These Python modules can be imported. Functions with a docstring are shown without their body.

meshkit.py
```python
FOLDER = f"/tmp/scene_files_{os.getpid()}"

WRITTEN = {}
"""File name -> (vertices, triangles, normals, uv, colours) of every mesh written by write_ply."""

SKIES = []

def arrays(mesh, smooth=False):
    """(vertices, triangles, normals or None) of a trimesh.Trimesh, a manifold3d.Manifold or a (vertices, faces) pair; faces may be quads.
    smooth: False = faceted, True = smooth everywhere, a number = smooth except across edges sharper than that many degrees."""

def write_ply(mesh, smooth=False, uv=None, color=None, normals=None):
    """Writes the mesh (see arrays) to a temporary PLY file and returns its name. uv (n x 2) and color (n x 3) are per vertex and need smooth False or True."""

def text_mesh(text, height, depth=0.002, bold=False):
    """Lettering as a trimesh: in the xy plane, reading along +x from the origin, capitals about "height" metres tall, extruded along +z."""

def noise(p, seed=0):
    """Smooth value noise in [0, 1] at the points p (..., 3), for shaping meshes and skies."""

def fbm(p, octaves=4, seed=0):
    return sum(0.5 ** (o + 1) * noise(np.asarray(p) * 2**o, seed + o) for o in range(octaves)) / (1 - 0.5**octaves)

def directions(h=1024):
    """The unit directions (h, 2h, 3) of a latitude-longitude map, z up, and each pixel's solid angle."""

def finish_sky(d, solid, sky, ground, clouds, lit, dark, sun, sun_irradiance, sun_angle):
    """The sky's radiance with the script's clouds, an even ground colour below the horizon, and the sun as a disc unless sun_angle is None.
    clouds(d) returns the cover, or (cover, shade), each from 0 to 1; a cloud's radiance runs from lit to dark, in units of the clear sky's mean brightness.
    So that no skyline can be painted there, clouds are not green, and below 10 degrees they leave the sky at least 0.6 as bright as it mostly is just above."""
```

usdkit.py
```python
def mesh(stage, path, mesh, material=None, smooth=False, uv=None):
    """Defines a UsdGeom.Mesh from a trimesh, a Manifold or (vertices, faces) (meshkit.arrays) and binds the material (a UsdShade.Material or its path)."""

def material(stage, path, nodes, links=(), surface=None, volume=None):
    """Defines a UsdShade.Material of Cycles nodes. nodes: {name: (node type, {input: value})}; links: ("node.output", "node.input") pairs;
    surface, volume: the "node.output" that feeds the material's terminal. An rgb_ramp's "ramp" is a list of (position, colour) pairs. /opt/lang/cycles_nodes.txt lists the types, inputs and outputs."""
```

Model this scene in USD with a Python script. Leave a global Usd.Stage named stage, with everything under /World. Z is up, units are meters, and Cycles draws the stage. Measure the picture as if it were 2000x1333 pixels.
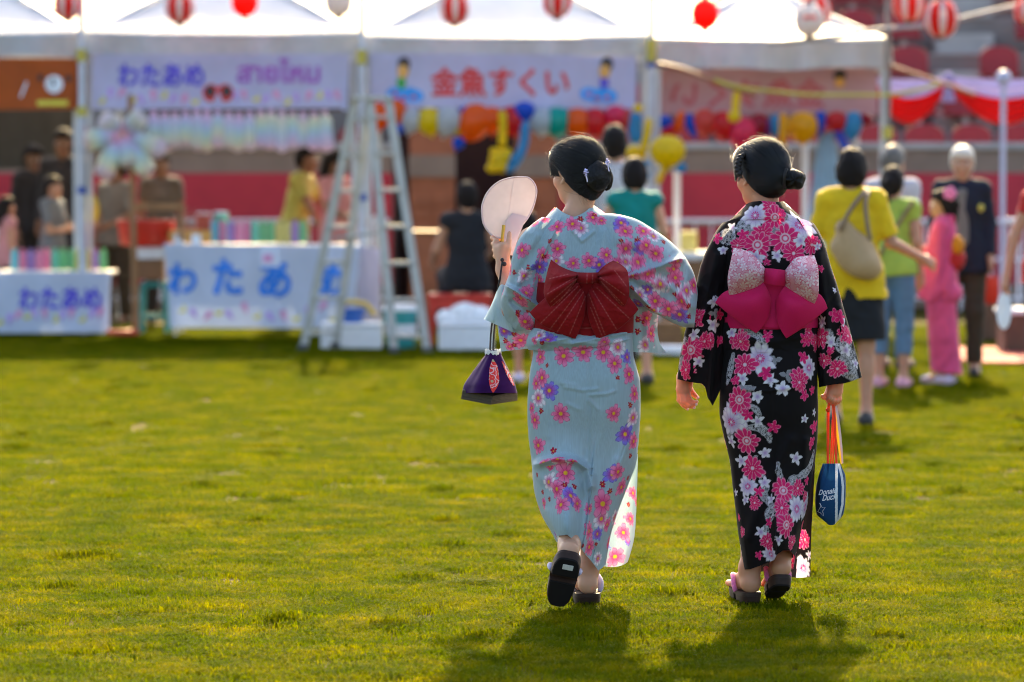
import math, random
import numpy as np, trimesh, usdkit, meshkit
from pxr import Usd, UsdGeom, UsdLux, UsdShade, Gf, Sdf, Vt
from scipy.interpolate import PchipInterpolator
from scipy.spatial import cKDTree
from shapely.geometry import Polygon, Point, LineString
from shapely.ops import unary_union

stage = Usd.Stage.CreateInMemory()
UsdGeom.SetStageUpAxis(stage, 'Z')
UsdGeom.SetStageMetersPerUnit(stage, 1.0)
UsdGeom.Xform.Define(stage, '/World')
UsdGeom.Scope.Define(stage, '/World/Looks')
rng = np.random.default_rng(7)
random.seed(7)

# ---------------------------------------------------------------- camera, sky, sun, exposure
CAM_H, FPX, HORIZON = 1.56, 7500.0, 293.0            # eye height; focal length and horizon row for a picture 2000 wide
PITCH = math.atan((666.5 - HORIZON) / FPX)
cam = UsdGeom.Camera.Define(stage, '/World/camera')
cam.AddTranslateOp().Set(Gf.Vec3d(0, 0, CAM_H))
cam.AddRotateXOp().Set(90.0 - math.degrees(PITCH))
cam.CreateFocalLengthAttr(FPX / 2000 * 36.0)
cam.CreateHorizontalApertureAttr(36.0)
cam.CreateVerticalApertureAttr(36.0 * 682 / 1024)
cam.CreateClippingRangeAttr(Gf.Vec2f(0.1, 2000))
cam.CreateFStopAttr(2.7)
cam.CreateFocusDistanceAttr(13.1)
cam.CreateExposureAttr(1.78)

SUN_EL, SUN_AZ = math.radians(31.0), math.radians(4.0)   # azimuth from +y towards +x
toward_sun = np.array([math.cos(SUN_EL) * math.sin(SUN_AZ), math.cos(SUN_EL) * math.cos(SUN_AZ), math.sin(SUN_EL)])
sun = UsdLux.DistantLight.Define(stage, '/World/sun')
sun.CreateIntensityAttr(1.25)
sun.CreateNormalizeAttr(True)
sun.CreateAngleAttr(1.0)
sun.CreateColorAttr(Gf.Vec3f(1.0, 0.75, 0.38))
sun.AddRotateZOp().Set(-math.degrees(SUN_AZ))
sun.AddRotateXOp().Set(math.degrees(SUN_EL) - 90.0)
dome = UsdLux.DomeLight.Define(stage, '/World/sky')
sky_mat = usdkit.material(stage, '/World/Looks/sky', {
    'sky': ('sky_texture', {'sky_type': 'single_scattering', 'sun_disc': False, 'sun_elevation': SUN_EL, 'sun_rotation': SUN_AZ, 'aerosol_density': 4.0, 'air_density': 1.0}),
    'bg': ('background_shader', {'strength': 0.118})}, [('sky.color', 'bg.color')], surface='bg.background')
UsdShade.MaterialBindingAPI.Apply(dome.GetPrim()).Bind(sky_mat)
dome.GetPrim().SetCustomDataByKey('kind', 'structure')

# ---------------------------------------------------------------- pixel rays to places
_cp, _sp = math.cos(PITCH), math.sin(PITCH)

def W(px, py, y):
    """the place at depth y that lies on the line of sight through the photograph's pixel (px, py)"""
    u, v = (np.asarray(px, float) - 1000) / FPX, -(np.asarray(py, float) - 666.5) / FPX
    dy, dz = _cp + v * _sp, -_sp + v * _cp
    t = np.asarray(y, float) / dy
    return np.stack(np.broadcast_arrays(u * t, dy * t, CAM_H + dz * t), -1)

def G(px, py):
    u, v = (px - 1000) / FPX, -(py - 666.5) / FPX
    dy, dz = _cp + v * _sp, -_sp + v * _cp
    t = -CAM_H / dz
    return np.array([u * t, dy * t, 0.0])

def to_px(P):
    q = np.asarray(P, float) - [0, 0, CAM_H]
    f, up = q[..., 1] * _cp - q[..., 2] * _sp, q[..., 1] * _sp + q[..., 2] * _cp
    return np.stack([1000 + FPX * q[..., 0] / f, 666.5 - FPX * up / f], -1)

# ---------------------------------------------------------------- objects
_taken = {}

def free(parent, name):
    k = (parent, name)
    n = _taken.get(k, 0)
    _taken[k] = n + 1
    return f'{parent}/{name}' if n == 0 else f'{parent}/{name}_{n:03d}'

def tag(prim, label=None, cat=None, group=None, kind=None):
    for k, v in (('label', label), ('category', cat), ('group', group), ('kind', kind)):
        if v:
            prim.SetCustomDataByKey(k, v)
    return prim

LOC = {}

def thing(name, label, cat, loc=(0, 0, 0), group=None, kind=None):
    path = free('/World', name)
    x = UsdGeom.Xform.Define(stage, path)
    x.AddTranslateOp().Set(Gf.Vec3d(*map(float, loc)))
    LOC[path] = np.asarray(loc, float)
    tag(x.GetPrim(), label, cat, group, kind)
    return path

def put(parent, name, mesh, material, smooth=False, color=None, label=None):
    """one mesh prim, given in world coordinates, under parent (a thing, or a part of one)"""
    path = free(parent, name)
    root = '/'.join(path.split('/')[:3])
    loc = LOC.get(root, np.zeros(3))
    v, f, n = meshkit.arrays(mesh, smooth if color is None else (True if smooth else False))
    m = usdkit.mesh(stage, path, (v - loc, f), M(material), smooth=False)
    if n is not None:
        m.CreateNormalsAttr(Vt.Vec3fArray.FromNumpy(n.astype(np.float32)))
        m.SetNormalsInterpolation('vertex')
    if color is not None:
        UsdGeom.PrimvarsAPI(m).CreatePrimvar('dye', Sdf.ValueTypeNames.Color3fArray, 'vertex').Set(Vt.Vec3fArray.FromNumpy(np.asarray(color, np.float32)))
    if label:
        m.GetPrim().SetCustomDataByKey('label', label)
    return path

def solo(name, mesh, material, label, cat, group=None, kind=None, smooth=False, color=None):
    """a thing that is one mesh"""
    p = put('/World', name, mesh, material, smooth, color)
    tag(stage.GetPrimAtPath(p), label, cat, group, kind)
    return p

def copy_of(src, loc, rotz=0.0, label=None, group=None):
    base = src.split('/')[-1]
    path = free('/World', base)
    x = UsdGeom.Xform.Define(stage, path)
    x.AddTranslateOp().Set(Gf.Vec3d(*map(float, loc)))
    x.AddRotateZOp().Set(float(rotz))
    x.GetPrim().GetReferences().AddInternalReference(src)
    # the copy keeps its own transform
    x.SetXformOpOrder(x.GetOrderedXformOps())
    x.GetPrim().SetInstanceable(True)
    was = stage.GetPrimAtPath(src).GetCustomData()
    tag(x.GetPrim(), label or was.get('label'), was.get('category'), group or was.get('group'))
    return path

# ---------------------------------------------------------------- materials
_mats = {}

def M(name):
    return _mats[name] if isinstance(name, str) else name

def mat(name, nodes, links, surface='out.closure', volume=None):
    _mats[name] = usdkit.material(stage, '/World/Looks/' + name, nodes, links, surface=surface, volume=volume)
    return name

def plain(name, col, rough=0.6, metal=0.0, var=0.12, scale=6.0, bump=0.0, bscale=40.0, trans=0.0, sheen=0.0, coat=0.0, dye=False, tcol=None, spec=0.5, emit=None):
    """a surface with some tone variation; trans: share of light let through (cloth, paper, thin plastic)"""
    col = np.asarray(col, float)
    nodes = {'tc': ('texture_coordinate', {}), 'no': ('noise_texture', {'scale': scale, 'detail': 4.0, 'roughness': 0.6}),
             'mr': ('map_range', {'from_min': 0.25, 'from_max': 0.75, 'to_min': 1 - var, 'to_max': 1 + var}),
             'mul': ('vector_math', {'math_type': 'scale'}),
             'p': ('principled_bsdf', {'roughness': rough, 'metallic': metal, 'sheen_weight': sheen, 'sheen_roughness': 0.5, 'coat_weight': coat, 'specular_ior_level': spec})}
    links = [('tc.object', 'no.vector'), ('no.fac', 'mr.value'), ('mr.result', 'mul.scale'), ('mul.vector', 'p.base_color')]
    if dye:
        nodes['at'] = ('attribute', {'attribute': 'dye'})
        links.append(('at.color', 'mul.vector1'))
    else:
        nodes['mul'][1]['vector1'] = tuple(col)
    if bump:
        nodes['bn'] = ('noise_texture', {'scale': bscale, 'detail': 3.0})
        nodes['bu'] = ('bump', {'strength': 1.0, 'distance': bump})
        links += [('tc.object', 'bn.vector'), ('bn.fac', 'bu.height'), ('bu.normal', 'p.normal')]
    if trans:
        nodes['t'] = ('translucent_bsdf', {})
        nodes['out'] = ('mix_closure', {'fac': trans})
        links += [('p.BSDF', 'out.closure1'), ('t.BSDF', 'out.closure2')]
        if tcol is not None:
            nodes['t'][1]['color'] = tuple(tcol)
        else:
            links.append(('mul.vector', 't.color'))
        return mat(name, nodes, links)
    if emit:
        nodes['p'][1]['emission_strength'] = emit
    return mat(name, nodes, links, surface='p.BSDF')

# ---------------------------------------------------------------- shapes
def merge(*ms):
    return trimesh.util.concatenate([m for m in ms])

def box(c, s, rz=0.0, rx=0.0, ry=0.0, bevel=0.0):
    """a box with softened edges"""
    s = np.asarray(s, float)
    if bevel:
        b = min(bevel, s.min() * 0.45)
        pts = []
        for sx in (-1, 1):
            for sy in (-1, 1):
                for sz in (-1, 1):
                    h = s / 2 * [sx, sy, sz]
                    for k in range(3):
                        d = -b * np.array([sx, sy, sz]); d[k] = 0
                        pts.append(h + d)
        m = trimesh.convex.convex_hull(np.array(pts))
    else:
        m = trimesh.creation.box(s)
    T = trimesh.transformations.euler_matrix(rx, ry, rz, 'sxyz')
    T[:3, 3] = c
    m.apply_transform(T)
    return m

def rod(a, b, r, r2=None, n=10):
    a, b = np.asarray(a, float), np.asarray(b, float)
    r2 = r if r2 is None else r2
    d = b - a
    L = np.linalg.norm(d)
    t = d / L
    u = np.cross(t, [0, 0, 1.0] if abs(t[2]) < 0.9 else [1.0, 0, 0]); u /= np.linalg.norm(u)
    w = np.cross(t, u)
    an = np.arange(n) / n * 2 * np.pi
    ring = np.cos(an)[:, None] * u + np.sin(an)[:, None] * w
    v = np.vstack([a + ring * r, b + ring * r2, a, b])
    i = np.arange(n); j = (i + 1) % n
    f = np.vstack([np.stack([i, i + n, j + n], 1), np.stack([i, j + n, j], 1), np.stack([np.full(n, 2 * n), i, j], 1), np.stack([np.full(n, 2 * n + 1), j + n, i + n], 1)])
    m = trimesh.Trimesh(v, f, process=False)
    m.invert()
    return m

def tube(pts, r, n=8, closed=False):
    """a tube along a polyline; r a number or one per point"""
    P = np.asarray(pts, float)
    r = np.broadcast_to(r, (len(P),))
    T = np.gradient(P, axis=0)
    T /= np.maximum(np.linalg.norm(T, axis=1, keepdims=True), 1e-9)
    ref = np.array([0, 0, 1.0]) if abs(T[0, 2]) < 0.9 else np.array([1.0, 0, 0])
    u = np.cross(T[0], ref); u /= np.linalg.norm(u)
    V = []
    an = np.arange(n) / n * 2 * np.pi
    for k in range(len(P)):
        u = u - T[k] * (u @ T[k]); u /= np.linalg.norm(u)
        w = np.cross(T[k], u)
        V.append(P[k] + r[k] * (np.cos(an)[:, None] * u + np.sin(an)[:, None] * w))
    v = np.vstack(V + [P[:1], P[-1:]])
    m = len(P)
    f = []
    i = np.arange(n); j = (i + 1) % n
    for k in range(m - 1):
        a = k * n
        f += [np.stack([a + i, a + j, a + n + j], 1), np.stack([a + i, a + n + j, a + n + i], 1)]
    f += [np.stack([np.full(n, m * n), j, i], 1), np.stack([np.full(n, m * n + 1), (m - 1) * n + i, (m - 1) * n + j], 1)]
    return trimesh.Trimesh(v, np.vstack(f), process=False)

def smooth_line(pts, n):
    P = np.asarray(pts, float)
    if len(P) == 2:
        return P[0] + (P[1] - P[0]) * np.linspace(0, 1, n)[:, None]
    s = np.r_[0, np.cumsum(np.linalg.norm(np.diff(P, axis=0), axis=1) + 1e-9)]
    return PchipInterpolator(s / s[-1], P)(np.linspace(0, 1, n))

def grid_faces(nu, nv, wrap=False):
    i, j = np.meshgrid(np.arange(nu - 1), np.arange(nv if wrap else nv - 1), indexing='ij')
    j2 = (j + 1) % nv
    a, b, c, d = i * nv + j, i * nv + j2, (i + 1) * nv + j2, (i + 1) * nv + j
    return np.vstack([np.stack([a, b, c], -1).reshape(-1, 3), np.stack([a, c, d], -1).reshape(-1, 3)])

def sheet(Gd, thick=0.0):
    """a mesh from a (nu, nv, 3) grid; with a thickness it is a closed slab"""
    nu, nv = Gd.shape[:2]
    f = grid_faces(nu, nv)
    v = Gd.reshape(-1, 3)
    if not thick:
        return trimesh.Trimesh(v, f, process=False)
    du, dv = np.gradient(Gd, axis=0), np.gradient(Gd, axis=1)
    nn = np.cross(du, dv); nn /= np.maximum(np.linalg.norm(nn, axis=-1, keepdims=True), 1e-12)
    w = (Gd - nn * thick).reshape(-1, 3)
    N = len(v)
    edge = np.r_[np.arange(nv), np.arange(1, nu) * nv + nv - 1, (nu - 1) * nv + np.arange(nv - 2, -1, -1), np.arange(nu - 2, 0, -1) * nv]
    e2 = np.roll(edge, -1)
    rim = np.vstack([np.stack([edge, edge + N, e2 + N], 1), np.stack([edge, e2 + N, e2], 1)])
    return trimesh.Trimesh(np.vstack([v, w]), np.vstack([f, f[:, ::-1] + N, rim]), process=False)

def coons(top, bottom, left, right, nu, nv):
    """a patch between four curves; top, bottom run left to right, left, right run top to bottom. Returns (nu, nv, k)"""
    t, b, l, r = smooth_line(top, nv), smooth_line(bottom, nv), smooth_line(left, nu), smooth_line(right, nu)
    u, v = np.linspace(0, 1, nu)[:, None, None], np.linspace(0, 1, nv)[None, :, None]
    return (1 - u) * t[None] + u * b[None] + (1 - v) * l[:, None] + v * r[:, None] - ((1 - u) * (1 - v) * t[0] + (1 - u) * v * t[-1] + u * (1 - v) * b[0] + u * v * b[-1])

def lathe(profile, c=(0, 0, 0), n=24, axis=None):
    """profile: (radius, z) pairs from bottom to top"""
    p = np.asarray(profile, float)
    an = np.arange(n) / n * 2 * np.pi
    v = np.stack([p[:, None, 0] * np.cos(an), p[:, None, 0] * np.sin(an), np.broadcast_to(p[:, None, 1], (len(p), n))], -1)
    m = trimesh.Trimesh(v.reshape(-1, 3), grid_faces(len(p), n, True), process=False)
    m.invert()
    if m.volume < 0:
        m.invert()
    if axis is not None:
        m.apply_transform(trimesh.geometry.align_vectors([0, 0, 1], axis))
    m.apply_translation(c)
    return m

def ball(c, r, sub=3, R=None):
    m = trimesh.creation.icosphere(sub, 1.0)
    m.vertices *= np.broadcast_to(r, 3)
    if R is not None:
        m.vertices = m.vertices @ np.asarray(R).T
    m.apply_translation(c)
    return m

def extrude(poly, depth):
    gs = getattr(poly, 'geoms', [poly])
    return merge(*[trimesh.creation.extrude_polygon(g, depth, engine='earcut') for g in gs if g.area > 1e-9])

def upright(m, origin, xdir=(1, 0, 0)):
    """stands a shape drawn in the xy plane upright: x along xdir, y up, its front (+z) towards -y"""
    x = np.asarray(xdir, float); x /= np.linalg.norm(x)
    z = np.cross(x, [0, 0, 1.0])
    m = m.copy()
    m.vertices = np.asarray(origin) + m.vertices[:, :1] * x + m.vertices[:, 1:2] * np.array([0, 0, 1.0]) + m.vertices[:, 2:] * z
    return m

# ---------------------------------------------------------------- soft bodies: smooth unions of tapered limbs and ellipsoids, meshed by surface nets
def limb(a, b, ra, rb=None, k=0.02, cut=(), sub=False):
    return dict(t='c', a=np.asarray(a, float), b=np.asarray(b, float), ra=ra, rb=ra if rb is None else rb, k=k, cut=cut, sub=sub)

def egg(c, r, R=None, k=0.02, cut=(), sub=False):
    return dict(t='e', c=np.asarray(c, float), r=np.broadcast_to(r, 3).astype(float), R=np.eye(3) if R is None else np.asarray(R), k=k, cut=cut, sub=sub)

def _dist(p, P):
    if p['t'] == 'c':
        ab = p['b'] - p['a']
        q = P - p['a']
        t = np.clip(q @ ab / max(ab @ ab, 1e-12), 0, 1)
        d = np.linalg.norm(q - t[..., None] * ab, axis=-1) - (p['ra'] + (p['rb'] - p['ra']) * t)
    else:
        q = (P - p['c']) @ p['R']
        k0 = np.linalg.norm(q / p['r'], axis=-1)
        k1 = np.linalg.norm(q / p['r'] ** 2, axis=-1)
        d = k0 * (k0 - 1) / np.maximum(k1, 1e-6)
    for pt, nn in p['cut']:
        d = np.maximum(d, (P - pt) @ nn)
    return d

def _reach(p):
    if p['t'] == 'c':
        r = max(p['ra'], p['rb'])
        return np.minimum(p['a'], p['b']) - r, np.maximum(p['a'], p['b']) + r
    e = np.abs(p['R']) @ p['r']
    return p['c'] - e, p['c'] + e

def soft(prims, h=0.012, relax=2, cuts=()):
    pos = [p for p in prims if not p['sub']]
    lo = np.min([_reach(p)[0] for p in pos], 0) - 3 * h
    hi = np.max([_reach(p)[1] for p in pos], 0) + 3 * h
    n = np.ceil((hi - lo) / h).astype(int) + 1
    B = 14
    D = np.ones(n, np.float32)
    ax = [lo[k] + h * np.arange(n[k]) for k in range(3)]
    boxes = [_reach(p) for p in prims]
    for i in range(0, n[0], B):
        for j in range(0, n[1], B):
            for k in range(0, n[2], B):
                x, y, z = ax[0][i:i + B], ax[1][j:j + B], ax[2][k:k + B]
                b0, b1 = np.array([x[0], y[0], z[0]]), np.array([x[-1], y[-1], z[-1]])
                near = [p for p, (r0, r1) in zip(prims, boxes) if np.all(r0 - p['k'] - h < b1) and np.all(r1 + p['k'] + h > b0)]
                if not any(not p['sub'] for p in near):
                    continue
                P = np.stack(np.meshgrid(x, y, z, indexing='ij'), -1)
                d = None
                for p in near:
                    e = _dist(p, P)
                    if p['sub']:
                        if d is not None:
                            kk = p['k']; hh = np.maximum(kk - np.abs(d + e), 0) / kk
                            d = np.maximum(d, -e) + hh * hh * kk / 4
                        continue
                    if d is None:
                        d = e
                    else:
                        kk = p['k']
                        hh = np.maximum(kk - np.abs(d - e), 0) / kk
                        d = np.minimum(d, e) - hh * hh * kk / 4
                for pt, nn in cuts:
                    d = np.maximum(d, (P - pt) @ np.asarray(nn, float))
                D[i:i + B, j:j + B, k:k + B] = d
    s = D < 0
    c = [s[a:n[0] - 1 + a, b:n[1] - 1 + b, e:n[2] - 1 + e] for a in (0, 1) for b in (0, 1) for e in (0, 1)]
    cnt = sum(x.astype(np.int8) for x in c)
    act = (cnt > 0) & (cnt < 8)
    cells = np.argwhere(act)
    acc, w = np.zeros((len(cells), 3)), np.zeros(len(cells))
    off = [(a, b, e) for a in (0, 1) for b in (0, 1) for e in (0, 1)]
    val = np.stack([D[cells[:, 0] + o[0], cells[:, 1] + o[1], cells[:, 2] + o[2]] for o in off], 1)
    for a in range(8):
        for b in range(a + 1, 8):
            if sum(abs(off[a][q] - off[b][q]) for q in range(3)) != 1:
                continue
            va, vb = val[:, a], val[:, b]
            x = (va < 0) != (vb < 0)
            t = np.where(x, va / np.where(x, va - vb, 1), 0)
            acc += np.where(x[:, None], np.array(off[a]) + t[:, None] * (np.array(off[b]) - np.array(off[a])), 0)
            w += x
    V = lo + h * (cells + acc / w[:, None])
    idx = np.full(act.shape, -1, np.int32)
    idx[act] = np.arange(len(cells))
    F = []
    for a in range(3):
        b, e = (a + 1) % 3, (a + 2) % 3
        sa = [slice(None)] * 3; sb = [slice(None)] * 3
        sa[a], sb[a] = slice(0, -1), slice(1, None)
        ch = s[tuple(sa)] != s[tuple(sb)]
        q = np.argwhere(ch)
        q = q[(q[:, b] > 0) & (q[:, e] > 0) & (q[:, b] < n[b] - 1) & (q[:, e] < n[e] - 1)]
        def cell(db, de):
            r = q.copy(); r[:, b] -= db; r[:, e] -= de
            return idx[r[:, 0], r[:, 1], r[:, 2]]
        A, Bq, C, Dq = cell(1, 1), cell(0, 1), cell(0, 0), cell(1, 0)
        ins = s[q[:, 0], q[:, 1], q[:, 2]]
        quad = np.stack([A, Bq, C, Dq], 1)
        quad = np.where(ins[:, None], quad, quad[:, ::-1])
        quad = quad[(quad >= 0).all(1)]
        F += [quad[:, [0, 1, 2]], quad[:, [0, 2, 3]]]
    m = trimesh.Trimesh(V, np.vstack(F), process=False)
    V0, Fm = V.copy(), m.faces
    e = np.vstack([Fm[:, [0, 1]], Fm[:, [1, 2]], Fm[:, [2, 0]]])
    e = np.vstack([e, e[:, ::-1]])
    deg = np.maximum(np.bincount(e[:, 0], minlength=len(V)), 1)[:, None]
    for k in range(relax * 2):
        nb = np.stack([np.bincount(e[:, 0], V[e[:, 1], q], minlength=len(V)) for q in range(3)], 1) / deg
        V = V + (0.5 if k % 2 == 0 else -0.52) * (nb - V) * (deg > 2)
    V = V0 + np.clip(V - V0, -1.2 * h, 1.2 * h)
    return trimesh.Trimesh(V, Fm, process=False)

# ---------------------------------------------------------------- the materials of the place
def cloth(name, col=None, rough=0.85, trans=0.2, streak=(60, 60, 3), var=0.10, weave=900.0, sheen=0.03, dye=False, bump=0.0006):
    nodes = {'tc': ('texture_coordinate', {}), 'mp': ('mapping', {'scale': streak}), 'no': ('noise_texture', {'scale': 1.0, 'detail': 5.0, 'roughness': 0.65}),
             'mr': ('map_range', {'from_min': 0.25, 'from_max': 0.75, 'to_min': 1 - var, 'to_max': 1 + var}), 'mul': ('vector_math', {'math_type': 'scale'}),
             'wv': ('noise_texture', {'scale': weave, 'detail': 1.0}), 'bu': ('bump', {'strength': 0.6, 'distance': bump}),
             'p': ('principled_bsdf', {'roughness': rough, 'sheen_weight': sheen, 'sheen_roughness': 0.4, 'specular_ior_level': 0.25}), 't': ('translucent_bsdf', {}), 'out': ('mix_closure', {'fac': trans})}
    links = [('tc.object', 'mp.vector'), ('mp.vector', 'no.vector'), ('no.fac', 'mr.value'), ('mr.result', 'mul.scale'), ('mul.vector', 'p.base_color'), ('mul.vector', 't.color'),
             ('tc.object', 'wv.vector'), ('wv.fac', 'bu.height'), ('bu.normal', 'p.normal'), ('p.BSDF', 'out.closure1'), ('t.BSDF', 'out.closure2')]
    if dye:
        nodes['at'] = ('attribute', {'attribute': 'dye'})
        links.append(('at.color', 'mul.vector1'))
    else:
        nodes['mul'][1]['vector1'] = tuple(col)
    return mat(name, nodes, links)

cloth('blue_cotton', dye=True, trans=0.22, var=0.13, streak=(260, 260, 5))
cloth('black_cotton', dye=True, trans=0.26, var=0.10, streak=(120, 120, 20))
cloth('lace', dye=True, trans=0.25, var=0.06)
cloth('red_obi', dye=True, trans=0.03, var=0.12, streak=(300, 300, 300), sheen=0.05, rough=0.8)
cloth('magenta_obi', (0.62, 0.008, 0.10), trans=0.04, var=0.08, streak=(300, 300, 300), sheen=0.05, rough=0.7)
def skin(name, col):
    nodes = {'tc': ('texture_coordinate', {}), 'no': ('noise_texture', {'scale': 25.0, 'detail': 4.0}), 'ra': ('rgb_ramp', {'ramp': [(0.3, tuple(np.array(col) * [0.92, 0.86, 0.84])), (0.7, tuple(np.array(col) * [1.06, 1.04, 1.02]))]}),
             'p': ('principled_bsdf', {'roughness': 0.5, 'subsurface_weight': 0.08, 'subsurface_radius': (1.0, 0.35, 0.2), 'subsurface_scale': 0.012, 'specular_ior_level': 0.35})}
    return mat(name, nodes, [('tc.object', 'no.vector'), ('no.fac', 'ra.fac'), ('ra.color', 'p.base_color')], surface='p.BSDF')
skin('skin_fair', (0.50, 0.285, 0.175))
skin('skin_tan', (0.42, 0.22, 0.13))
skin('skin_brown', (0.24, 0.12, 0.07))
def hairmat(name, col, rough=0.5, spec=0.28):
    nodes = {'tc': ('texture_coordinate', {}), 'mp': ('mapping', {'scale': (300, 300, 25)}), 'no': ('noise_texture', {'scale': 1.0, 'detail': 3.0}), 'bu': ('bump', {'strength': 0.5, 'distance': 0.002}),
             'p': ('principled_bsdf', {'base_color': col, 'roughness': rough, 'specular_ior_level': spec})}
    return mat(name, nodes, [('tc.object', 'mp.vector'), ('mp.vector', 'no.vector'), ('no.fac', 'bu.height'), ('bu.normal', 'p.normal')], surface='p.BSDF')
hairmat('hair_black', (0.012, 0.009, 0.008))
hairmat('hair_brown', (0.022, 0.012, 0.009))
hairmat('hair_dull', (0.014, 0.010, 0.009), 0.65, 0.12)
hairmat('hair_grey', (0.12, 0.11, 0.10))
hairmat('hair_white', (0.62, 0.58, 0.52))
mat('hair_comb', {'p': ('principled_hair_bsdf', {'model': 'Chiang', 'parametrization': 'Melanin concentration', 'melanin': 2.6, 'melanin_redness': 0.6, 'roughness': 0.22, 'radial_roughness': 0.3})}, [], surface='p.BSDF')
mat('hair_strand', {'p': ('principled_hair_bsdf', {'model': 'Chiang', 'parametrization': 'Melanin concentration', 'melanin': 1.05, 'melanin_redness': 1.0, 'roughness': 0.28, 'radial_roughness': 0.35})}, [], surface='p.BSDF')
plain('eye_white', (0.7, 0.68, 0.65), 0.2)
plain('eye_dark', (0.02, 0.012, 0.01), 0.15)
plain('lip', (0.42, 0.12, 0.10), 0.45)
plain('nail', (0.75, 0.5, 0.45), 0.2, coat=0.5)
plain('geta_wood', (0.026, 0.013, 0.008), 0.6, var=0.3, scale=60, spec=0.25)
plain('geta_rubber', (0.010, 0.008, 0.007), 0.85, var=0.2, spec=0.15)
plain('strap_lilac', (0.42, 0.38, 0.50), 0.9, bump=0.001, bscale=300, sheen=0.3)
plain('strap_red', (0.65, 0.02, 0.02), 0.7, sheen=0.3)
plain('strap_pink', (0.70, 0.16, 0.36), 0.8, var=0.4, scale=90, sheen=0.3)
plain('sticker_silver', (0.55, 0.53, 0.48), 0.4, var=0.15, scale=120)

# ---------------------------------------------------------------- woven and printed cloth: the prints are laid on the cloth itself, flower by flower
BLUE, BLACK = (0.40, 0.545, 0.60), (0.009, 0.007, 0.008)

def arab(u, v):
    """the fine scroll-work of the black cloth: white curls on black"""
    k = 2.6
    a = np.sin(k * 300 * u + 2.2 * np.sin(k * 140 * v)) + np.sin(k * 260 * v + 2.6 * np.sin(k * 170 * u + 1.3))
    return np.clip(np.abs(a) * 1.6 - 0.35, 0, 1)

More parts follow.
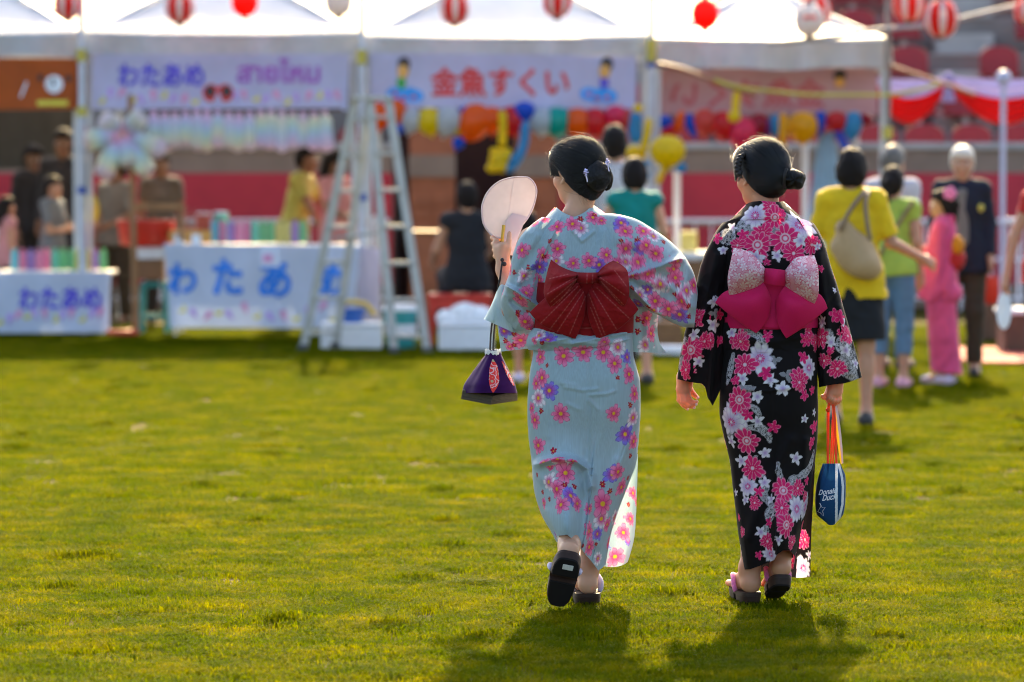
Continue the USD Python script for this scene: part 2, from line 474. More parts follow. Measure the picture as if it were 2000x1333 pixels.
def flower(kind, u, v, R, spin):
    """colour and cover of one printed flower at cloth coordinates (u, v)"""
    rho = np.hypot(u, v) / R
    phi = np.arctan2(v, u) + spin
    npet, sharp, gap, notch = {'P': (8, 2.2, 0.34, 0.07), 'W': (9, 2.2, 0.34, 0.07), 'V': (8, 2.2, 0.34, 0.07), 'r': (6, 1.8, 0.5, 0.1), 'M': (12, 2.4, 0.26, 0), 'L': (11, 1.7, 0.22, -0.06), 's': (5, 1.6, 0.55, -0.1), 'm': (5, 2.0, 0.5, 0), 'g': (3, 1.5, 0.85, -0.2)}[kind]
    a = np.abs(((phi * npet / (2 * np.pi)) % 1.0) - 0.5) * 2          # 0 at a petal's middle, 1 between petals
    wob = 1 + 0.10 * np.sin(3 * phi + spin * 5) + 0.08 * np.sin(5 * phi + spin) + 0.08 * np.sin(2 * phi + 3 * spin)
    edge = wob * (1 - gap * a ** sharp - notch * np.exp(-(a / 0.16) ** 2))
    w = 0.045 * R / 0.03 * (0.03 / R)
    cover = np.clip((edge - rho) / 0.06 + 0.5, 0, 1)
    ol = np.clip(1 - np.abs(edge - rho - 0.05) / 0.06, 0, 1)              # the drawn outline
    sep = np.clip((a - 0.82) / 0.14, 0, 1) * (rho > 0.25)                 # the line between petals
    t = np.clip(rho, 0, 1)[..., None]
    one = np.ones_like(t)
    C = lambda c: one * np.array(c)
    if kind == 'P':
        s = np.clip(t * 1.5 - 0.25, 0, 1)
        c = C((0.80, 0.035, 0.20)) * (1 - s) + C((0.98, 0.30, 0.52)) * s
        line = (0.42, 0.03, 0.13)
    elif kind == 'W':
        s = np.clip(t * 2.2 - 0.55, 0, 1)
        c = C((0.75, 0.10, 0.33)) * (1 - s) + C((0.88, 0.85, 0.90)) * s
        line = (0.45, 0.20, 0.34)
    elif kind == 'V':
        s = np.clip(t * 2 - 0.5, 0, 1)
        c = C((0.50, 0.07, 0.38)) * (1 - s) + C((0.28, 0.24, 0.82)) * s
        line = (0.12, 0.07, 0.36)
    elif kind == 'r':
        c, line = C((0.48, 0.012, 0.05)), (0.30, 0.01, 0.03)
    elif kind == 'M':
        c = C((0.80, 0.012, 0.12)) * (1 - t) + C((0.88, 0.03, 0.20)) * t
        line = (0.90, 0.62, 0.72)
    elif kind == 'L':
        s = np.clip(t * 1.8 - 0.4, 0, 1)
        c = C((0.60, 0.40, 0.72)) * (1 - s) + C((0.88, 0.86, 0.92)) * s
        line = (0.55, 0.42, 0.68)
    elif kind == 's':
        s = np.clip(t * 2 - 0.2, 0, 1)
        c = C((0.52, 0.36, 0.66)) * (1 - s) + C((0.86, 0.84, 0.90)) * s
        line = (0.80, 0.78, 0.84)
    elif kind == 'm':
        c, line = C((0.86, 0.02, 0.18)), (0.92, 0.40, 0.56)
    else:
        c, line = C((0.30, 0.30, 0.32)), (0.62, 0.62, 0.64)
    k = np.maximum(ol * 0.75, sep * 0.8)[..., None]
    c = c * (1 - k) + C(line) * k
    if kind in 'PWV':
        k = np.clip((0.19 - rho) / 0.05 + 0.5, 0, 1)[..., None]
        c = c * (1 - k) + C((0.85, 0.50, 0.03)) * k
    elif kind == 'r':
        k = np.clip((0.2 - rho) / 0.1 + 0.5, 0, 1)[..., None]; c = c * (1 - k) + C((0.8, 0.45, 0.05)) * k
    elif kind == 'M':
        k = np.clip((0.15 - rho) / 0.08 + 0.5, 0, 1)[..., None]; c = c * (1 - k) + C((0.90, 0.70, 0.78)) * k
        if R > 0.043:
            k = np.clip(1 - np.abs(rho - 0.30) / 0.09, 0, 1)[..., None] * 0.85; c = c * (1 - k) + C((0.90, 0.80, 0.86)) * k
    elif kind == 'L':
        k = np.clip((0.30 - rho) / 0.05 + 0.5, 0, 1)[..., None] * (0.5 + 0.5 * np.sign(np.sin(phi * 11)))[..., None]; c = c * (1 - k) + C((0.78, 0.03, 0.20)) * k
        k = np.clip((0.10 - rho) / 0.05 + 0.5, 0, 1)[..., None]; c = c * (1 - k) + C((0.88, 0.82, 0.86)) * k
    return c, cover

class Print:
    """a set of cloth pieces that share one print"""
    def __init__(self, base):
        self.base, self.pieces, self.centres = np.array(base), [], []

    def add(self, mesh):
        n = mesh.vertex_normals
        self.pieces.append([mesh, np.array(n), np.tile(self.base, (len(mesh.vertices), 1)), cKDTree(mesh.vertices)])
        return len(self.pieces) - 1

    def ready(self):
        V, N = np.vstack([p[0].vertices for p in self.pieces]), np.vstack([p[1] for p in self.pieces])
        away = V - [0, 0, CAM_H]
        fr = (N * away).sum(1) < 0
        self.V, self.N, self.front = V[fr], N[fr], fr
        self.px = cKDTree(to_px(self.V))
        self.allV, self.allN = V, N

    def spot(self, px, py):
        i = self.px.query_ball_point([px, py], 4.0)
        if not i:
            i = [self.px.query([px, py])[1]]
        i = np.array(i)
        j = i[np.argmin(self.V[i, 1])]
        return self.V[j], self.N[j]

    def lay(self, kind, c, n, R, spin):
        n = n / np.linalg.norm(n)
        t1 = np.cross([0, 0, 1.0], n)
        t1 = t1 / np.linalg.norm(t1) if np.linalg.norm(t1) > 0.05 else np.array([1.0, 0, 0])
        t2 = np.cross(n, t1)
        for mesh, N, C, tree in self.pieces:
            i = np.array(tree.query_ball_point(c, R * 1.25), int)
            if not len(i):
                continue
            i = i[N[i] @ n > 0.15]
            if not len(i):
                continue
            q = mesh.vertices[i] - c
            u, v = q @ t1, q @ t2
            s = np.linalg.norm(q, axis=1) / np.maximum(np.hypot(u, v), 1e-9)
            s = np.minimum(s, 1.6)
            u, v = u * s, v * s
            if kind == 'A':
                cv = np.clip((1 - np.hypot(u, v) / R + 0.35 * np.sin(40 * u + spin) * np.cos(45 * v)) / 0.12, 0, 1)
                g = arab(u, v)[:, None]
                col = g * np.array([0.62, 0.62, 0.66]) + (1 - g) * np.array([0.02, 0.02, 0.022])
            else:
                col, cv = flower(kind, u, v, R, spin)
            C[i] = C[i] * (1 - cv[:, None]) + col * cv[:, None]

    def ribbon(self, pts, width):
        """a printed scroll ribbon along a line of pixels"""
        line = smooth_line(np.array(pts, float), 60)
        P = np.array([self.spot(*p)[0] for p in line]); N = np.array([self.spot(*p)[1] for p in line[::6]])
        n0 = N.mean(0)
        tree2 = cKDTree(P)
        for mesh, NN, C, tree in self.pieces:
            i = np.unique(np.concatenate([np.array(x, int) for x in tree.query_ball_point(P[::2], width)])) if len(P) else []
            i = np.array(i, int)
            if not len(i):
                continue
            i = i[NN[i] @ n0 > 0.15]
            if not len(i):
                continue
            d, k = tree2.query(mesh.vertices[i])
            w = width * (0.45 + 0.55 * np.sin(np.pi * np.clip(k / 59.0, 0.08, 1)))
            cv = np.clip((w - d) / 0.002, 0, 1)[:, None]
            rim = np.clip(1 - np.abs(w - d - 0.0025) / 0.0025, 0, 1)[:, None]
            g = arab(mesh.vertices[i] @ np.array([1, 0.3, 0]), mesh.vertices[i, 2])[:, None]
            col = g * np.array([0.6, 0.6, 0.64]) + (1 - g) * np.array([0.02, 0.02, 0.022])
            col = col * (1 - rim) + np.array([0.5, 0.5, 0.54]) * rim
            C[i] = C[i] * (1 - cv) + col * cv

    def strew(self, kinds, sizes, gap, n, seed):
        """the same print on the cloth that the photograph does not show"""
        r = np.random.default_rng(seed)
        back = np.nonzero(~self.front)[0]
        got = list(self.centres)
        for j in r.choice(back, min(n, len(back)), replace=False):
            c = self.allV[j]
            if len(got) and np.min(np.linalg.norm(np.array(got) - c, axis=1)) < gap:
                continue
            got.append(c)
            k = kinds[r.integers(len(kinds))]
            self.lay(k, c, self.allN[j], sizes[k] * r.uniform(0.85, 1.15), r.uniform(0, 6))

    def flowers(self, items, origin, scale, seed=1, grow=1.16):
        r = np.random.default_rng(seed)
        todo = []
        for x, y, R, k in items:
            c, n = self.spot(origin[0] + x / scale, origin[1] + y / scale)
            todo.append((k, c, n, grow * R / scale / FPX * c[1], r.uniform(0, 6)))
            self.centres.append(c)
        return todo

    def lay_all(self, todo, order='AgLVWPMsmr'):
        for t in sorted(todo, key=lambda t: order.index(t[0])):
            self.lay(*t)

def crease(px, py, pts, amp, w, step=0.0):
    """a fold of the cloth along a line of pixels: a ridge (amp towards the camera, in metres), with a step on one side"""
    P = np.array(pts, float)
    d, sd = np.full(px.shape, 1e9), np.zeros(px.shape)
    for a, b in zip(P[:-1], P[1:]):
        ab = b - a
        L = ab @ ab
        t = np.clip(((px - a[0]) * ab[0] + (py - a[1]) * ab[1]) / L, 0, 1)
        qx, qy = px - a[0] - t * ab[0], py - a[1] - t * ab[1]
        dd = np.hypot(qx, qy)
        s = np.sign(ab[0] * qy - ab[1] * qx) * dd
        m = dd < d
        d, sd = np.where(m, dd, d), np.where(m, s, sd)
    out = -1.9 * amp * np.exp(-(d / w) ** 2)
    if step:
        out = out - 1.8 * step * np.exp(-np.maximum(-sd, 0) / (w * 0.35)) * np.exp(-(np.maximum(sd, 0) / (3 * w)))
    return out

def blob(px, py, x, y, sx, sy, amp):
    return -amp * np.exp(-((px - x) / sx) ** 2 - ((py - y) / sy) ** 2)

def spow(x, p):
    return np.sign(x) * np.abs(x) ** p

def rumple(px, py, sx, sy, seed, octaves=3):
    p = np.stack([px / sx, py / sy, np.full_like(px, 3.7)], -1)
    a = 2 * meshkit.fbm(p, octaves, seed) - 1
    q = np.stack([(px * 0.8 + py * 0.35) / sx, (py * 0.9 - px * 0.3) / sy, np.full_like(px, 9.1)], -1)
    b = 1 - 2 * np.abs(2 * meshkit.fbm(q, 2, seed + 31) - 1) ** 0.8
    return 1.1 * a - 0.75 * b

def shell(rows, Y0, top, hem_back, hem_front, nb, nf, nr, disp=None, dispf=None):
    """a tube of cloth around a vertical axis. rows: (py, left px, right px, centre depth, depth to the back, depth to the front, roundness).
    top, hem_back, hem_front: (cosine of the angle from right = 1 to left = -1, py) pairs. The back is the side towards the camera."""
    R = np.array(rows, float)
    f = PchipInterpolator(R[:, 0], R[:, 1:], extrapolate=False)
    al = np.r_[np.linspace(0, np.pi, nb, endpoint=False), np.linspace(np.pi, 2 * np.pi, nf, endpoint=False)]
    c, s = np.cos(al), np.sin(al)
    isb = al < np.pi
    H = lambda k: np.interp(c, [q[0] for q in sorted(k)], [q[1] for q in sorted(k)])
    tp = H(top)
    hm = np.where(isb, H(hem_back), H(hem_front))
    t = np.linspace(0, 1, nr)[:, None]
    py = tp + (hm - tp) * t
    v = f(np.clip(py, R[0, 0], R[-1, 0]))
    L, Rr, yc, bb, bf, n = (v[..., k] for k in range(6))
    px = (L + Rr) / 2 + (Rr - L) / 2 * spow(c, 2 / n)
    ws = np.abs(s) ** (2 / n)
    dy = yc + np.where(isb, -bb, bf) * ws
    if disp is not None:
        dy = dy + np.where(isb, disp(px, py) * np.clip(ws * 1.6, 0, 1), 0)
    if dispf is not None:
        dy = dy + np.where(isb, 0, dispf(px, py) * ws)
    V = W(px, py, Y0 + dy)
    m = trimesh.Trimesh(V.reshape(-1, 3), grid_faces(nr, len(al), True), process=False)
    return m

def sleeve(secs, Y0, na, nl, disp=None, n=2.6):
    """a flat tube of cloth. secs: (top px, top py, top depth, bottom px, bottom py, bottom depth, half thickness)"""
    S = smooth_line(np.array(secs, float), nl)
    T, B, th = S[:, 0:3], S[:, 3:6], S[:, 6]
    al = np.arange(na) / na * 2 * np.pi
    c, s = spow(np.cos(al), 2 / n), spow(np.sin(al), 2 / n)
    P = (T + B)[:, None] / 2 + (T - B)[:, None] / 2 * c[None, :, None]
    dy = P[..., 2] - th[:, None] * s
    if disp is not None:
        dy = dy + disp(P[..., 0], P[..., 1]) * (s > 0) * np.clip(s * 1.5, 0, 1)
    V = W(P[..., 0], P[..., 1], Y0 + dy)
    m = trimesh.Trimesh(V.reshape(-1, 3), grid_faces(nl, na, True), process=False)
    if m.volume < 0:
        m = trimesh.Trimesh(m.vertices, m.faces[:, ::-1], process=False)
    return m

def patch(top, bottom, left, right, Y0, nu, nv, disp=None, thick=0.0):
    g = coons(top, bottom, left, right, nu, nv)
    if disp is not None:
        u, v = np.meshgrid(np.linspace(0, 1, nu), np.linspace(0, 1, nv), indexing='ij')
        g[..., 2] += disp(g[..., 0], g[..., 1], u, v)
    m = sheet(W(g[..., 0], g[..., 1], Y0 + g[..., 2]), thick)
    n = m.face_normals[: (nu - 1) * (nv - 1)].mean(0)
    if n[1] > 0:
        m = trimesh.Trimesh(m.vertices, m.faces[:, ::-1], process=False)
    return m

# outlines of the painted letters (100 units to the em): advance, polygons as rings
GLYPHS = {'わ':(100,[[[(2,12),(3,19),(15,33),(24,48),(23,50),(6,49),(4,54),(4,63),(6,65),(25,66),(25,82),(28,84),(38,84),(42,82),(41,66),(44,62),(43,58),(55,63),(72,64),(86,58),(92,52),(95,46),(97,39),(97,29),(94,18),(83,5),(69,-2),(55,-5),(49,5),(49,9),(51,11),(59,12),(70,16),(78,23),(80,27),(81,36),(79,42),(74,47),(67,49),(54,47),(38,37),(39,-6),(37,-8),(24,-8),(22,-6),(23,17),(13,4),(8,4)]]]),'た':(100,[[[(43,20),(46,28),(57,28),(60,25),(58,15),(59,11),(65,9),(93,11),(95,8),(94,-4),(88,-6),(71,-7),(60,-6),(51,-3),(47,0),(43,7)]],[[(6,54),(7,66),(29,66),(31,74),(31,82),(33,84),(46,83),(48,81),(46,68),(58,71),(62,71),(64,69),(64,57),(62,55),(58,55),(58,53),(92,52),(93,39),(91,37),(52,37),(50,39),(51,53),(43,52),(27,-1),(23,-8),(18,-8),(10,-5),(8,-3),(8,1),(17,19),(26,50),(8,51)]]]),'め':(100,[[[(5,14),(5,29),(7,36),(12,46),(19,54),(14,68),(14,73),(22,77),(28,77),(30,75),(32,64),(34,63),(40,66),(53,68),(54,80),(57,83),(69,82),(71,79),(69,66),(82,60),(87,55),(93,44),(95,29),(92,15),(88,8),(73,-4),(54,-9),(46,1),(47,6),(43,9),(30,0),(19,-1),(9,5)],[(52,8),(55,7),(69,12),(77,22),(79,30),(78,39),(75,45),(66,51),(64,51),(59,35),(53,24),(54,19),(57,17),(57,13)],[(38,49),(41,39),(43,39),(48,52)],[(22,33),(20,18),(22,15),(26,15),(32,20),(32,22),(26,36)]]]),'あ':(100,[[[(7,8),(7,18),(11,29),(20,40),(32,47),(33,55),(32,56),(19,56),(11,58),(12,72),(34,71),(35,82),(37,84),(49,84),(51,82),(51,71),(75,75),(82,75),(84,73),(84,62),(76,59),(76,52),(83,48),(90,41),(94,32),(94,17),(89,6),(83,0),(67,-8),(55,-9),(50,-2),(44,-4),(39,-4),(37,-1),(28,-4),(16,-3),(11,0)],[(51,10),(53,5),(66,8),(75,14),(78,20),(79,27),(77,33),(73,37),(70,37),(61,20)],[(47,53),(59,54),(61,56),(52,57),(47,56)],[(47,30),(50,30),(54,39),(47,38)],[(24,19),(23,12),(28,12),(33,14),(32,29),(27,26)]]]),'金':(100,[[[(0,51),(1,55),(16,60),(32,70),(42,79),(48,88),(59,85),(59,78),(65,72),(77,64),(100,54),(100,50),(94,43),(89,43),(80,47),(77,44),(57,43),(58,36),(90,36),(92,34),(92,25),(90,23),(83,23),(81,15),(74,5),(95,4),(96,-8),(5,-9),(5,4),(25,5),(17,19),(17,23),(10,23),(8,25),(8,34),(10,36),(42,36),(43,43),(23,44),(20,47),(7,42)],[(58,23),(57,5),(59,4),(69,22)],[(38,58),(39,57),(62,58),(51,68)],[(31,22),(39,4),(43,4),(43,23)]]]),'魚':(100,[[[(1,-7),(1,-3),(10,5),(15,15),(14,46),(9,45),(1,55),(23,74),(32,88),(43,86),(45,81),(64,81),(69,78),(70,73),(65,64),(87,64),(88,18),(86,15),(97,1),(99,-3),(98,-8),(90,-12),(87,-11),(82,-1),(72,10),(71,15),(65,14),(72,-4),(72,-7),(69,-9),(59,-10),(51,15),(45,14),(47,-8),(44,-10),(34,-9),(31,15),(28,15),(28,10),(22,-1),(12,-12),(9,-12)],[(57,47),(73,46),(74,51),(58,52)],[(58,34),(58,28),(74,29),(73,34)],[(33,65),(46,64),(50,68),(36,69)],[(27,47),(42,46),(43,51),(28,52)],[(43,33),(28,34),(27,29),(42,28)]]]),'す':(100,[[[(7,56),(8,69),(50,70),(51,82),(53,83),(64,83),(66,81),(66,70),(94,70),(96,68),(95,57),(65,57),(65,45),(68,38),(67,17),(61,6),(55,0),(37,-9),(34,-9),(26,-1),(26,2),(45,10),(46,12),(35,16),(29,23),(27,31),(28,40),(32,47),(37,51),(41,53),(51,54),(52,56),(50,57),(14,55)],[(42,30),(45,26),(51,26),(54,32),(54,38),(50,41),(45,41),(41,36)]]]),'く':(100,[[[(18,34),(19,44),(48,68),(61,83),(65,83),(73,75),(72,70),(34,39),(39,32),(59,17),(75,2),(75,-3),(67,-10),(64,-10),(46,9),(22,28)]]]),'い':(100,[[[(64,62),(64,67),(72,70),(76,70),(81,64),(88,49),(94,28),(95,16),(93,14),(86,11),(81,12),(79,28),(74,45),(67,60)]],[[(10,48),(10,72),(24,73),(25,35),(28,21),(31,14),(33,12),(36,12),(40,15),(47,32),(50,32),(57,24),(56,16),(51,6),(45,-1),(39,-4),(32,-4),(25,-1),(21,3),(13,21)]]]),'ส':(58,[[[(2,10),(2,20),(7,29),(16,34),(37,37),(36,43),(34,45),(28,46),(20,45),(12,41),(7,41),(6,53),(8,55),(21,59),(35,59),(41,57),(42,60),(45,62),(53,62),(57,60),(57,55),(51,47),(52,43),(51,-3),(39,-3),(37,-1),(36,23),(25,22),(17,17),(17,13),(19,10),(33,9),(35,-1),(32,-3),(13,-3),(5,3)]]]),'า':(40,[[[(-3,46),(-2,55),(6,59),(23,59),(32,53),(35,45),(34,-2),(23,-3),(20,-1),(20,42),(19,45),(10,46),(0,42)]]]),'ย':(60,[[[(4,12),(4,21),(9,30),(4,37),(4,46),(6,51),(10,55),(16,58),(31,58),(35,56),(34,46),(32,44),(22,45),(19,42),(19,39),(21,37),(32,36),(33,34),(32,23),(24,23),(19,19),(19,15),(21,11),(31,9),(38,11),(40,16),(40,56),(42,58),(53,58),(55,56),(55,13),(49,1),(37,-4),(22,-4),(11,0),(7,4)]]]),'ไ':(30,[[[(-4,74),(-4,79),(-1,86),(32,85),(32,74),(25,72),(23,68),(23,10),(29,10),(31,8),(32,-1),(29,-3),(15,-3),(10,1),(8,5),(9,72)]]]),'ห':(59,[[[(6,57),(19,58),(21,56),(22,40),(39,58),(54,57),(54,53),(43,41),(50,36),(55,25),(55,-1),(53,-3),(40,-2),(40,22),(36,28),(32,29),(21,20),(21,-1),(19,-3),(6,-2)]]]),'ม':(61,[[[(6,57),(19,58),(21,56),(21,19),(24,12),(33,9),(38,10),(41,15),(41,56),(43,58),(56,57),(56,12),(53,4),(48,-1),(40,-4),(29,-4),(20,0),(18,-3),(6,-2)]]])}

# ---------------------------------------------------------------- the field
def ground():
    xs = np.r_[np.linspace(-400, -12, 14), np.linspace(-9, 9, 73), np.linspace(12, 400, 14)]
    ys = np.r_[np.linspace(-60, 6, 8), np.linspace(8, 36, 113), np.linspace(40, 600, 20)]
    X, Y = np.meshgrid(xs, ys, indexing='ij')
    p = np.stack([X / 1.3, Y / 1.3, 0 * X], -1)
    near = np.clip((38 - Y) / 8, 0, 1) * np.clip((Y - 5) / 4, 0, 1)
    Z = -0.012 + 0.010 * (meshkit.fbm(p, 3, 5) * 2 - 1) * near
    g = np.stack([X, Y, Z], -1)
    m = sheet(g)
    if m.face_normals[:, 2].mean() < 0:
        m = trimesh.Trimesh(m.vertices, m.faces[:, ::-1], process=False)
    mat('turf', {'ge': ('geometry', {}), 'n1': ('noise_texture', {'scale': 1.1, 'detail': 6.0, 'roughness': 0.65}), 'n2': ('noise_texture', {'scale': 28.0, 'detail': 5.0, 'roughness': 0.7}),
                 'r1': ('rgb_ramp', {'ramp': [(0.30, (0.045, 0.055, 0.001)), (0.48, (0.070, 0.068, 0.0015)), (0.62, (0.085, 0.064, 0.003)), (0.75, (0.065, 0.036, 0.008))]}),
                 'r2': ('rgb_ramp', {'ramp': [(0.30, (0.45, 0.40, 0.35)), (0.55, (1.0, 1.0, 1.0)), (0.75, (1.25, 1.2, 1.1))]}), 'mx': ('mix_color', {'blend_type': 'multiply', 'fac': 1.0, 'use_clamp': False}),
                 'bu': ('bump', {'strength': 1.0, 'distance': 0.03}), 'p': ('principled_bsdf', {'roughness': 0.9, 'specular_ior_level': 0.1})},
        [('ge.position', 'n1.vector'), ('ge.position', 'n2.vector'), ('n1.fac', 'r1.fac'), ('n2.fac', 'r2.fac'), ('r1.color', 'mx.a'), ('r2.color', 'mx.b'), ('mx.result', 'p.base_color'), ('n2.fac', 'bu.height'), ('bu.normal', 'p.normal')], surface='p.BSDF')
    p_ = put('/World', 'ground', m, 'turf', True)
    tag(stage.GetPrimAtPath(p_), kind='structure')

def grass():
    mat('grass_blade', {'ge': ('geometry', {}), 'oi': ('object_info', {}), 'n1': ('noise_texture', {'scale': 2.6, 'detail': 8.0, 'roughness': 0.85}), 'sc': ('vector_math', {'math_type': 'multiply', 'vector2': (1.0, 1.6, 0.0)}),
                        'ad': ('math', {'math_type': 'multiply_add', 'value2': 0.50, 'value3': -0.205}), 'su': ('math', {'math_type': 'add'}),
                        'ra': ('rgb_ramp', {'ramp': [(0.26, (0.075, 0.108, 0.0003)), (0.38, (0.185, 0.178, 0.0004)), (0.49, (0.310, 0.240, 0.0006)), (0.58, (0.380, 0.235, 0.008)), (0.69, (0.340, 0.175, 0.045)), (0.79, (0.12, 0.05, 0.014))]}),
                        'p': ('principled_bsdf', {'roughness': 0.8, 'specular_ior_level': 0.02}), 't': ('translucent_bsdf', {}), 'out': ('mix_closure', {'fac': 0.58})},
        [('ge.position', 'sc.vector1'), ('sc.vector', 'n1.vector'), ('ge.random_per_island', 'ad.value1'), ('n1.fac', 'su.value1'), ('ad.value', 'su.value2'), ('su.value', 'ra.fac'), ('ra.color', 'p.base_color'), ('ra.color', 't.color'), ('p.BSDF', 'out.closure1'), ('t.BSDF', 'out.closure2')])
    r = np.random.default_rng(21)
    path = '/World/grass'
    pi = UsdGeom.PointInstancer.Define(stage, path)
    tag(pi.GetPrim(), 'short uneven lawn grass, green and straw coloured', 'grass', kind='stuff')
    protos = []
    for k in range(8):
        n = 620
        b = r.uniform(-0.15, 0.15, (n, 2))
        h = r.uniform(0.006, 0.017, n) * (1.0 + 0.45 * (k % 3 == 0))
        if k == 5: h *= 0.6
        if k == 6: h = np.where(np.arange(n) < 150, r.uniform(0.025, 0.05, n), h); b = np.where((np.arange(n) < 150)[:, None], r.normal(0, 0.035, (n, 2)), b)
        a = r.uniform(0, 6.28, n)
        lean = r.uniform(0.4, 2.4, n) * h
        w = r.uniform(0.0012, 0.0026, n)
        if k == 7:                                                               # dry cuttings lying flat
            st = np.arange(n) < 110
            lean = np.where(st, r.uniform(0.04, 0.09, n), lean); h = np.where(st, r.uniform(0.006, 0.016, n), h); w = np.where(st, 0.0016, w)
        d = np.stack([np.cos(a), np.sin(a), 0 * a], 1); s = np.stack([-np.sin(a), np.cos(a), 0 * a], 1)
        p0 = np.stack([b[:, 0], b[:, 1], -0.012 + 0 * a], 1)
        p1 = p0 + d * lean[:, None] * 0.35 + np.array([0, 0, 1]) * (h * 0.6 + 0.012)[:, None]
        p2 = p0 + d * lean[:, None] + np.array([0, 0, 1]) * (h + 0.010)[:, None]
        V = np.stack([p0 - s * w[:, None], p0 + s * w[:, None], p1 - s * w[:, None] * 0.8, p1 + s * w[:, None] * 0.8, p2], 1).reshape(-1, 3)
        i = np.arange(n)[:, None] * 5
        F = np.vstack([i + [0, 1, 3], i + [0, 3, 2], i + [2, 3, 4]])
        q = f'{path}/tuft_patch' + (f'_{k:03d}' if k else '')
        usdkit.mesh(stage, q, (V, F), M('grass_blade'))
        protos.append(q)
    P, S, Q, I = [], [], [], []
    y = 8.5
    while y < 34.2:
        step = 0.19 if y < 17 else 0.26
        hw = y * 0.1333 * 1.0 + 1.7
        for x in np.arange(-hw, hw, step):
            px, py_ = x + r.uniform(-0.09, 0.09), y + r.uniform(-0.09, 0.09)
            nz = meshkit.fbm(np.array([px * 2.0, py_ * 2.6, 9.0]), 3, 11)
            nz2 = meshkit.fbm(np.array([px * 4.0, py_ * 6.0, 2.0]), 2, 12)
            zs = 0.65 + 0.75 * nz
            if nz2 > 0.68:
                zs *= 1.2
            if nz2 < 0.25:
                zs *= 0.55
            P.append((px, py_, 0.0)); S.append((1.0, 1.0, zs)); I.append(int(r.choice(8, p=[0.14, 0.14, 0.13, 0.13, 0.13, 0.13, 0.03, 0.17])))
            a = r.uniform(0, 6.28)
            Q.append(Gf.Quath(math.cos(a / 2), 0, 0, math.sin(a / 2)))
        y += step
    pi.CreatePrototypesRel().SetTargets([Sdf.Path(q) for q in protos])
    pi.CreatePositionsAttr(Vt.Vec3fArray.FromNumpy(np.array(P, np.float32)))
    pi.CreateScalesAttr(Vt.Vec3fArray.FromNumpy(np.array(S, np.float32)))
    pi.CreateOrientationsAttr(Vt.QuathArray(Q))
    pi.CreateProtoIndicesAttr(Vt.IntArray(I))

# ---------------------------------------------------------------- the grandstand behind the stalls
plain('concrete', (0.19, 0.165, 0.150), 0.85, var=0.25, scale=2.0, bump=0.004, bscale=25)
plain('concrete_white', (0.36, 0.345, 0.33), 0.8, var=0.2, scale=3.0)
plain('wall_beige', (0.24, 0.175, 0.135), 0.85, var=0.2, scale=2.5, bump=0.003, bscale=30)
plain('wall_pink', (0.46, 0.024, 0.044), 0.7, var=0.18, scale=1.5)
plain('brick_orange', (0.33, 0.11, 0.05), 0.8, var=0.25, scale=4)
plain('tunnel_brown', (0.045, 0.012, 0.008), 0.8, var=0.2)
plain('rail_white', (0.72, 0.72, 0.78), 0.4, var=0.08)
plain('seat_red', (0.27, 0.006, 0.009), 0.5, var=0.2, scale=2.0)
plain('mat_red', (0.34, 0.02, 0.015), 0.85, var=0.2)

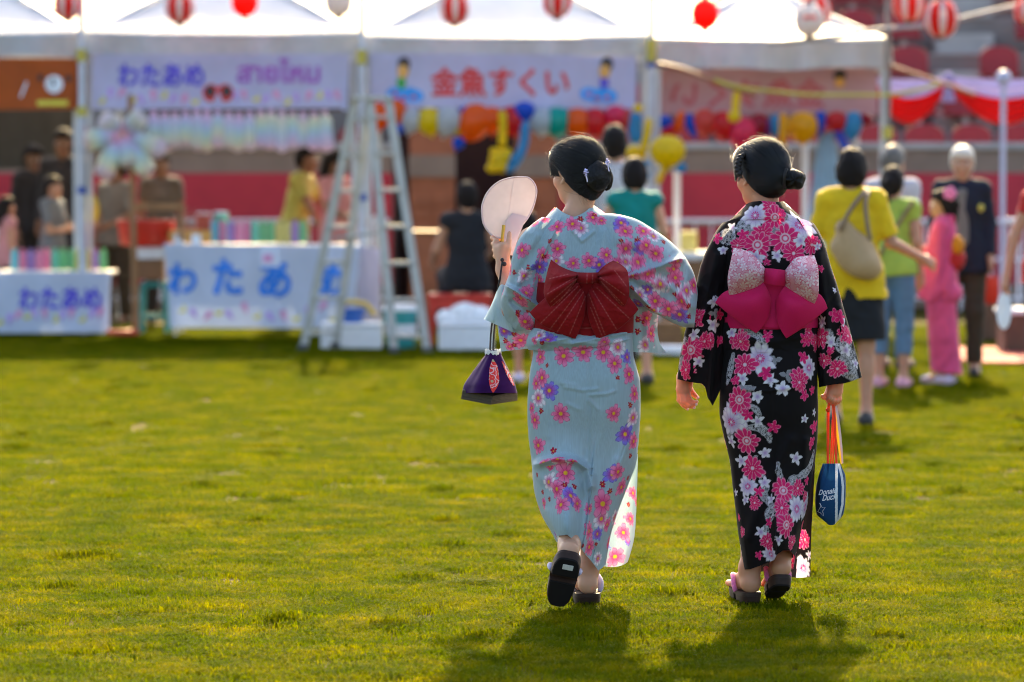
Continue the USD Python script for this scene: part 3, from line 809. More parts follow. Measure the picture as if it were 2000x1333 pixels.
def grandstand():
    YF = 38.0
    t = thing('grandstand', 'concrete grandstand with a pink banded front wall and stepped seat rows', 'grandstand', (0, YF, 0))
    X = lambda px: W(px, 300, YF)[0]
    def wall(x0, x1):
        put(t, 'front_wall', box(((x0 + x1) / 2, YF + 0.15, 0.78), (x1 - x0, 0.30, 1.56)), 'wall_beige')
        put(t, 'pink_band', box(((x0 + x1) / 2, YF - 0.012, 1.10), (x1 - x0 - 0.02, 0.03, 0.46)), 'wall_pink')
        put(t, 'pink_band', box(((x0 + x1) / 2, YF - 0.010, 0.52), (x1 - x0 - 0.02, 0.025, 0.58)), 'wall_pink')
        put(t, 'wall_cap', box(((x0 + x1) / 2, YF + 0.15, 1.595), (x1 - x0 + 0.04, 0.38, 0.07), bevel=0.01), 'concrete_white')
    wall(-9.0, X(768)); wall(X(1090), 11.0)
    for a, b in ((X(800), X(888)), (X(1006), X(1090) - 0.004)):
        put(t, 'brick_pier', box(((a + b) / 2, YF + 0.2, 1.15), (b - a, 0.5, 2.3), bevel=0.01), 'brick_orange')
        put(t, 'pier_band', box(((a + b) / 2, YF - 0.06, 1.40), (b - a + 0.02, 0.04, 0.22)), 'wall_beige')
        for k in range(7):
            for j in range(2):
                put(t, 'brick', box((a + (b - a) * (0.26 + 0.48 * j), YF - 0.056, 0.30 + 0.125 * k), ((b - a) * 0.44, 0.02, 0.10), bevel=0.004), 'brick_orange')
    put(t, 'tunnel_back', box(((X(768) + X(1090)) / 2, YF + 1.6, 1.15), (X(1090) - X(768) - 0.02, 0.1, 2.3)), 'tunnel_brown')
    put(t, 'tunnel_lintel', box(((X(768) + X(1090)) / 2, YF + 0.85, 2.34), (X(1090) - X(768) + 0.1, 1.7, 0.08)), 'concrete')
    for k in range(10):
        low = k < 2
        x0 = -9.0 if low else 2.46
        z = 1.32 + 0.42 * k
        y0 = YF + 1.0 + 0.8 * k
        if low:
            for a, b in ((-9.0, X(768)), (X(1090), 11.0)):
                put(t, 'terrace_step', box(((a + b) / 2, y0 + 0.1, z / 2), (b - a, 0.796 + 0.0, z), bevel=0.012), 'concrete')
        else:
            put(t, 'terrace_step', box(((x0 + 11.0) / 2, y0 + 0.1, z / 2), (11.0 - x0, 0.796, z), bevel=0.012), 'concrete')
            xa = W(1872, 100, y0)[0]
            put(t, 'aisle_step', box((xa, y0 - 0.44, z - 0.30), (0.62, 0.30, 0.22), bevel=0.01), 'concrete_white')
            put(t, 'step_nosing', box((xa, y0 - 0.298, z + 0.004), (0.64, 0.05, 0.02)), 'concrete_white')
    put(t, 'back_parapet', box((-3.3, YF + 2.4, 1.28), (11.4, 0.12, 2.56)), 'concrete')

def seats():
    x, z = np.linspace(-0.20, 0.20, 11), np.linspace(0, 1, 15)
    X, Z = np.meshgrid(x, z, indexing='ij')
    # a shell: front lip, pan, then the back rising with rounded top corners
    yy = np.where(Z < 0.45, -0.20 + 0.36 * Z / 0.45, 0.16 + 0.07 * (Z - 0.45) / 0.55)
    zz = np.where(Z < 0.45, 0.20 - 0.02 * np.sin(Z / 0.45 * np.pi), 0.20 + 0.30 * ((Z - 0.45) / 0.55))
    narrow = 1 - 0.16 * np.clip((Z - 0.75) / 0.25, 0, 1) ** 2
    g = np.stack([X * narrow, yy - 0.05 * (X / 0.2) ** 2 * (Z > 0.45), zz - 0.05 * np.clip((Z - 0.8) / 0.2, 0, 1) * (np.abs(X) / 0.2) ** 3], -1)
    lab, grp = 'dark red plastic bucket seat on the grandstand steps', 'red seats on the grandstand'
    src = thing('stadium_seat', lab, 'seat', (0, 0, 0), grp)
    put(src, 'seat_shell', sheet(g, 0.02), 'seat_red', 40)
    put(src, 'bracket', merge(box((0, 0.02, 0.09), (0.06, 0.26, 0.18)), box((0, 0.02, 0.01), (0.22, 0.30, 0.02))), 'concrete_white')
    first = True
    for k in range(10):
        zb, y0 = 1.32 + 0.42 * k, 39.0 + 0.8 * k
        step = 0.48
        xl, xr = -5.4, 6.4
        for x in np.arange(xl, xr, step):
            px, py = to_px(np.array([x, y0, zb + 0.4]))
            if px < -40 or px > 2040 or py < -60 or (k >= 1 and px < 1240) or (k >= 2 and px < 1455):
                continue
            if k >= 2 and abs(px - 1872) < 78:
                continue
            if k < 2 and 735 < px < 1125:
                continue
            if first:
                stage.GetPrimAtPath(src).GetAttribute('xformOp:translate').Set(Gf.Vec3d(float(x), y0, zb)); first = False
            else:
                copy_of(src, (x, y0, zb))

def railing():
    t = thing('railing', 'white metal railing with upright bars in front of the pink wall', 'railing', (0, 37.3, 0))
    for (a, b) in ((-40, 760), (1100, 2040)):
        xa, xb = W(a, 430, 37.3)[0], W(b, 430, 37.3)[0]
        for z in (0.87, 0.50, 0.12):
            put(t, 'rail', rod((xa, 37.3, z), (xb, 37.3, z), 0.022 if z > 0.8 else 0.016), 'rail_white', 40)
        for x in np.arange(xa, xb, 0.16):
            put(t, 'bar', rod((x, 37.3, 0.1), (x, 37.3, 0.86), 0.012, n=6), 'rail_white')
        for x in np.arange(xa, xb, 1.92):
            put(t, 'post', rod((x, 37.27, 0), (x, 37.27, 0.92), 0.028, n=8), 'rail_white', 40)

ground(); grass(); grandstand(); seats(); railing()

# ---------------------------------------------------------------- the tents
YT = 32.5
mat('tent_cloth', {'tc': ('texture_coordinate', {}), 'no': ('noise_texture', {'scale': 3.0, 'detail': 5.0}), 'ra': ('rgb_ramp', {'ramp': [(0.3, (0.74, 0.76, 0.80)), (0.7, (0.84, 0.85, 0.87))]}), 'p': ('principled_bsdf', {'roughness': 0.5}), 't': ('translucent_bsdf', {}), 'out': ('mix_closure', {'fac': 0.5})},
    [('tc.object', 'no.vector'), ('no.fac', 'ra.fac'), ('ra.color', 'p.base_color'), ('ra.color', 't.color'), ('p.BSDF', 'out.closure1'), ('t.BSDF', 'out.closure2')])
plain('valance_cloth', (0.66, 0.67, 0.70), 0.6, trans=0.22, var=0.12, scale=5)
plain('steel', (0.55, 0.58, 0.62), 0.35, metal=0.4, var=0.1)
plain('pole_white', (0.50, 0.54, 0.60), 0.45, var=0.15)
plain('pole_grey', (0.22, 0.20, 0.18), 0.6, var=0.2)
plain('tape_yellow', (0.65, 0.58, 0.10), 0.5, trans=0.1)
plain('tape_blue', (0.03, 0.08, 0.35), 0.5)

def tent(label, p0, p1, e0, e1, v0, v1, peak):
    xa, xb = W(p0, 200, YT)[0], W(p1, 200, YT)[0]
    ze = (W(p0, e0, YT)[2] + W(p1, e1, YT)[2]) / 2
    zv = (W(p0, v0, YT)[2] + W(p1, v1, YT)[2]) / 2
    yb = YT + 2.5
    t = thing('festival_tent', label, 'tent', ((xa + xb) / 2, YT + 1.25, 0))
    cx, cy = (xa + xb) / 2, YT + 1.25
    u = np.linspace(0, 1, 17)
    cor = [(xa, YT), (xb, YT), (xb, yb), (xa, yb)]
    for k in range(4):
        (ax, ay), (bx, by) = cor[k], cor[(k + 1) % 4]
        g = np.zeros((17, 17, 3))
        for i, s in enumerate(u):                                    # s from eave to peak
            for j, q in enumerate(u):
                x, y = ax + (bx - ax) * q, ay + (by - ay) * q
                g[i, j] = (x + (cx - x) * s, y + (cy - y) * s, ze + (peak - ze) * s - 0.10 * np.sin(np.pi * s) * 0.6 - 0.02 * np.sin(np.pi * q) * (1 - s))
        put(t, 'roof_panel', sheet(g, 0.002), 'tent_cloth', True)
        d = np.array([bx - ax, by - ay, 0]); L = np.linalg.norm(d); d /= L
        nrm = np.array([d[1], -d[0], 0])
        nq = 70
        g = np.zeros((10, nq, 3))
        for i, s in enumerate(np.linspace(0, 1, 10)):
            for j, q in enumerate(np.linspace(0, 1, nq)):
                wv = 0.025 * np.sin(q * 23 + 2 * np.sin(q * 9) + k) * s + 0.012 * np.sin(q * 61 + k) * s
                g[i, j] = np.array([ax + (bx - ax) * q, ay + (by - ay) * q, ze - 0.02 * np.sin(np.pi * q) - (ze - zv) * s * (1 + 0.05 * np.sin(q * 14 + k))]) + nrm * (wv + 0.012)
        put(t, 'valance', sheet(g, 0.002), 'valance_cloth', True)
        put(t, 'eave_bar', rod((ax, ay, ze - 0.03), (bx, by, ze - 0.03), 0.018), 'steel', 40)
        put(t, 'rafter', rod((ax, ay, ze - 0.03), (cx, cy, peak - 0.05), 0.014), 'steel', 40)
    for (x, y) in cor:
        put(t, 'leg', rod((x + (0.05 if x == xa else -0.05), y + (0.05 if y == YT else -0.05), 0), (x + (0.05 if x == xa else -0.05), y + (0.05 if y == YT else -0.05), ze - 0.02), 0.022), 'steel', 40)
        put(t, 'foot', box((x + (0.05 if x == xa else -0.05), y + (0.05 if y == YT else -0.05), 0.006), (0.14, 0.14, 0.012)), 'steel')
    return t

def backdrop():
    g = coons([(-380, 205, 0), (166, 205, 0)], [(-380, 332, 0), (166, 330, 0)], [(-380, 205, 0), (-380, 332, 0)], [(166, 205, 0), (166, 330, 0)], 10, 60)
    V = W(g[..., 0], g[..., 1], 35.35)
    V[..., 1] += 0.03 * np.sin(V[..., 0] * 9)
    solo('backdrop', sheet(V, 0.003), 'wear_dim', 'dark grey cloth hung at the back of the leftmost tent', 'cloth', smooth=True)
plain('wear_dim', (0.05, 0.045, 0.04), 0.85, var=0.2)
backdrop()
tent('white festival tent at the left edge, over the orange banner', -385, 158, 62, 62, 108, 110, 3.25)
tent('white festival tent over the violet lettered cotton candy banner', 162, 702, 61, 64, 106, 106, 3.25)
tent('white festival tent over the red lettered goldfish banner', 708, 1268, 66, 72, 104, 108, 3.25)
tent('white festival tent with its banner seen from behind, before the seats', 1274, 1736, 78, 70, 134, 128, 3.05)

def tall_pole(px, label, bottom=0.0, tapes=(), m_p='pole_white', r=0.030):
    p = W(px, 300, YT - 0.12)
    t = thing('pole', label, 'pole', (p[0], p[1], 0))
    put(t, 'shaft', rod((p[0], p[1], bottom), (p[0], p[1], 3.25), r, r * 0.9, 14), m_p, 40)
    for (py, h, m_) in tapes:
        z = W(px, py, YT - 0.12)[2]
        put(t, 'tape', rod((p[0], p[1], z - h), (p[0], p[1], z + h), 0.041, n=14), m_, 40)
    return p
tall_pole(160, 'tall white pole between the orange and the violet lettered banner', tapes=((108, 0.05, 'tape_yellow'), (218, 0.04, 'tape_yellow'), (372, 0.03, 'tape_blue')))
tall_pole(707, 'tall white pole behind the top of the stepladder', tapes=((112, 0.06, 'tape_yellow'), (386, 0.03, 'tape_blue')))
tall_pole(1272, 'tall white pole beside the round yellow balloon', tapes=((125, 0.03, 'tape_blue'), (100, 0.10, 'tape_yellow')))
tall_pole(1733, 'tall grey pole at the corner of the rightmost tent', tapes=((260, 0.05, 'tape_yellow'),), m_p='pole_grey', r=0.026)

# ---------------------------------------------------------------- lanterns
plain('lantern_red', (0.92, 0.016, 0.004), 0.55, trans=0.60, var=0.06)
plain('lantern_white', (0.70, 0.66, 0.67), 0.6, trans=0.34, var=0.05)
plain('lantern_cap', (0.16, 0.08, 0.04), 0.6)
plain('wire_dark', (0.06, 0.06, 0.06), 0.6)

def lantern(px, py, rpx, kind, label, y, turn=0.0, wire=2.98):
    c = W(px, py, y)
    r = rpx / FPX * y
    t = thing('paper_lantern', label, 'lantern', c, None)
    th = np.linspace(-1.25, 1.25, 21)
    prof = lambda o: [((r + o) * math.cos(a) ** 0.85 * (1 + 0.012 * (-1) ** i), (r + o) * 1.12 * math.sin(a)) for i, a in enumerate(th)]
    base = 'lantern_red' if kind == 'red' else 'lantern_white'
    put(t, 'paper_globe', lathe(prof(0), c, 40), base, True)
    if kind == 'striped':
        for k in range(6):
            a0 = turn + k * np.pi / 3
            an = np.linspace(a0, a0 + np.pi / 6 * 1.15, 8)
            P = np.array(prof(0.0025))
            g = np.stack([P[:, None, 0] * np.cos(an), P[:, None, 0] * np.sin(an), np.broadcast_to(P[:, 1:2], (len(P), 8))], -1) + c
            put(t, 'red_stripe', sheet(g), 'lantern_red', True)
    if kind == 'mark':
        put(t, 'red_mark', merge(*[box(c + (dx, -r * 0.985, 0.02), (0.022, 0.006, 0.035), bevel=0.002) for dx in (-0.045, -0.018, 0.012, 0.04)]), 'lantern_red')
    for s in (-1, 1):
        put(t, 'cap', rod(c + (0, 0, s * r * 1.05), c + (0, 0, s * (r * 1.05 + 0.03)), r * 0.30, r * 0.24, 16), 'lantern_cap', 40)
    put(t, 'hook', rod(c + (0, 0, r * 1.05 + 0.03), (c[0], c[1], max(wire, c[2] + r + 0.05)), 0.003, n=5), 'wire_dark')

YL = 32.0
for px, py, rp, kind, lab, turn in ((131, 10, 26, 'striped', 'red and white striped lantern beside the leftmost tall pole', 2.55), (351, 15, 28, 'striped', 'red and white striped lantern above the violet lettering', 2.9),
        (478, 3, 26, 'red', 'plain red lantern high above the violet lettered banner', 0), (661, 3, 27, 'white', 'plain white lantern to the left of the stepladder pole', 0), (888, 17, 28, 'striped', 'red and white striped lantern above the red goldfish lettering', 2.9),
        (1088, 4, 27, 'striped', 'red and white striped lantern above the right end of the goldfish banner', 2.35), (1377, 28, 27, 'red', 'plain red lantern in front of the rightmost tent roof', 0), (1580, 40, 29, 'mark', 'white lantern with a red mark on the rightmost tent', 0)):
    lantern(px, py, rp, kind, lab, YL, turn)
lantern(1594, 22, 29, 'striped', 'red and white lantern mostly hidden by the marked white lantern', YL + 0.5, 2.6)
lantern(1775, 8, 31, 'striped', 'striped lantern just right of the grey corner pole', YL + 0.4, 2.45)
lantern(1838, 37, 33, 'striped', 'large striped lantern in front of the dark red seats', YL - 0.2, 2.85)
lantern(2003, 22, 22, 'striped', 'pale striped lantern cut by the right edge of the picture', YL, 2.5)
ln = [W(x, y, YL) for x, y in ((-300, -42), (160, -52), (440, -38), (707, -50), (990, -38), (1272, -50), (1500, -30), (1733, -40), (1900, -32), (2200, -40))]
solo('lantern_wire', tube(smooth_line(ln, 80), 0.006, 6), 'wire_dark', 'dark wire from which the row of paper lanterns hangs', 'wire')
plain('cable_grey', (0.36, 0.36, 0.37), 0.6, var=0.15)
solo('cable', tube(smooth_line([W(x, y, YL + 0.25) for x, y in ((1500, 84), (1600, 76), (1690, 62), (1735, 56), (1790, 52), (1850, 42), (1930, 24), (2060, -6))], 40), 0.020, 8), 'cable_grey', 'thick grey cable sloping up past the corner pole to the right', 'cable')

# ---------------------------------------------------------------- banners
def text_shape(s, size, gap=0.0):
    """painted letters as flat shapes, lower left at the origin, size = the em"""
    x, out = 0.0, []
    for ch in s:
        adv, polys = GLYPHS[ch]
        for rings in polys:
            P = Polygon(rings[0], rings[1:]).buffer(0)
            out.append((P, x))
        x += adv + gap
    from shapely import affinity
    return unary_union([affinity.affine_transform(P, [size / 100, 0, 0, size / 100, dx * size / 100, 0]) for P, dx in out]), x * size / 100

plain('banner_cloth', (0.64, 0.65, 0.86), 0.7, trans=0.30, var=0.07, scale=4)
plain('banner_white', (0.72, 0.77, 0.90), 0.7, trans=0.20, var=0.07, scale=4)
plain('banner_orange', (0.50, 0.10, 0.010), 0.7, trans=0.15, var=0.15, scale=4)
plain('ink_violet', (0.10, 0.075, 0.55), 0.6, var=0.2, scale=12)
plain('ink_purple', (0.34, 0.10, 0.46), 0.6, var=0.2, scale=12)
plain('ink_red', (0.62, 0.035, 0.030), 0.6, var=0.2, scale=12)
plain('ink_blue', (0.015, 0.19, 0.68), 0.6, var=0.2, scale=12)
plain('ink_sky', (0.02, 0.30, 0.75), 0.6, var=0.2, scale=12)
plain('ink_yellow', (0.70, 0.60, 0.06), 0.6)
plain('ink_lilac', (0.52, 0.34, 0.70), 0.6)
plain('ink_pink', (0.70, 0.30, 0.50), 0.6)
plain('ink_black', (0.03, 0.025, 0.025), 0.6)
plain('ink_skin', (0.70, 0.36, 0.08), 0.6)
plain('ink_green', (0.04, 0.32, 0.06), 0.6)
plain('ink_white', (0.78, 0.80, 0.84), 0.6)
plain('note_paper', (0.66, 0.70, 0.82), 0.6)
plain('ink_faded', (0.50, 0.12, 0.14), 0.7)
plain('banner_back', (0.60, 0.38, 0.44), 0.7, trans=0.30, var=0.08, scale=4)

class Banner:
    """a hanging cloth with flat paint on it; (px, py) of the photograph give the places on its plane"""
    def __init__(self, name, label, cat, corners, y, cloth_, wave=0.010, seed=0, parent=None):
        tl, tr, bl, br = corners
        self.y, self.wave, self.seed = y, wave, seed
        g = coons([(*tl, 0), (*tr, 0)], [(*bl, 0), (*br, 0)], [(*tl, 0), (*bl, 0)], [(*tr, 0), (*br, 0)], 16, 72)
        V = W(g[..., 0], g[..., 1], y)
        V[..., 1] += self.ripple(V)
        self.t = thing(name, label, cat, W((tl[0] + tr[0]) / 2, bl[1], y)) if parent is None else parent
        put(self.t, 'banner_cloth', sheet(V, 0.002), cloth_, True)
    def ripple(self, V):
        return self.wave * (np.sin(V[..., 0] * 7 + self.seed + 1.3 * np.sin(V[..., 2] * 5)) + 0.5 * np.sin(V[..., 0] * 17 + V[..., 2] * 9 + self.seed))
    def paint(self, part, shape, px, py, material, mirror=False):
        """shape in metres; its lower left corner at the pixel"""
        m = extrude(shape, 0.0006)
        m = m.subdivide_to_size(0.06) if len(m.faces) < 4000 else m
        v = m.vertices.copy()
        if mirror: v[:, 0] *= -1
        o = W(px, py, self.y)
        self.layer = getattr(self, 'layer', 0) + 1
        P = np.stack([o[0] + v[:, 0], self.y - 0.0060 - 0.0008 * self.layer - v[:, 2], o[2] + v[:, 1]], 1)
        P[:, 1] += self.ripple(P)
        f = m.faces if mirror else m.faces
        put(self.t, part, trimesh.Trimesh(P, f, process=False), material)
    def text(self, s, px, py, width_px, material, mirror=False, stretch=1.0):
        from shapely import affinity
        sh, w = text_shape(s, 1.0)
        x0, y0, x1, y1 = sh.bounds
        k = width_px / FPX * self.y / (x1 - x0)
        sh = affinity.affine_transform(sh, [k, 0, 0, k * stretch, -x0 * k, -y0 * k * stretch])
        self.paint('lettering', sh, px, py, material, mirror)
    def dots(self, part, pts, r, material, sx=1.0, sy=1.0):
        from shapely import affinity
        if len(pts) > 1 and part != 'painted_pool':
            for p in pts:
                self.dots(part, [p], r, material, sx, sy)
            return
        o = W(pts[0][0], pts[0][1], self.y)
        sh = unary_union([affinity.scale(Point(*(W(x, y, self.y)[[0, 2]] - o[[0, 2]])).buffer(r, 8), sx, sy) for x, y in pts])
        self.paint(part, sh, pts[0][0], pts[0][1], material)

def moon(r):
    return Point(0, 0).buffer(r, 8).difference(Point(-r * 0.5, r * 0.45).buffer(r * 0.85, 8))

def sprinkle(b, x0, x1, y0, y1, n, seed):
    """the row of little painted cones and crescents along a banner's foot"""
    from shapely import affinity
    r = np.random.default_rng(seed)
    o = W(x0, y1, b.y)
    sets = {'ink_yellow': [], 'ink_lilac': [], 'ink_pink': []}
    for k in range(n):
        px = x0 + (x1 - x0) * (k + 0.5) / n + r.uniform(-3, 3); py = r.uniform(y0, y1)
        c = W(px, py, b.y) - o
        m_ = ('ink_yellow', 'ink_lilac', 'ink_pink')[k % 3]
        s = moon(0.035) if k % 3 == 0 else Polygon([(-0.028, 0.03), (0.028, 0.03), (0, -0.05)]).union(Point(0, 0.035).buffer(0.026, 6))
        sets[m_].append(affinity.translate(affinity.rotate(s, r.uniform(-40, 40)), c[0], c[2]))
    for m_, ss in sets.items():
        for q in ss:
            b.layer = 0
            b.paint('painted_motif', q, x0, y1, m_)

YB = YT - 0.06
b = Banner('banner', 'orange banner with a round white emblem at the left edge', 'banner', ((-380, 112), (155, 114), (-380, 218), (155, 214)), YB, 'banner_orange', seed=1)
b.dots('emblem_disc', [(106, 165)], 0.075, 'ink_white')
b.dots('emblem_mark', [(104, 160)], 0.024, 'ink_black', 0.7, 1.3)
b.dots('emblem_spot', [(79, 152), (134, 154)], 0.026, 'ink_black', 0.9, 1.1)
b.paint('yellow_bar', Polygon([(0, 0), (0.26, 0), (0.26, 0.045), (0, 0.045)]), 73, 207, 'ink_yellow')
b.paint('white_streak', Polygon([(0, 0), (0.02, 0.01), (0.07, 0.13), (0.055, 0.14)]), 38, 192, 'ink_white')
b = Banner('banner', 'lilac banner with violet Japanese and purple Thai lettering', 'banner', ((180, 107), (684, 106), (178, 214), (678, 216)), YB, 'banner_cloth', seed=2)
b.text('わたあめ', 231, 170, 168, 'ink_violet', stretch=1.15)
b.text('สายไหม', 463, 163, 162, 'ink_purple', stretch=1.0)
b.dots('red_ring', [(412, 182), (440, 182)], 0.075, 'ink_red', 0.95, 1.0)
b.dots('black_oval', [(410, 179), (443, 179)], 0.048, 'ink_black', 0.85, 1.0)
b.paint('cloth_notch', Polygon([(-0.04, 0), (0.04, 0), (0, 0.09)]), 426, 199, 'banner_cloth')
sprinkle(b, 186, 672, 184, 198, 24, 5)
b = Banner('banner', 'lilac banner with bold red goldfish lettering and two painted children', 'banner', ((722, 104), (1244, 110), (724, 212), (1242, 217)), YB, 'banner_cloth', seed=3)
b.text('金魚すくい', 841, 190, 270, 'ink_red', stretch=1.08)
for x0, shirt in ((786, 'ink_green'), (1164, 'ink_violet')):
    fx = 0 if x0 < 1000 else 1
    b.dots('painted_pool', [(x0 - 14, 184), (x0, 188), (x0 + 14, 184), (x0 + 24, 188)], 0.062, 'ink_sky', 1.2, 0.9)
    b.dots('painted_fish', [(x0 - 14, 184), (x0 + 2, 192), (x0 + 22, 190)], 0.020, 'ink_red', 1.2, 0.8)
    b.dots('painted_shirt', [(x0 - 2 + 18 * fx, 162)], 0.042, shirt, 0.9, 1.3)
    b.dots('painted_hair', [(x0 + 3 + 18 * fx, 126)], 0.056, 'ink_black', 0.95, 1.1)
    b.dots('painted_face', [(x0 + 1 + 16 * fx, 140)], 0.050, 'ink_skin', 0.95, 1.15)
b = Banner('banner', 'shaded mauve banner whose mirrored lettering shows from behind', 'banner', ((1284, 134), (1714, 132), (1286, 228), (1714, 226)), YT + 0.55, 'banner_back', seed=4)
b.text('金魚すくい', 1612, 212, 302, 'ink_faded', mirror=True, stretch=0.95)
b.dots('painted_hair', [(1640, 148)], 0.055, 'ink_black'); b.dots('painted_face', [(1640, 162)], 0.045, 'ink_skin')

# ---------------------------------------------------------------- the stalls and what stands on them
plain('wood', (0.28, 0.13, 0.045), 0.6, var=0.3, scale=8)
plain('wood_dark', (0.11, 0.05, 0.025), 0.7, var=0.3, scale=8)
plain('bamboo', (0.30, 0.12, 0.06), 0.5, var=0.2, scale=10)
plain('teal_plastic', (0.03, 0.26, 0.25), 0.35, var=0.08)
plain('aqua_plastic', (0.06, 0.42, 0.42), 0.35, var=0.06, trans=0.1)
plain('red_plastic', (0.55, 0.03, 0.015), 0.4, var=0.1)
plain('foam_white', (0.78, 0.79, 0.80), 0.8, var=0.06, scale=20, bump=0.002, bscale=90)
plain('card_brown', (0.22, 0.11, 0.05), 0.8, var=0.15)
plain('orange_box', (0.60, 0.28, 0.05), 0.6, var=0.15)
plain('blue_plastic', (0.03, 0.12, 0.42), 0.35)
plain('yellow_plastic', (0.62, 0.42, 0.02), 0.4)
plain('ladder_metal', (0.42, 0.41, 0.37), 0.5, metal=0.25, var=0.12, scale=8)
plain('post_lilac', (0.46, 0.47, 0.60), 0.45)
plain('pale_blue_sheet', (0.36, 0.52, 0.66), 0.4, trans=0.45, var=0.1)
plain('cellophane', dye=True, col=(0, 0, 0), rough=0.25, trans=0.35, var=0.10, scale=14, coat=0.4)
PASTEL = dict(cyan=(0.16, 0.56, 0.66), pink=(0.75, 0.28, 0.44), violet=(0.46, 0.30, 0.62), mint=(0.22, 0.66, 0.50), green=(0.25, 0.60, 0.30), yellow=(0.72, 0.66, 0.24), rose=(0.80, 0.36, 0.52))
for k, c in PASTEL.items():
    plain('pastel_' + k, c, 0.35, trans=0.25, var=0.08)

ORD = ('first', 'second', 'third', 'fourth', 'fifth', 'sixth', 'seventh', 'eighth', 'ninth', 'tenth', 'eleventh', 'twelfth', 'thirteenth', 'fourteenth', 'fifteenth', 'sixteenth', 'seventeenth')

def stall_table(name, label, cloth_corners, y, top_depth, text, ink, text_px, legs=True, front=True):
    tl, tr, bl, br = cloth_corners
    a, b_ = W(*tl, y), W(*tr, y)
    z = (a[2] + b_[2]) / 2
    t = thing(name, label, 'table', ((a[0] + b_[0]) / 2, y + top_depth / 2, 0))
    put(t, 'table_top', box(((a[0] + b_[0]) / 2, y + top_depth / 2 + 0.01, z - 0.02), (b_[0] - a[0], top_depth, 0.03), bevel=0.006), 'foam_white')
    for x in (a[0] + 0.08, b_[0] - 0.08):
        for yy in (y + 0.08, y + top_depth - 0.08):
            put(t, 'leg', rod((x, yy, 0), (x, yy, z - 0.035), 0.018), 'steel', 40)
    return t, z

# left table
t, z1 = stall_table('stall_table', 'low table at the left edge under a white cloth with violet letters', ((-120, 530), (215, 530), (-120, 650), (213, 650)), 32.3, 0.62, None, None, None)
b = Banner('table_cloth', 'white cloth with violet Japanese letters on the low left table', 'cloth', ((-120, 532), (216, 531), (-120, 652), (213, 650)), 32.26, 'banner_white', wave=0.008, seed=6)
b.text('わたあめ', 37, 605, 162, 'ink_violet', stretch=1.15)
sprinkle(b, -10, 205, 612, 628, 12, 8)
# middle table, its big blue letters
t, z2 = stall_table('stall_table', 'table before the ladder under a white cloth with big blue letters', ((322, 476), (702, 482), (330, 640), (700, 640)), 32.0, 0.75, None, None, None)
b = Banner('table_cloth', 'white cloth with large blue Japanese letters beside the ladder', 'cloth', ((320, 476), (704, 482), (332, 640), (690, 642)), 31.96, 'banner_white', wave=0.012, seed=7)
for ch, px, w in (('わ', 328, 56), ('た', 415, 60), ('あ', 506, 62), ('め', 614, 60)):
    b.text(ch, px, 576 if ch in 'わた' else 582, w, 'ink_blue', stretch=1.15)
b.paint('pinned_note', Polygon([(0, 0), (0.17, 0), (0.17, 0.19), (0, 0.19)]), 508, 522, 'note_paper')
b.paint('note_mark', Polygon([(0, 0), (0.08, 0), (0.08, 0.07), (0, 0.07)]), 514, 513, 'ink_pink')
sprinkle(b, 340, 690, 596, 622, 14, 9)
sd = coons([(704, 482, 0.0), (742, 486, 0.7)], [(694, 640, 0.0), (740, 622, 0.7)], [(704, 482, 0.0), (694, 640, 0.0)], [(742, 486, 0.7), (740, 622, 0.7)], 10, 16)
solo('table_cloth', sheet(W(sd[..., 0], sd[..., 1], 31.96 + sd[..., 2]), 0.002), 'banner_cloth', 'lilac cloth over the ladder-side end of the middle table', 'cloth', smooth=True)

def tube_row(xs, ytop, ybot, y, cols, where):
    """upright packets of pastel sugar floss"""
    for k, (x, c) in enumerate(zip(xs, cols)):
        a, b_ = W(x, ybot, y), W(x, ytop, y)
        h = b_[2] - a[2]
        t = thing('candy_packet', f'pastel {c} candy packet, {ORD[k]} from the left {where}', 'packet', a, f'pastel candy packets {where}')
        w = 0.031
        put(t, 'packet_body', lathe([(0.4 * w, 0), (w, 0.01), (w * 1.02, h * 0.45), (w, h * 0.82), (w * 0.45, h * 0.90)], a, 14), 'pastel_' + c, True)
        put(t, 'packet_frill', lathe([(w * 0.42, h * 0.89), (w * 0.95, h), (w * 0.9, h * 0.99), (w * 0.3, h * 0.90)], a, 14), 'pastel_' + c, True)
tube_row(np.linspace(29, 202, 12), 486, 529, 32.48, ['cyan', 'pink', 'violet', 'rose', 'pink', 'mint', 'green', 'green', 'yellow', 'yellow', 'violet', 'green'], 'on the low left table')
tube_row(np.linspace(419, 592, 12), 430, 476, 32.3, ['cyan', 'pink', 'violet', 'rose', 'pink', 'mint', 'green', 'green', 'yellow', 'yellow', 'violet', 'green'], 'on the middle table')

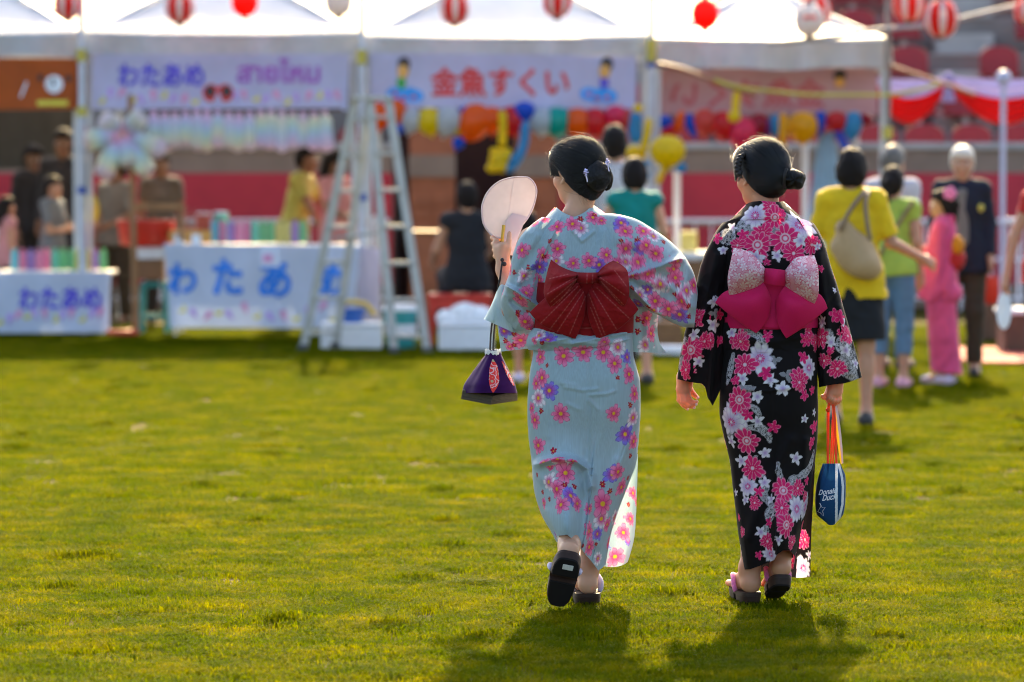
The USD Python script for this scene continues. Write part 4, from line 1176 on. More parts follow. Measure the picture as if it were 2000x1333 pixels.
RAIN = 0.28 * np.array([0.92, 0.92, 0.94]) + 0.78 * np.array([(0.84, 0.44, 0.60), (0.72, 0.46, 0.70), (0.52, 0.50, 0.76), (0.38, 0.62, 0.68), (0.56, 0.70, 0.48), (0.74, 0.70, 0.36), (0.72, 0.44, 0.48), (0.74, 0.52, 0.64)])
def candy_bag(a, b_, w, label, group, rev=False, pale=0.0, shift=0.0):
    """a puffed clear bag of rainbow candy floss from its tied neck a to its foot b"""
    a, b_ = np.asarray(a, float), np.asarray(b_, float)
    d = b_ - a; L = np.linalg.norm(d); d /= L
    n, m_ = 18, 16
    s = np.linspace(0, 1, n)
    r = w * np.interp(s, [0, 0.06, 0.10, 0.25, 0.6, 0.9, 0.97, 1.0], [0.45, 0.28, 0.30, 0.85, 1.0, 0.95, 0.7, 0.15])
    x = np.cross(d, [0, 1.0, 0]); x /= np.linalg.norm(x); y = np.cross(x, d)
    an = np.arange(m_) / m_ * 2 * np.pi
    cr = 1 + 0.06 * np.sin(3 * an + 2)[None] * np.sin(9 * s)[:, None]
    V = a + (s[:, None, None] * L) * d + (r[:, None] * cr * np.cos(an))[..., None] * x + (0.75 * r[:, None] * cr * np.sin(an))[..., None] * y
    tt = ((s if not rev else 1 - s) * 0.9 + shift) % 1.0
    C = np.stack([np.interp(tt, np.linspace(0, 1, len(RAIN)), RAIN[:, k]) for k in range(3)], 1) * (1 - pale) + pale * np.array([0.84, 0.80, 0.84])
    m = trimesh.Trimesh(V.reshape(-1, 3), grid_faces(n, m_, True), process=False)
    if m.volume < 0: m = trimesh.Trimesh(m.vertices, m.faces[:, ::-1], process=False)
    t = thing('candy_bag', label, 'bag', a, group)
    put(t, 'floss_bag', m, 'cellophane', True, color=np.repeat(C, m_, 0))
    put(t, 'neck_tie', ball(a + d * L * 0.07, w * 0.32, 1), 'ink_pink', True)
for k, x in enumerate(np.linspace(300, 634, 17)):
    candy_bag(W(x, 216 + 3 * math.sin(k), 32.34), W(x + 4 * math.sin(k * 2.1), 294 + 5 * math.sin(k * 1.7), 32.32), 0.068, f'rainbow candy floss bag, {ORD[k]} from the left under the lilac cotton candy banner', 'rainbow candy bags hanging in a row', rev=k > 9, pale=0.35 * (k * 7 % 5) / 4, shift=0.06 * math.sin(k * 2.3) + (0.1 if k % 4 == 2 else 0))
solo('hanging_bar', rod(W(288, 216, 32.37), W(668, 214, 32.37), 0.012), 'wood_dark', 'thin dark bar that holds the row of rainbow bags', 'bar')
for k, (x, y, lab) in enumerate(((174, 276, 'pointing left'), (204, 336, 'pointing down left'), (252, 316, 'pointing straight down'), (284, 330, 'pointing down right'), (310, 292, 'pointing right'), (206, 236, 'pointing up left'), (272, 232, 'pointing up right'))):
    candy_bag(W(238 + 0.15 * (x - 238), 262 + 0.15 * (y - 262), 32.1 + 0.02 * k), W(238 + 1.18 * (x - 238), 262 + 1.18 * (y - 262), 32.05), 0.088, f'rainbow candy floss bag {lab} in the bunch on the wooden post', None, pale=(0.1, 0.0, 0.25, 0.05, 0.2, 0.6, 0.45)[k], shift=0.1 * math.sin(k * 1.9))

t = thing('wooden_post', 'thin wooden post with a cross bar that carries the bunch of rainbow bags', 'post', W(262, 655, 32.15))
put(t, 'upright', rod(W(254, 186, 32.2), W(266, 655, 32.15), 0.024, 0.028, 8), 'wood')
put(t, 'cross_bar', box(W(312, 404, 32.2), (0.42, 0.05, 0.05), bevel=0.006), 'wood')
put(t, 'strut', rod(W(355, 404, 32.2), W(352, 470, 32.2), 0.02, n=6), 'wood')
put(t, 'red_foot', box(W(240, 654, 32.15) + (0, 0, 0.02), (0.26, 0.22, 0.04), bevel=0.008), 'red_plastic')

t = thing('candy_machine', 'red candy floss machine with a pale base under the wooden bar', 'machine', W(288, 548, 32.6))
c = W(286, 482, 32.6)
put(t, 'bowl', lathe([(0.14, 0), (0.22, 0.02), (0.25, 0.22), (0.24, 0.225), (0.20, 0.04), (0.05, 0.035)], c, 28), 'red_plastic', True)
put(t, 'spinner', rod(c + (0, 0, 0.03), c + (0, 0, 0.16), 0.05, 0.035, 14), 'steel', 40)
put(t, 'base', box(W(293, 494, 32.6), (0.26, 0.26, 0.10), bevel=0.01), 'foam_white')
put(t, 'carton', box(W(293, 526, 32.6), (0.26, 0.28, 0.17), bevel=0.006), 'card_brown')
def stool(px, pyt, pyb, y, w, m_, label):
    top, bot = W(px, pyt, y), W(px, pyb, y)
    t = thing('stool', label, 'stool', (top[0], y, 0))
    put(t, 'seat', box((top[0], y, top[2] - 0.015), (w, w, 0.04), bevel=0.012), m_)
    for sx in (-1, 1):
        for sy in (-1, 1):
            put(t, 'leg', tube([(top[0] + sx * w * 0.42, y + sy * w * 0.42, top[2] - 0.02), (top[0] + sx * w * 0.52, y + sy * w * 0.52, 0.0)], 0.022, 6), m_)
    for sx in (-1, 1):
        put(t, 'stretcher', box((top[0], y + sx * w * 0.47, top[2] * 0.35), (w * 0.95, 0.02, 0.035)), m_)
        put(t, 'stretcher', box((top[0] + sx * w * 0.47, y, top[2] * 0.35), (0.02, w * 0.95, 0.035)), m_)
stool(302, 552, 652, 32.6, 0.22, 'teal_plastic', 'teal plastic stool beside the cloth with large blue letters')
t = thing('orange_crate', 'orange crate with skewers on the left end of the middle table', 'crate', W(372, 478, 32.4))
put(t, 'crate_body', box(W(374, 462, 32.4), (0.36, 0.26, 0.10), bevel=0.006), 'orange_box')
for k in range(2): put(t, 'paper_label', box(W(349 + 34 * k, 470, 32.26), (0.075, 0.006, 0.10)), 'foam_white')
for k in range(14): put(t, 'skewer', rod(W(346 + 4.6 * k, 458, 32.36), W(343 + 5.0 * k, 414 + 8 * math.sin(k * 2.2), 32.4), 0.005, n=5), 'bamboo')

# ---------------------------------------------------------------- the stepladder
def ladder():
    Y = 29.4
    t = thing('stepladder', 'tall aluminium double stepladder standing open before the white pole', 'ladder', G(712, 687))
    def side(topL, topR, botL, botR, yt, yb, n, seed):
        a0, b0, a1, b1 = W(*topL, yt), W(*topR, yt), W(*botL, yb), W(*botR, yb)
        for p, q in ((a0, a1), (b0, b1)):
            d = q - p
            put(t, 'rail', box((p + q) / 2, (0.065, 0.030, np.linalg.norm(d)), ry=math.atan2(-d[0], -d[2]) if False else 0).apply_transform(_aim((p + q) / 2, d)), 'ladder_metal')
        for k in range(n):
            s = (k + 0.55) / n
            p, q = a0 + (a1 - a0) * s, b0 + (b1 - b0) * s
            d = q - p; L = np.linalg.norm(d)
            put(t, 'rung', box((p + q) / 2, (L, 0.075, 0.030), rz=math.atan2(d[1], d[0]), ry=-math.asin(d[2] / L), bevel=0.004), 'ladder_metal')
    side((722, 190), (758, 190), (770, 690), (835, 690), Y + 0.25, Y, 7, 0)
    side((694, 196), (722, 196), (592, 684), (655, 680), Y + 0.30, Y + 0.35, 7, 1)
    put(t, 'hinge_plate', box(W(727, 192, Y + 0.27), (0.30, 0.16, 0.035), bevel=0.006), 'ladder_metal')
    p, q = W(655, 465, Y + 0.33), W(745, 455, Y + 0.12)
    put(t, 'spreader', rod(p, q, 0.012, n=6), 'ladder_metal')
    for px, py, y in ((770, 690, Y), (835, 690, Y), (592, 684, Y + 0.35), (655, 680, Y + 0.35)):
        c = W(px, py, y)
        put(t, 'rubber_foot', box((c[0], c[1], c[2] + 0.02), (0.08, 0.05, 0.05), bevel=0.008), 'wire_dark')
def _aim(c, d):
    """turns an upright bar about c so that it runs along d"""
    T = np.eye(4)
    Rm = trimesh.geometry.align_vectors([0, 0, 1], d / np.linalg.norm(d))[:3, :3]
    z = Rm[:, 2]; x = np.array([1.0, 0, 0]) - z * z[0]; x /= np.linalg.norm(x); y = np.cross(z, x)
    T[:3, :3] = np.stack([x, y, z], 1)
    T[:3, 3] = np.asarray(c) - T[:3, :3] @ np.asarray(c)
    return T
ladder()

# ---------------------------------------------------------------- boxes, buckets and benches on the grass
def foam_box(px0, px1, pyt, pyb, label, lid=True):
    y = G(500, pyb)[1]
    a, b_ = W(px0, pyb, y), W(px1, pyt, y)
    w, h = b_[0] - a[0], b_[2]
    t = thing('foam_box', label, 'box', ((a[0] + b_[0]) / 2, y + 0.2, 0))
    put(t, 'box_body', box(((a[0] + b_[0]) / 2, y + 0.2, h * 0.42), (w, 0.36, h * 0.84), bevel=0.012), 'foam_white')
    put(t, 'box_lid', box(((a[0] + b_[0]) / 2, y + 0.2, h * 0.93), (w * 1.02, 0.375, h * 0.13), bevel=0.012), 'foam_white')
foam_box(626, 745, 632, 683, 'long white foam box on the grass inside the open ladder')
foam_box(856, 962, 632, 686, 'white foam box on the grass under the heap of white bags')
g = np.random.default_rng(31)
for k, (px, py, r) in enumerate(((878, 622, 0.085), (908, 612, 0.10), (940, 618, 0.09))):
    m = ball((0, 0, 0), (r * 1.25, r, r * 0.8), 3)
    m.vertices *= (0.8 + 0.45 * meshkit.fbm(m.vertices * 14 + k * 7, 3, k))[:, None]
    m.apply_translation(W(px, py, 30.05))
    solo('plastic_bag', m, 'foam_white', ('crumpled white bag at the left of the heap on the foam box', 'crumpled white bag in the middle of the heap on the foam box', 'crumpled white bag at the right of the heap on the foam box')[k], 'bag', smooth=True)
c = G(780, 684)
t = thing('bucket', 'aqua plastic bucket with a white lid behind the ladder foot', 'bucket', c + (0, 0.3, 0))
put(t, 'tub', lathe([(0.02, 0), (0.115, 0), (0.135, 0.30), (0.125, 0.30), (0.105, 0.02), (0.02, 0.02)], c + (0, 0.3, 0), 28), 'aqua_plastic', True)
put(t, 'lid', lathe([(0.142, 0.295), (0.142, 0.33), (0.12, 0.345), (0.0, 0.35)], c + (0, 0.3, 0), 28), 'foam_white', True)
put(t, 'white_band', lathe([(0.1265, 0.10), (0.1325, 0.19)], c + (0, 0.3, 0), 28), 'foam_white', True)
t = thing('basin', 'blue basin with a yellow rim on the foam box inside the ladder', 'basin', W(684, 630, 30.15))
c = W(684, 631, 30.2)
put(t, 'bowl', lathe([(0.03, 0), (0.09, 0.0), (0.12, 0.11), (0.11, 0.11), (0.08, 0.012), (0.02, 0.012)], c, 24), 'blue_plastic', True)
put(t, 'handle', tube([c + (-0.10, 0, 0.12), c + (0, -0.02, 0.17), c + (0.12, 0, 0.15), c + (0.20, 0, 0.06)], 0.02, 8), 'yellow_plastic', True)
t = thing('bench', 'red plastic bench under the seated person in black', 'bench', (W(900, 575, 30.5)[0], 30.5, 0))
xa, xb = W(836, 575, 30.5)[0], W(962, 575, 30.5)[0]
zt = W(900, 575, 30.5)[2]
put(t, 'seat', box(((xa + xb) / 2, 30.55, zt - 0.02), (xb - xa, 0.34, 0.045), bevel=0.012), 'red_plastic')
for x in (xa + 0.03, xb - 0.03):
    for y in (30.42, 30.68): put(t, 'leg', rod((x, y, 0), (x, y, zt - 0.04), 0.022, n=8), 'red_plastic')
for k in range(7): put(t, 'slat', box((xa + 0.06 + (xb - xa - 0.12) * k / 6, 30.415, zt * 0.62), (0.022, 0.015, zt * 0.5), bevel=0.003), 'red_plastic')
put(t, 'apron', box(((xa + xb) / 2, 30.41, zt - 0.075), (xb - xa - 0.08, 0.014, 0.07), bevel=0.004), 'red_plastic')

# goldfish stall behind the women: trestle tables, a white counter
t = thing('trestle_table', 'low trestle table with a white top behind the woman in blue', 'table', (W(1150, 600, 32.6)[0], 33.0, 0))
xa, xb = W(1010, 480, 32.6)[0], W(1400, 480, 32.6)[0]
put(t, 'table_top', box(((xa + xb) / 2, 33.0, 0.66), (xb - xa, 0.7, 0.05), bevel=0.008), 'foam_white')
put(t, 'front_panel', box(((xa + xb) / 2, 32.7, 0.36), (xb - xa - 0.1, 0.03, 0.52), bevel=0.006), 'card_brown')
for x in (xa + 0.1, xb - 0.1):
    for y in (32.78, 33.25): put(t, 'leg', rod((x, y, 0), (x, y, 0.64), 0.02, n=8), 'steel')
solo('low_ledge', box((W(1300, 690, 29.2)[0], 29.2, 0.035), (0.75, 0.25, 0.07), bevel=0.01), 'foam_white', 'low white ledge on the grass between the two women', 'ledge')

# ---------------------------------------------------------------- balloons
BAL = dict(orange=(0.92, 0.17, 0.004), yellow=(0.90, 0.70, 0.006), white=(0.62, 0.68, 0.74), blue=(0.008, 0.11, 0.72), red=(0.72, 0.025, 0.035), teal=(0.004, 0.50, 0.42), coral=(0.75, 0.10, 0.08), pink=(0.85, 0.05, 0.16), crimson=(0.42, 0.01, 0.04), sky=(0.06, 0.38, 0.70), purple=(0.20, 0.03, 0.28), gold=(0.86, 0.50, 0.005))
for k, c in BAL.items():
    plain('balloon_' + k, c, 0.3, trans=0.5, var=0.03, coat=0.15)
def balloon(px, py, rx, ry, col, label, y=32.35, tilt=0.0):
    c = W(px, py, y)
    k = y / FPX
    th = np.linspace(-np.pi / 2, np.pi / 2, 15)
    rx, ry = rx * 1.28, ry * 1.2
    prof = [(0.12 * rx * k, -ry * k * 1.16), (0.05 * rx * k, -ry * k * 1.06)] + [(rx * k * max(math.cos(a), 0.02) * (1 + 0.10 * math.sin(a)), ry * k * math.sin(a)) for a in th[1:]]
    ax = np.array([math.sin(tilt), 0, math.cos(tilt)])
    t = thing('balloon', label, 'balloon', c)
    put(t, 'balloon_skin', lathe(prof, c, 20, ax), 'balloon_' + col, True)
    put(t, 'knot', ball(c - ax * ry * k * 1.12, (0.012, 0.012, 0.010), 1), 'balloon_' + col, True)
G3, G4 = 'under the goldfish banner', 'under the mirrored banner'
for px, py, rx, ry, col, lab, tl in (
    (738, 228, 16, 24, 'orange', 'orange balloon seen between the ladder rails at its top', 0), (771, 222, 18, 24, 'orange', 'orange balloon just right of the ladder top', 0.2), (776, 252, 13, 10, 'blue', 'small dark blue balloon below the orange one by the ladder', 0.3), (803, 236, 18, 21, 'white', 'white balloon between an orange and a yellow one', 0.2),
    (838, 238, 20, 23, 'yellow', 'yellow balloon between two white balloons', -0.2), (875, 238, 22, 25, 'white', 'white balloon left of the big orange balloon', 0.3), (905, 226, 7, 16, 'blue', 'thin blue balloon above the big orange one', 0.1), (897, 256, 12, 10, 'yellow', 'small yellow balloon at the foot of the big orange one', 0), (896, 279, 10, 12, 'blue', 'small dark blue balloon hanging lowest before the brown doorway', 0.3),
    (926, 241, 26, 33, 'orange', 'biggest orange balloon, tilted before the brown doorway', 0.6), (961, 236, 18, 23, 'orange', 'orange balloon behind the long yellow twisted balloon', 0), (1001, 238, 21, 26, 'red', 'red balloon between the yellow and the blue long balloons', -0.3), (1060, 238, 22, 23, 'white', 'white balloon left of the teal one', 0.1),
    (1088, 239, 22, 25, 'teal', 'teal balloon above the head of the woman in blue', 0), (1128, 241, 21, 25, 'orange', 'orange balloon right of the teal one', 0.1), (1162, 241, 19, 25, 'red', 'red balloon left of the tall dark haired head', -0.1), (1203, 228, 18, 18, 'pink', 'pink balloon above the tall dark haired head', 0), (1222, 234, 13, 18, 'coral', 'coral balloon at the right end of the goldfish banner', 0)):
    balloon(px, py, rx, ry, col, lab, 32.33, tl)
balloon(1024, 219, 17, 17, 'blue', 'round bright blue balloon on top of the long light blue one', 32.3)
for px, py, rx, ry, col, lab, tl in (
    (1297, 240, 13, 13, 'blue', 'dark blue balloon right of the yellow taped pole', 0), (1306, 257, 12, 11, 'red', 'small red balloon below the dark blue one by the pole', 0), (1326, 240, 8, 20, 'orange', 'thin orange balloon near the white pole', 0.3), (1350, 245, 9, 20, 'blue', 'thin blue balloon left of the coral one', -0.3), (1376, 240, 18, 23, 'coral', 'coral balloon left of the bright red one', 0),
    (1412, 246, 20, 24, 'red', 'bright red balloon left of the pink one', 0), (1452, 262, 24, 28, 'pink', 'bright pink balloon behind the hair of the woman in black', 0), (1482, 246, 15, 21, 'crimson', 'crimson balloon right of the bright pink one', 0), (1497, 250, 9, 16, 'purple', 'small purple balloon over the hair of the woman in black', 0), (1514, 246, 9, 19, 'sky', 'thin sky blue balloon left of a yellow stick balloon', 0),
    (1568, 250, 24, 26, 'gold', 'golden round balloon on top of the white upright', 0), (1602, 240, 9, 20, 'blue', 'thin blue balloon right of the golden round one', 0.1), (1634, 238, 17, 17, 'red', 'red balloon over the pale blue sheet', 0), (1665, 246, 15, 24, 'sky', 'sky blue balloon near the corner pole', 0.2), (1692, 233, 12, 9, 'crimson', 'small crimson balloon at the right end of the mirrored banner', 0.4)):
    balloon(px, py, rx, ry, col, lab, 32.6, tl)
balloon(1304, 297, 27, 27, 'yellow', 'large round yellow balloon beside the tall pole', 31.9)
def twist(label, col, lines, bumps=(), y=32.2):
    t = thing('twisted_balloon', label, 'balloon', W(*lines[0][0][0], y))
    for pts, r in lines:
        P = smooth_line([W(a, b_, y) for a, b_ in pts], 16)
        rr = r * y / FPX * np.r_[0.35, 0.8, np.ones(12), 0.8, 0.35]
        put(t, 'balloon_segment', tube(P, rr, 10), 'balloon_' + col, True)
    for px, py, r in bumps:
        put(t, 'balloon_bulb', ball(W(px, py, y - 0.05), (r * y / FPX, r * y / FPX * 0.8, r * y / FPX * 0.85), 2), 'balloon_' + col, True)
twist('long yellow twisted balloon hanging before the brown doorway', 'yellow', [(((981, 216), (982, 250), (980, 290)), 9), (((957, 294), (975, 298), (1000, 296)), 9)], ((968, 312, 14), (978, 326, 15), (962, 328, 13), (985, 308, 12)))
twist('long light blue twisted balloon curving below the bright blue ball', 'sky', [(((1026, 236), (1024, 275), (1010, 312), (992, 334)), 10), (((984, 306), (998, 312), (1010, 306)), 9)], ((994, 330, 10),))
twist('yellow stick balloon slanting beside the tall pole', 'yellow', [(((1268, 230), (1262, 270), (1248, 318)), 8)], ((1246, 212, 10), (1238, 298, 16), (1244, 318, 12)))
twist('light blue oval balloon left of the yellow slanting one', 'sky', [(((1242, 220), (1240, 250), (1246, 280)), 14)], ((1256, 322, 12), (1260, 340, 9)), 32.3)
twist('yellow stick balloon hanging from the bamboo stick', 'yellow', [(((1440, 178), (1437, 205), (1436, 240)), 8)], ((1434, 228, 13),), 32.0)
twist('yellow bent stick balloon over the hair of the woman in black', 'gold', [(((1530, 222), (1530, 250), (1528, 276)), 9), (((1508, 280), (1522, 282), (1536, 278)), 8)], (), 32.4)
twist('dark blue stick balloon slanting before the pale blue sheet', 'blue', [(((1630, 246), (1642, 270), (1655, 296)), 8)], (), 32.6)
twist('yellow tail balloon below the large round yellow balloon', 'yellow', [(((1300, 322), (1292, 340), (1284, 360)), 6)], (), 31.9)
twist('blue fan shaped balloon below the large yellow one', 'sky', [(((1310, 318), (1326, 326), (1340, 332)), 10)], (), 32.3)
solo('string', tube(smooth_line([W(x, y, 32.36) for x, y in ((726, 214), (900, 212), (1100, 214), (1236, 214))], 20), 0.004, 5), 'wire_dark', 'string that holds the balloons under the goldfish banner', 'string')
solo('string', tube(smooth_line([W(x, y, 32.6) for x, y in ((1284, 226), (1450, 224), (1600, 222), (1712, 224))], 20), 0.004, 5), 'wire_dark', 'string that holds the balloons under the mirrored banner', 'string')

# ---------------------------------------------------------------- sticks, swags, the post with a ball, small things at the right
solo('bamboo_stick', tube(smooth_line([W(x, y, 32.0) for x, y in ((1284, 126), (1318, 132), (1400, 160), (1478, 188))], 14), 0.020, 8), 'bamboo', 'brown bamboo stick slanting down from the tall pole before the mirrored banner', 'stick', smooth=True)
solo('bamboo_stick', tube(smooth_line([W(x, y, 32.2) for x, y in ((1735, 128), (1800, 150), (1905, 186))], 10), 0.018, 8), 'bamboo', 'brown bamboo stick slanting down before the red and white swags', 'stick', smooth=True)
solo('yellow_ribbon', tube(smooth_line([W(x, y, 31.95) for x, y in ((1395, 156), (1440, 170), (1500, 178), (1600, 186), (1730, 186), (1800, 174), (1835, 164))], 40), 0.017, 6), 'tape_yellow', 'yellow ribbon strung from the bamboo stick past the corner pole', 'ribbon', smooth=True)
plain('swag_red', (0.62, 0.012, 0.012), 0.6, trans=0.30, var=0.12, scale=4)
plain('swag_white', (0.60, 0.56, 0.80), 0.6, trans=0.30, var=0.06)
def swag(x0, x1, ytop, yd, label, y=34.0):
    t = thing('swag', label, 'bunting', W((x0 + x1) / 2, ytop, y))
    q = np.linspace(0, 1, 40)
    for nm, m_, a, b_, off in (('white_band', 'swag_white', 0.0, 0.42, 0.0), ('red_drape', 'swag_red', 0.36, 1.0, 0.03)):
        s = np.linspace(a, b_, 16)
        S, Q = np.meshgrid(s, q, indexing='ij')
        sag = 1 - (2 * Q - 1) ** 2
        py = ytop + (yd - ytop) * S * (0.18 + 0.82 * sag) + 6 * sag
        V = W(x0 + (x1 - x0) * Q, py, y + off)
        V[..., 1] += 0.03 * np.sin(S * 26) * (0.3 + 0.7 * sag)
        put(t, nm, sheet(V, 0.003), m_, True)
    for x in (x0, x1):
        put(t, 'tie', ball(W(x, ytop + 4, y - 0.05), (0.05, 0.035, 0.06), 2), 'swag_white', True)
        put(t, 'tail', rod(W(x, ytop + 8, y - 0.04), W(x, ytop + 50, y - 0.04), 0.03, 0.065, 10), 'swag_white', 40)
swag(1700, 1852, 150, 236, 'red and white cloth swag behind the corner pole')
swag(1852, 2075, 150, 238, 'red and white cloth swag behind the white post with a ball')
t = thing('ball_post', 'white post with a round ball on top before the red swag', 'post', (W(1958, 430, 31.0)[0], 31.0, 0))
x = W(1958, 430, 31.0)[0]
put(t, 'shaft', rod((x, 31.0, 0), (x, 31.0, W(1958, 165, 31.0)[2]), 0.021, n=12), 'post_lilac', 40)
put(t, 'ball', ball(W(1960, 152, 31.0), 0.062, 3), 'post_lilac', True)
z = W(1958, 432, 31.0)[2]
put(t, 'arm_rail', rod((x, 31.0, z), (x + 0.6, 31.0, z), 0.026, n=10), 'rail_white', 40)
for k in range(1, 5): put(t, 'bar', rod((x + 0.13 * k, 31.0, 0.05), (x + 0.13 * k, 31.0, z), 0.014, n=8), 'rail_white', 40)
for px, lab in ((1322, 'slim white post behind the yellow balloon and the pink wall'), (1572, 'slim white post under the golden round balloon')):
    x = W(px, 430, 33.6)[0]
    solo('slim_post', rod((x, 33.6, 0), (x, 33.6, W(px, 268, 33.6)[2]), 0.030, n=12), 'rail_white', lab, 'post', smooth=40)
sh = coons([(1600, 262, 0), (1628, 256, 0)], [(1572, 520, 0.1), (1650, 520, 0.1)], [(1600, 262, 0), (1590, 330, 0), (1572, 520, 0.1)], [(1628, 256, 0), (1640, 330, 0), (1650, 520, 0.1)], 24, 20)
V = W(sh[..., 0], sh[..., 1], 32.7 + sh[..., 2]); V[..., 1] += 0.03 * np.sin(V[..., 0] * 30)
solo('hanging_sheet', sheet(V, 0.002), 'pale_blue_sheet', 'pale blue plastic sheet hanging left of the woman in yellow', 'sheet', smooth=True)
c = G(1985, 712)
solo('red_mat', box((c[0] + 0.3, c[1] + 1.0, 0.012), (1.3, 2.2, 0.02), bevel=0.004), 'mat_red', 'red mat on the grass at the right edge', 'mat')
t = thing('plinth', 'brown plinth with a white top at the right edge', 'plinth', (W(1985, 690, 29.5)[0], 29.5, 0))
xx = W(1990, 690, 29.5)[0]
put(t, 'block', box((xx + 0.05, 29.6, 0.15), (0.36, 0.5, 0.30), bevel=0.01), 'wood_dark')
put(t, 'white_top', box((xx + 0.05, 29.6, 0.32), (0.40, 0.54, 0.04), bevel=0.01), 'foam_white')
c = W(1932, 640, 31.5)
t = thing('red_bucket', 'red bucket on a dark stand behind the man in the blazer', 'bucket', (c[0], 31.5, 0))
put(t, 'tub', lathe([(0.02, 0.30), (0.12, 0.30), (0.15, 0.52), (0.14, 0.52), (0.11, 0.32), (0.02, 0.32)], (c[0], 31.5, 0), 24), 'red_plastic', True)
put(t, 'stand', box((c[0], 31.5, 0.15), (0.26, 0.26, 0.295), bevel=0.01), 'wood_dark')

# more goods on the counters
t = thing('counter', 'brown board counter between the ladder and the seated person', 'counter', (W(842, 500, 33.2)[0], 33.2, 0))
xa, xb = W(806, 470, 33.2)[0], W(878, 470, 33.2)[0]
put(t, 'board', box(((xa + xb) / 2, 33.2, 0.42), (xb - xa, 0.04, 0.80), bevel=0.006), 'brick_orange')
put(t, 'counter_top', box(((xa + xb) / 2, 33.4, 0.84), (xb - xa + 0.06, 0.46, 0.04), bevel=0.008), 'wood')
for k, (px, w, h, m_, lab) in enumerate(((1030, 0.16, 0.12, 'orange_box', 'small orange box on the white trestle table'), (1290, 0.20, 0.10, 'card_brown', 'flat brown carton on the white trestle table'), (1345, 0.14, 0.16, 'pastel_yellow', 'pale yellow box on the white trestle table'))):
    c = W(px, 490, 32.95)
    t = thing('goods_box', lab, 'box', (c[0], 32.95, 0.686))
    put(t, 'box_body', box((c[0], 32.95, 0.69 + h / 2), (w, 0.16, h), bevel=0.006), m_)
    put(t, 'box_flap', box((c[0], 32.86, 0.69 + h + 0.004), (w * 0.96, 0.05, 0.005), rx=0.5), m_)
g = np.random.default_rng(77)
for k, (px, py, m_, lab) in enumerate(((432, 418, 'pastel_mint', 'mint green tub behind the pastel packets of the middle table'), (398, 420, 'red_plastic', 'small red tub beside the skewers on the middle table'))):
    c = W(px, 470, 32.55); c[2] = z2
    t = thing('tub', lab, 'tub', c)
    hh = W(px, py, 32.55)[2] - z2
    put(t, 'tub_body', lathe([(0.01, 0), (0.05, 0), (0.062, hh), (0.056, hh), (0.046, 0.01), (0.01, 0.01)], c + (0, 0, 0.004), 18), m_, True)
    put(t, 'tub_lid', lathe([(0.064, hh), (0.064, hh + 0.015), (0.0, hh + 0.018)], c + (0, 0, 0.004), 18), 'foam_white', True)

c = G(1292, 678)
t = thing('brown_crate', 'brown crate on the grass behind the low white ledge', 'crate', c)
put(t, 'crate_body', box(c + (0, 0.15, 0.10), (0.34, 0.26, 0.20), bevel=0.008), 'card_brown')
for k in range(3): put(t, 'slat', box(c + (0, 0.014, 0.035 + 0.065 * k), (0.345, 0.012, 0.045), bevel=0.003), 'wood')

# ---------------------------------------------------------------- bodies
def head_frame(yaw=0.0, nod=0.0, tilt=0.0, base=0.0):
    """columns right, forward, up; yaw turns to the left (radians), base is the direction faced (0 = away from the camera, +y)"""
    a = yaw + base
    fw, rt, up = np.array([-math.sin(a), math.cos(a), 0]), np.array([math.cos(a), math.sin(a), 0]), np.array([0, 0, 1.0])
    fw, up = fw * math.cos(nod) - up * math.sin(nod), up * math.cos(nod) + fw * math.sin(nod)
    rt, up = rt * math.cos(tilt) - up * math.sin(tilt), up * math.cos(tilt) + rt * math.sin(tilt)
    return np.stack([rt, fw, up], 1)

def head_prims(c, R, s=1.0):
    L = lambda *p: c + R @ (np.array(p) * s)
    E = lambda p, r, k=0.02, rot=None, **kw: egg(L(*p), np.array(r) * s, R if rot is None else R @ rot, k * s, **kw)
    rotx = lambda a: np.array([[1, 0, 0], [0, math.cos(a), -math.sin(a)], [0, math.sin(a), math.cos(a)]])
    ps = [E((0, -0.012, 0.030), (0.072, 0.090, 0.083)), E((0, 0.030, -0.030), (0.060, 0.060, 0.082), 0.03), E((0, 0.050, -0.082), (0.036, 0.034, 0.030), 0.03),
          E((0.040, 0.058, -0.030), (0.022, 0.022, 0.022), 0.02), E((-0.040, 0.058, -0.030), (0.022, 0.022, 0.022), 0.02),
          limb(L(0, 0.086, 0.004), L(0, 0.102, -0.034), 0.008 * s, 0.012 * s, 0.012 * s),
          E((0, 0.084, -0.062), (0.024, 0.012, 0.010), 0.008)]
    for q in (-1, 1):
        ps += [E((q * 0.073, -0.006, -0.010), (0.0055, 0.014, 0.024), 0.006, rotx(-0.25))]
        hx = [L(q * 0.0775, y_, z_) for y_, z_ in ((0.010, -0.006), (0.011, 0.010), (0.002, 0.020), (-0.012, 0.018), (-0.020, 0.004), (-0.017, -0.014), (-0.007, -0.028), (0.003, -0.036))]
        ps += [limb(a_, b_, r_ * s, None, 0.004 * s) for a_, b_, r_ in zip(hx[:-1], hx[1:], (0.0042, 0.0045, 0.0045, 0.0045, 0.0045, 0.0050, 0.0065))]
        ps += [E((q * 0.030, 0.100, 0.008), (0.015, 0.012, 0.010), 0.012, sub=True)]
    return ps

def finger(pts, r0=0.0085, r1=0.0062, k=0.004):
    pts = [np.asarray(p, float) for p in pts]
    rs = np.linspace(r0, r1, len(pts))
    return [limb(a, b, rs[i], rs[i + 1], k) for i, (a, b) in enumerate(zip(pts[:-1], pts[1:]))]

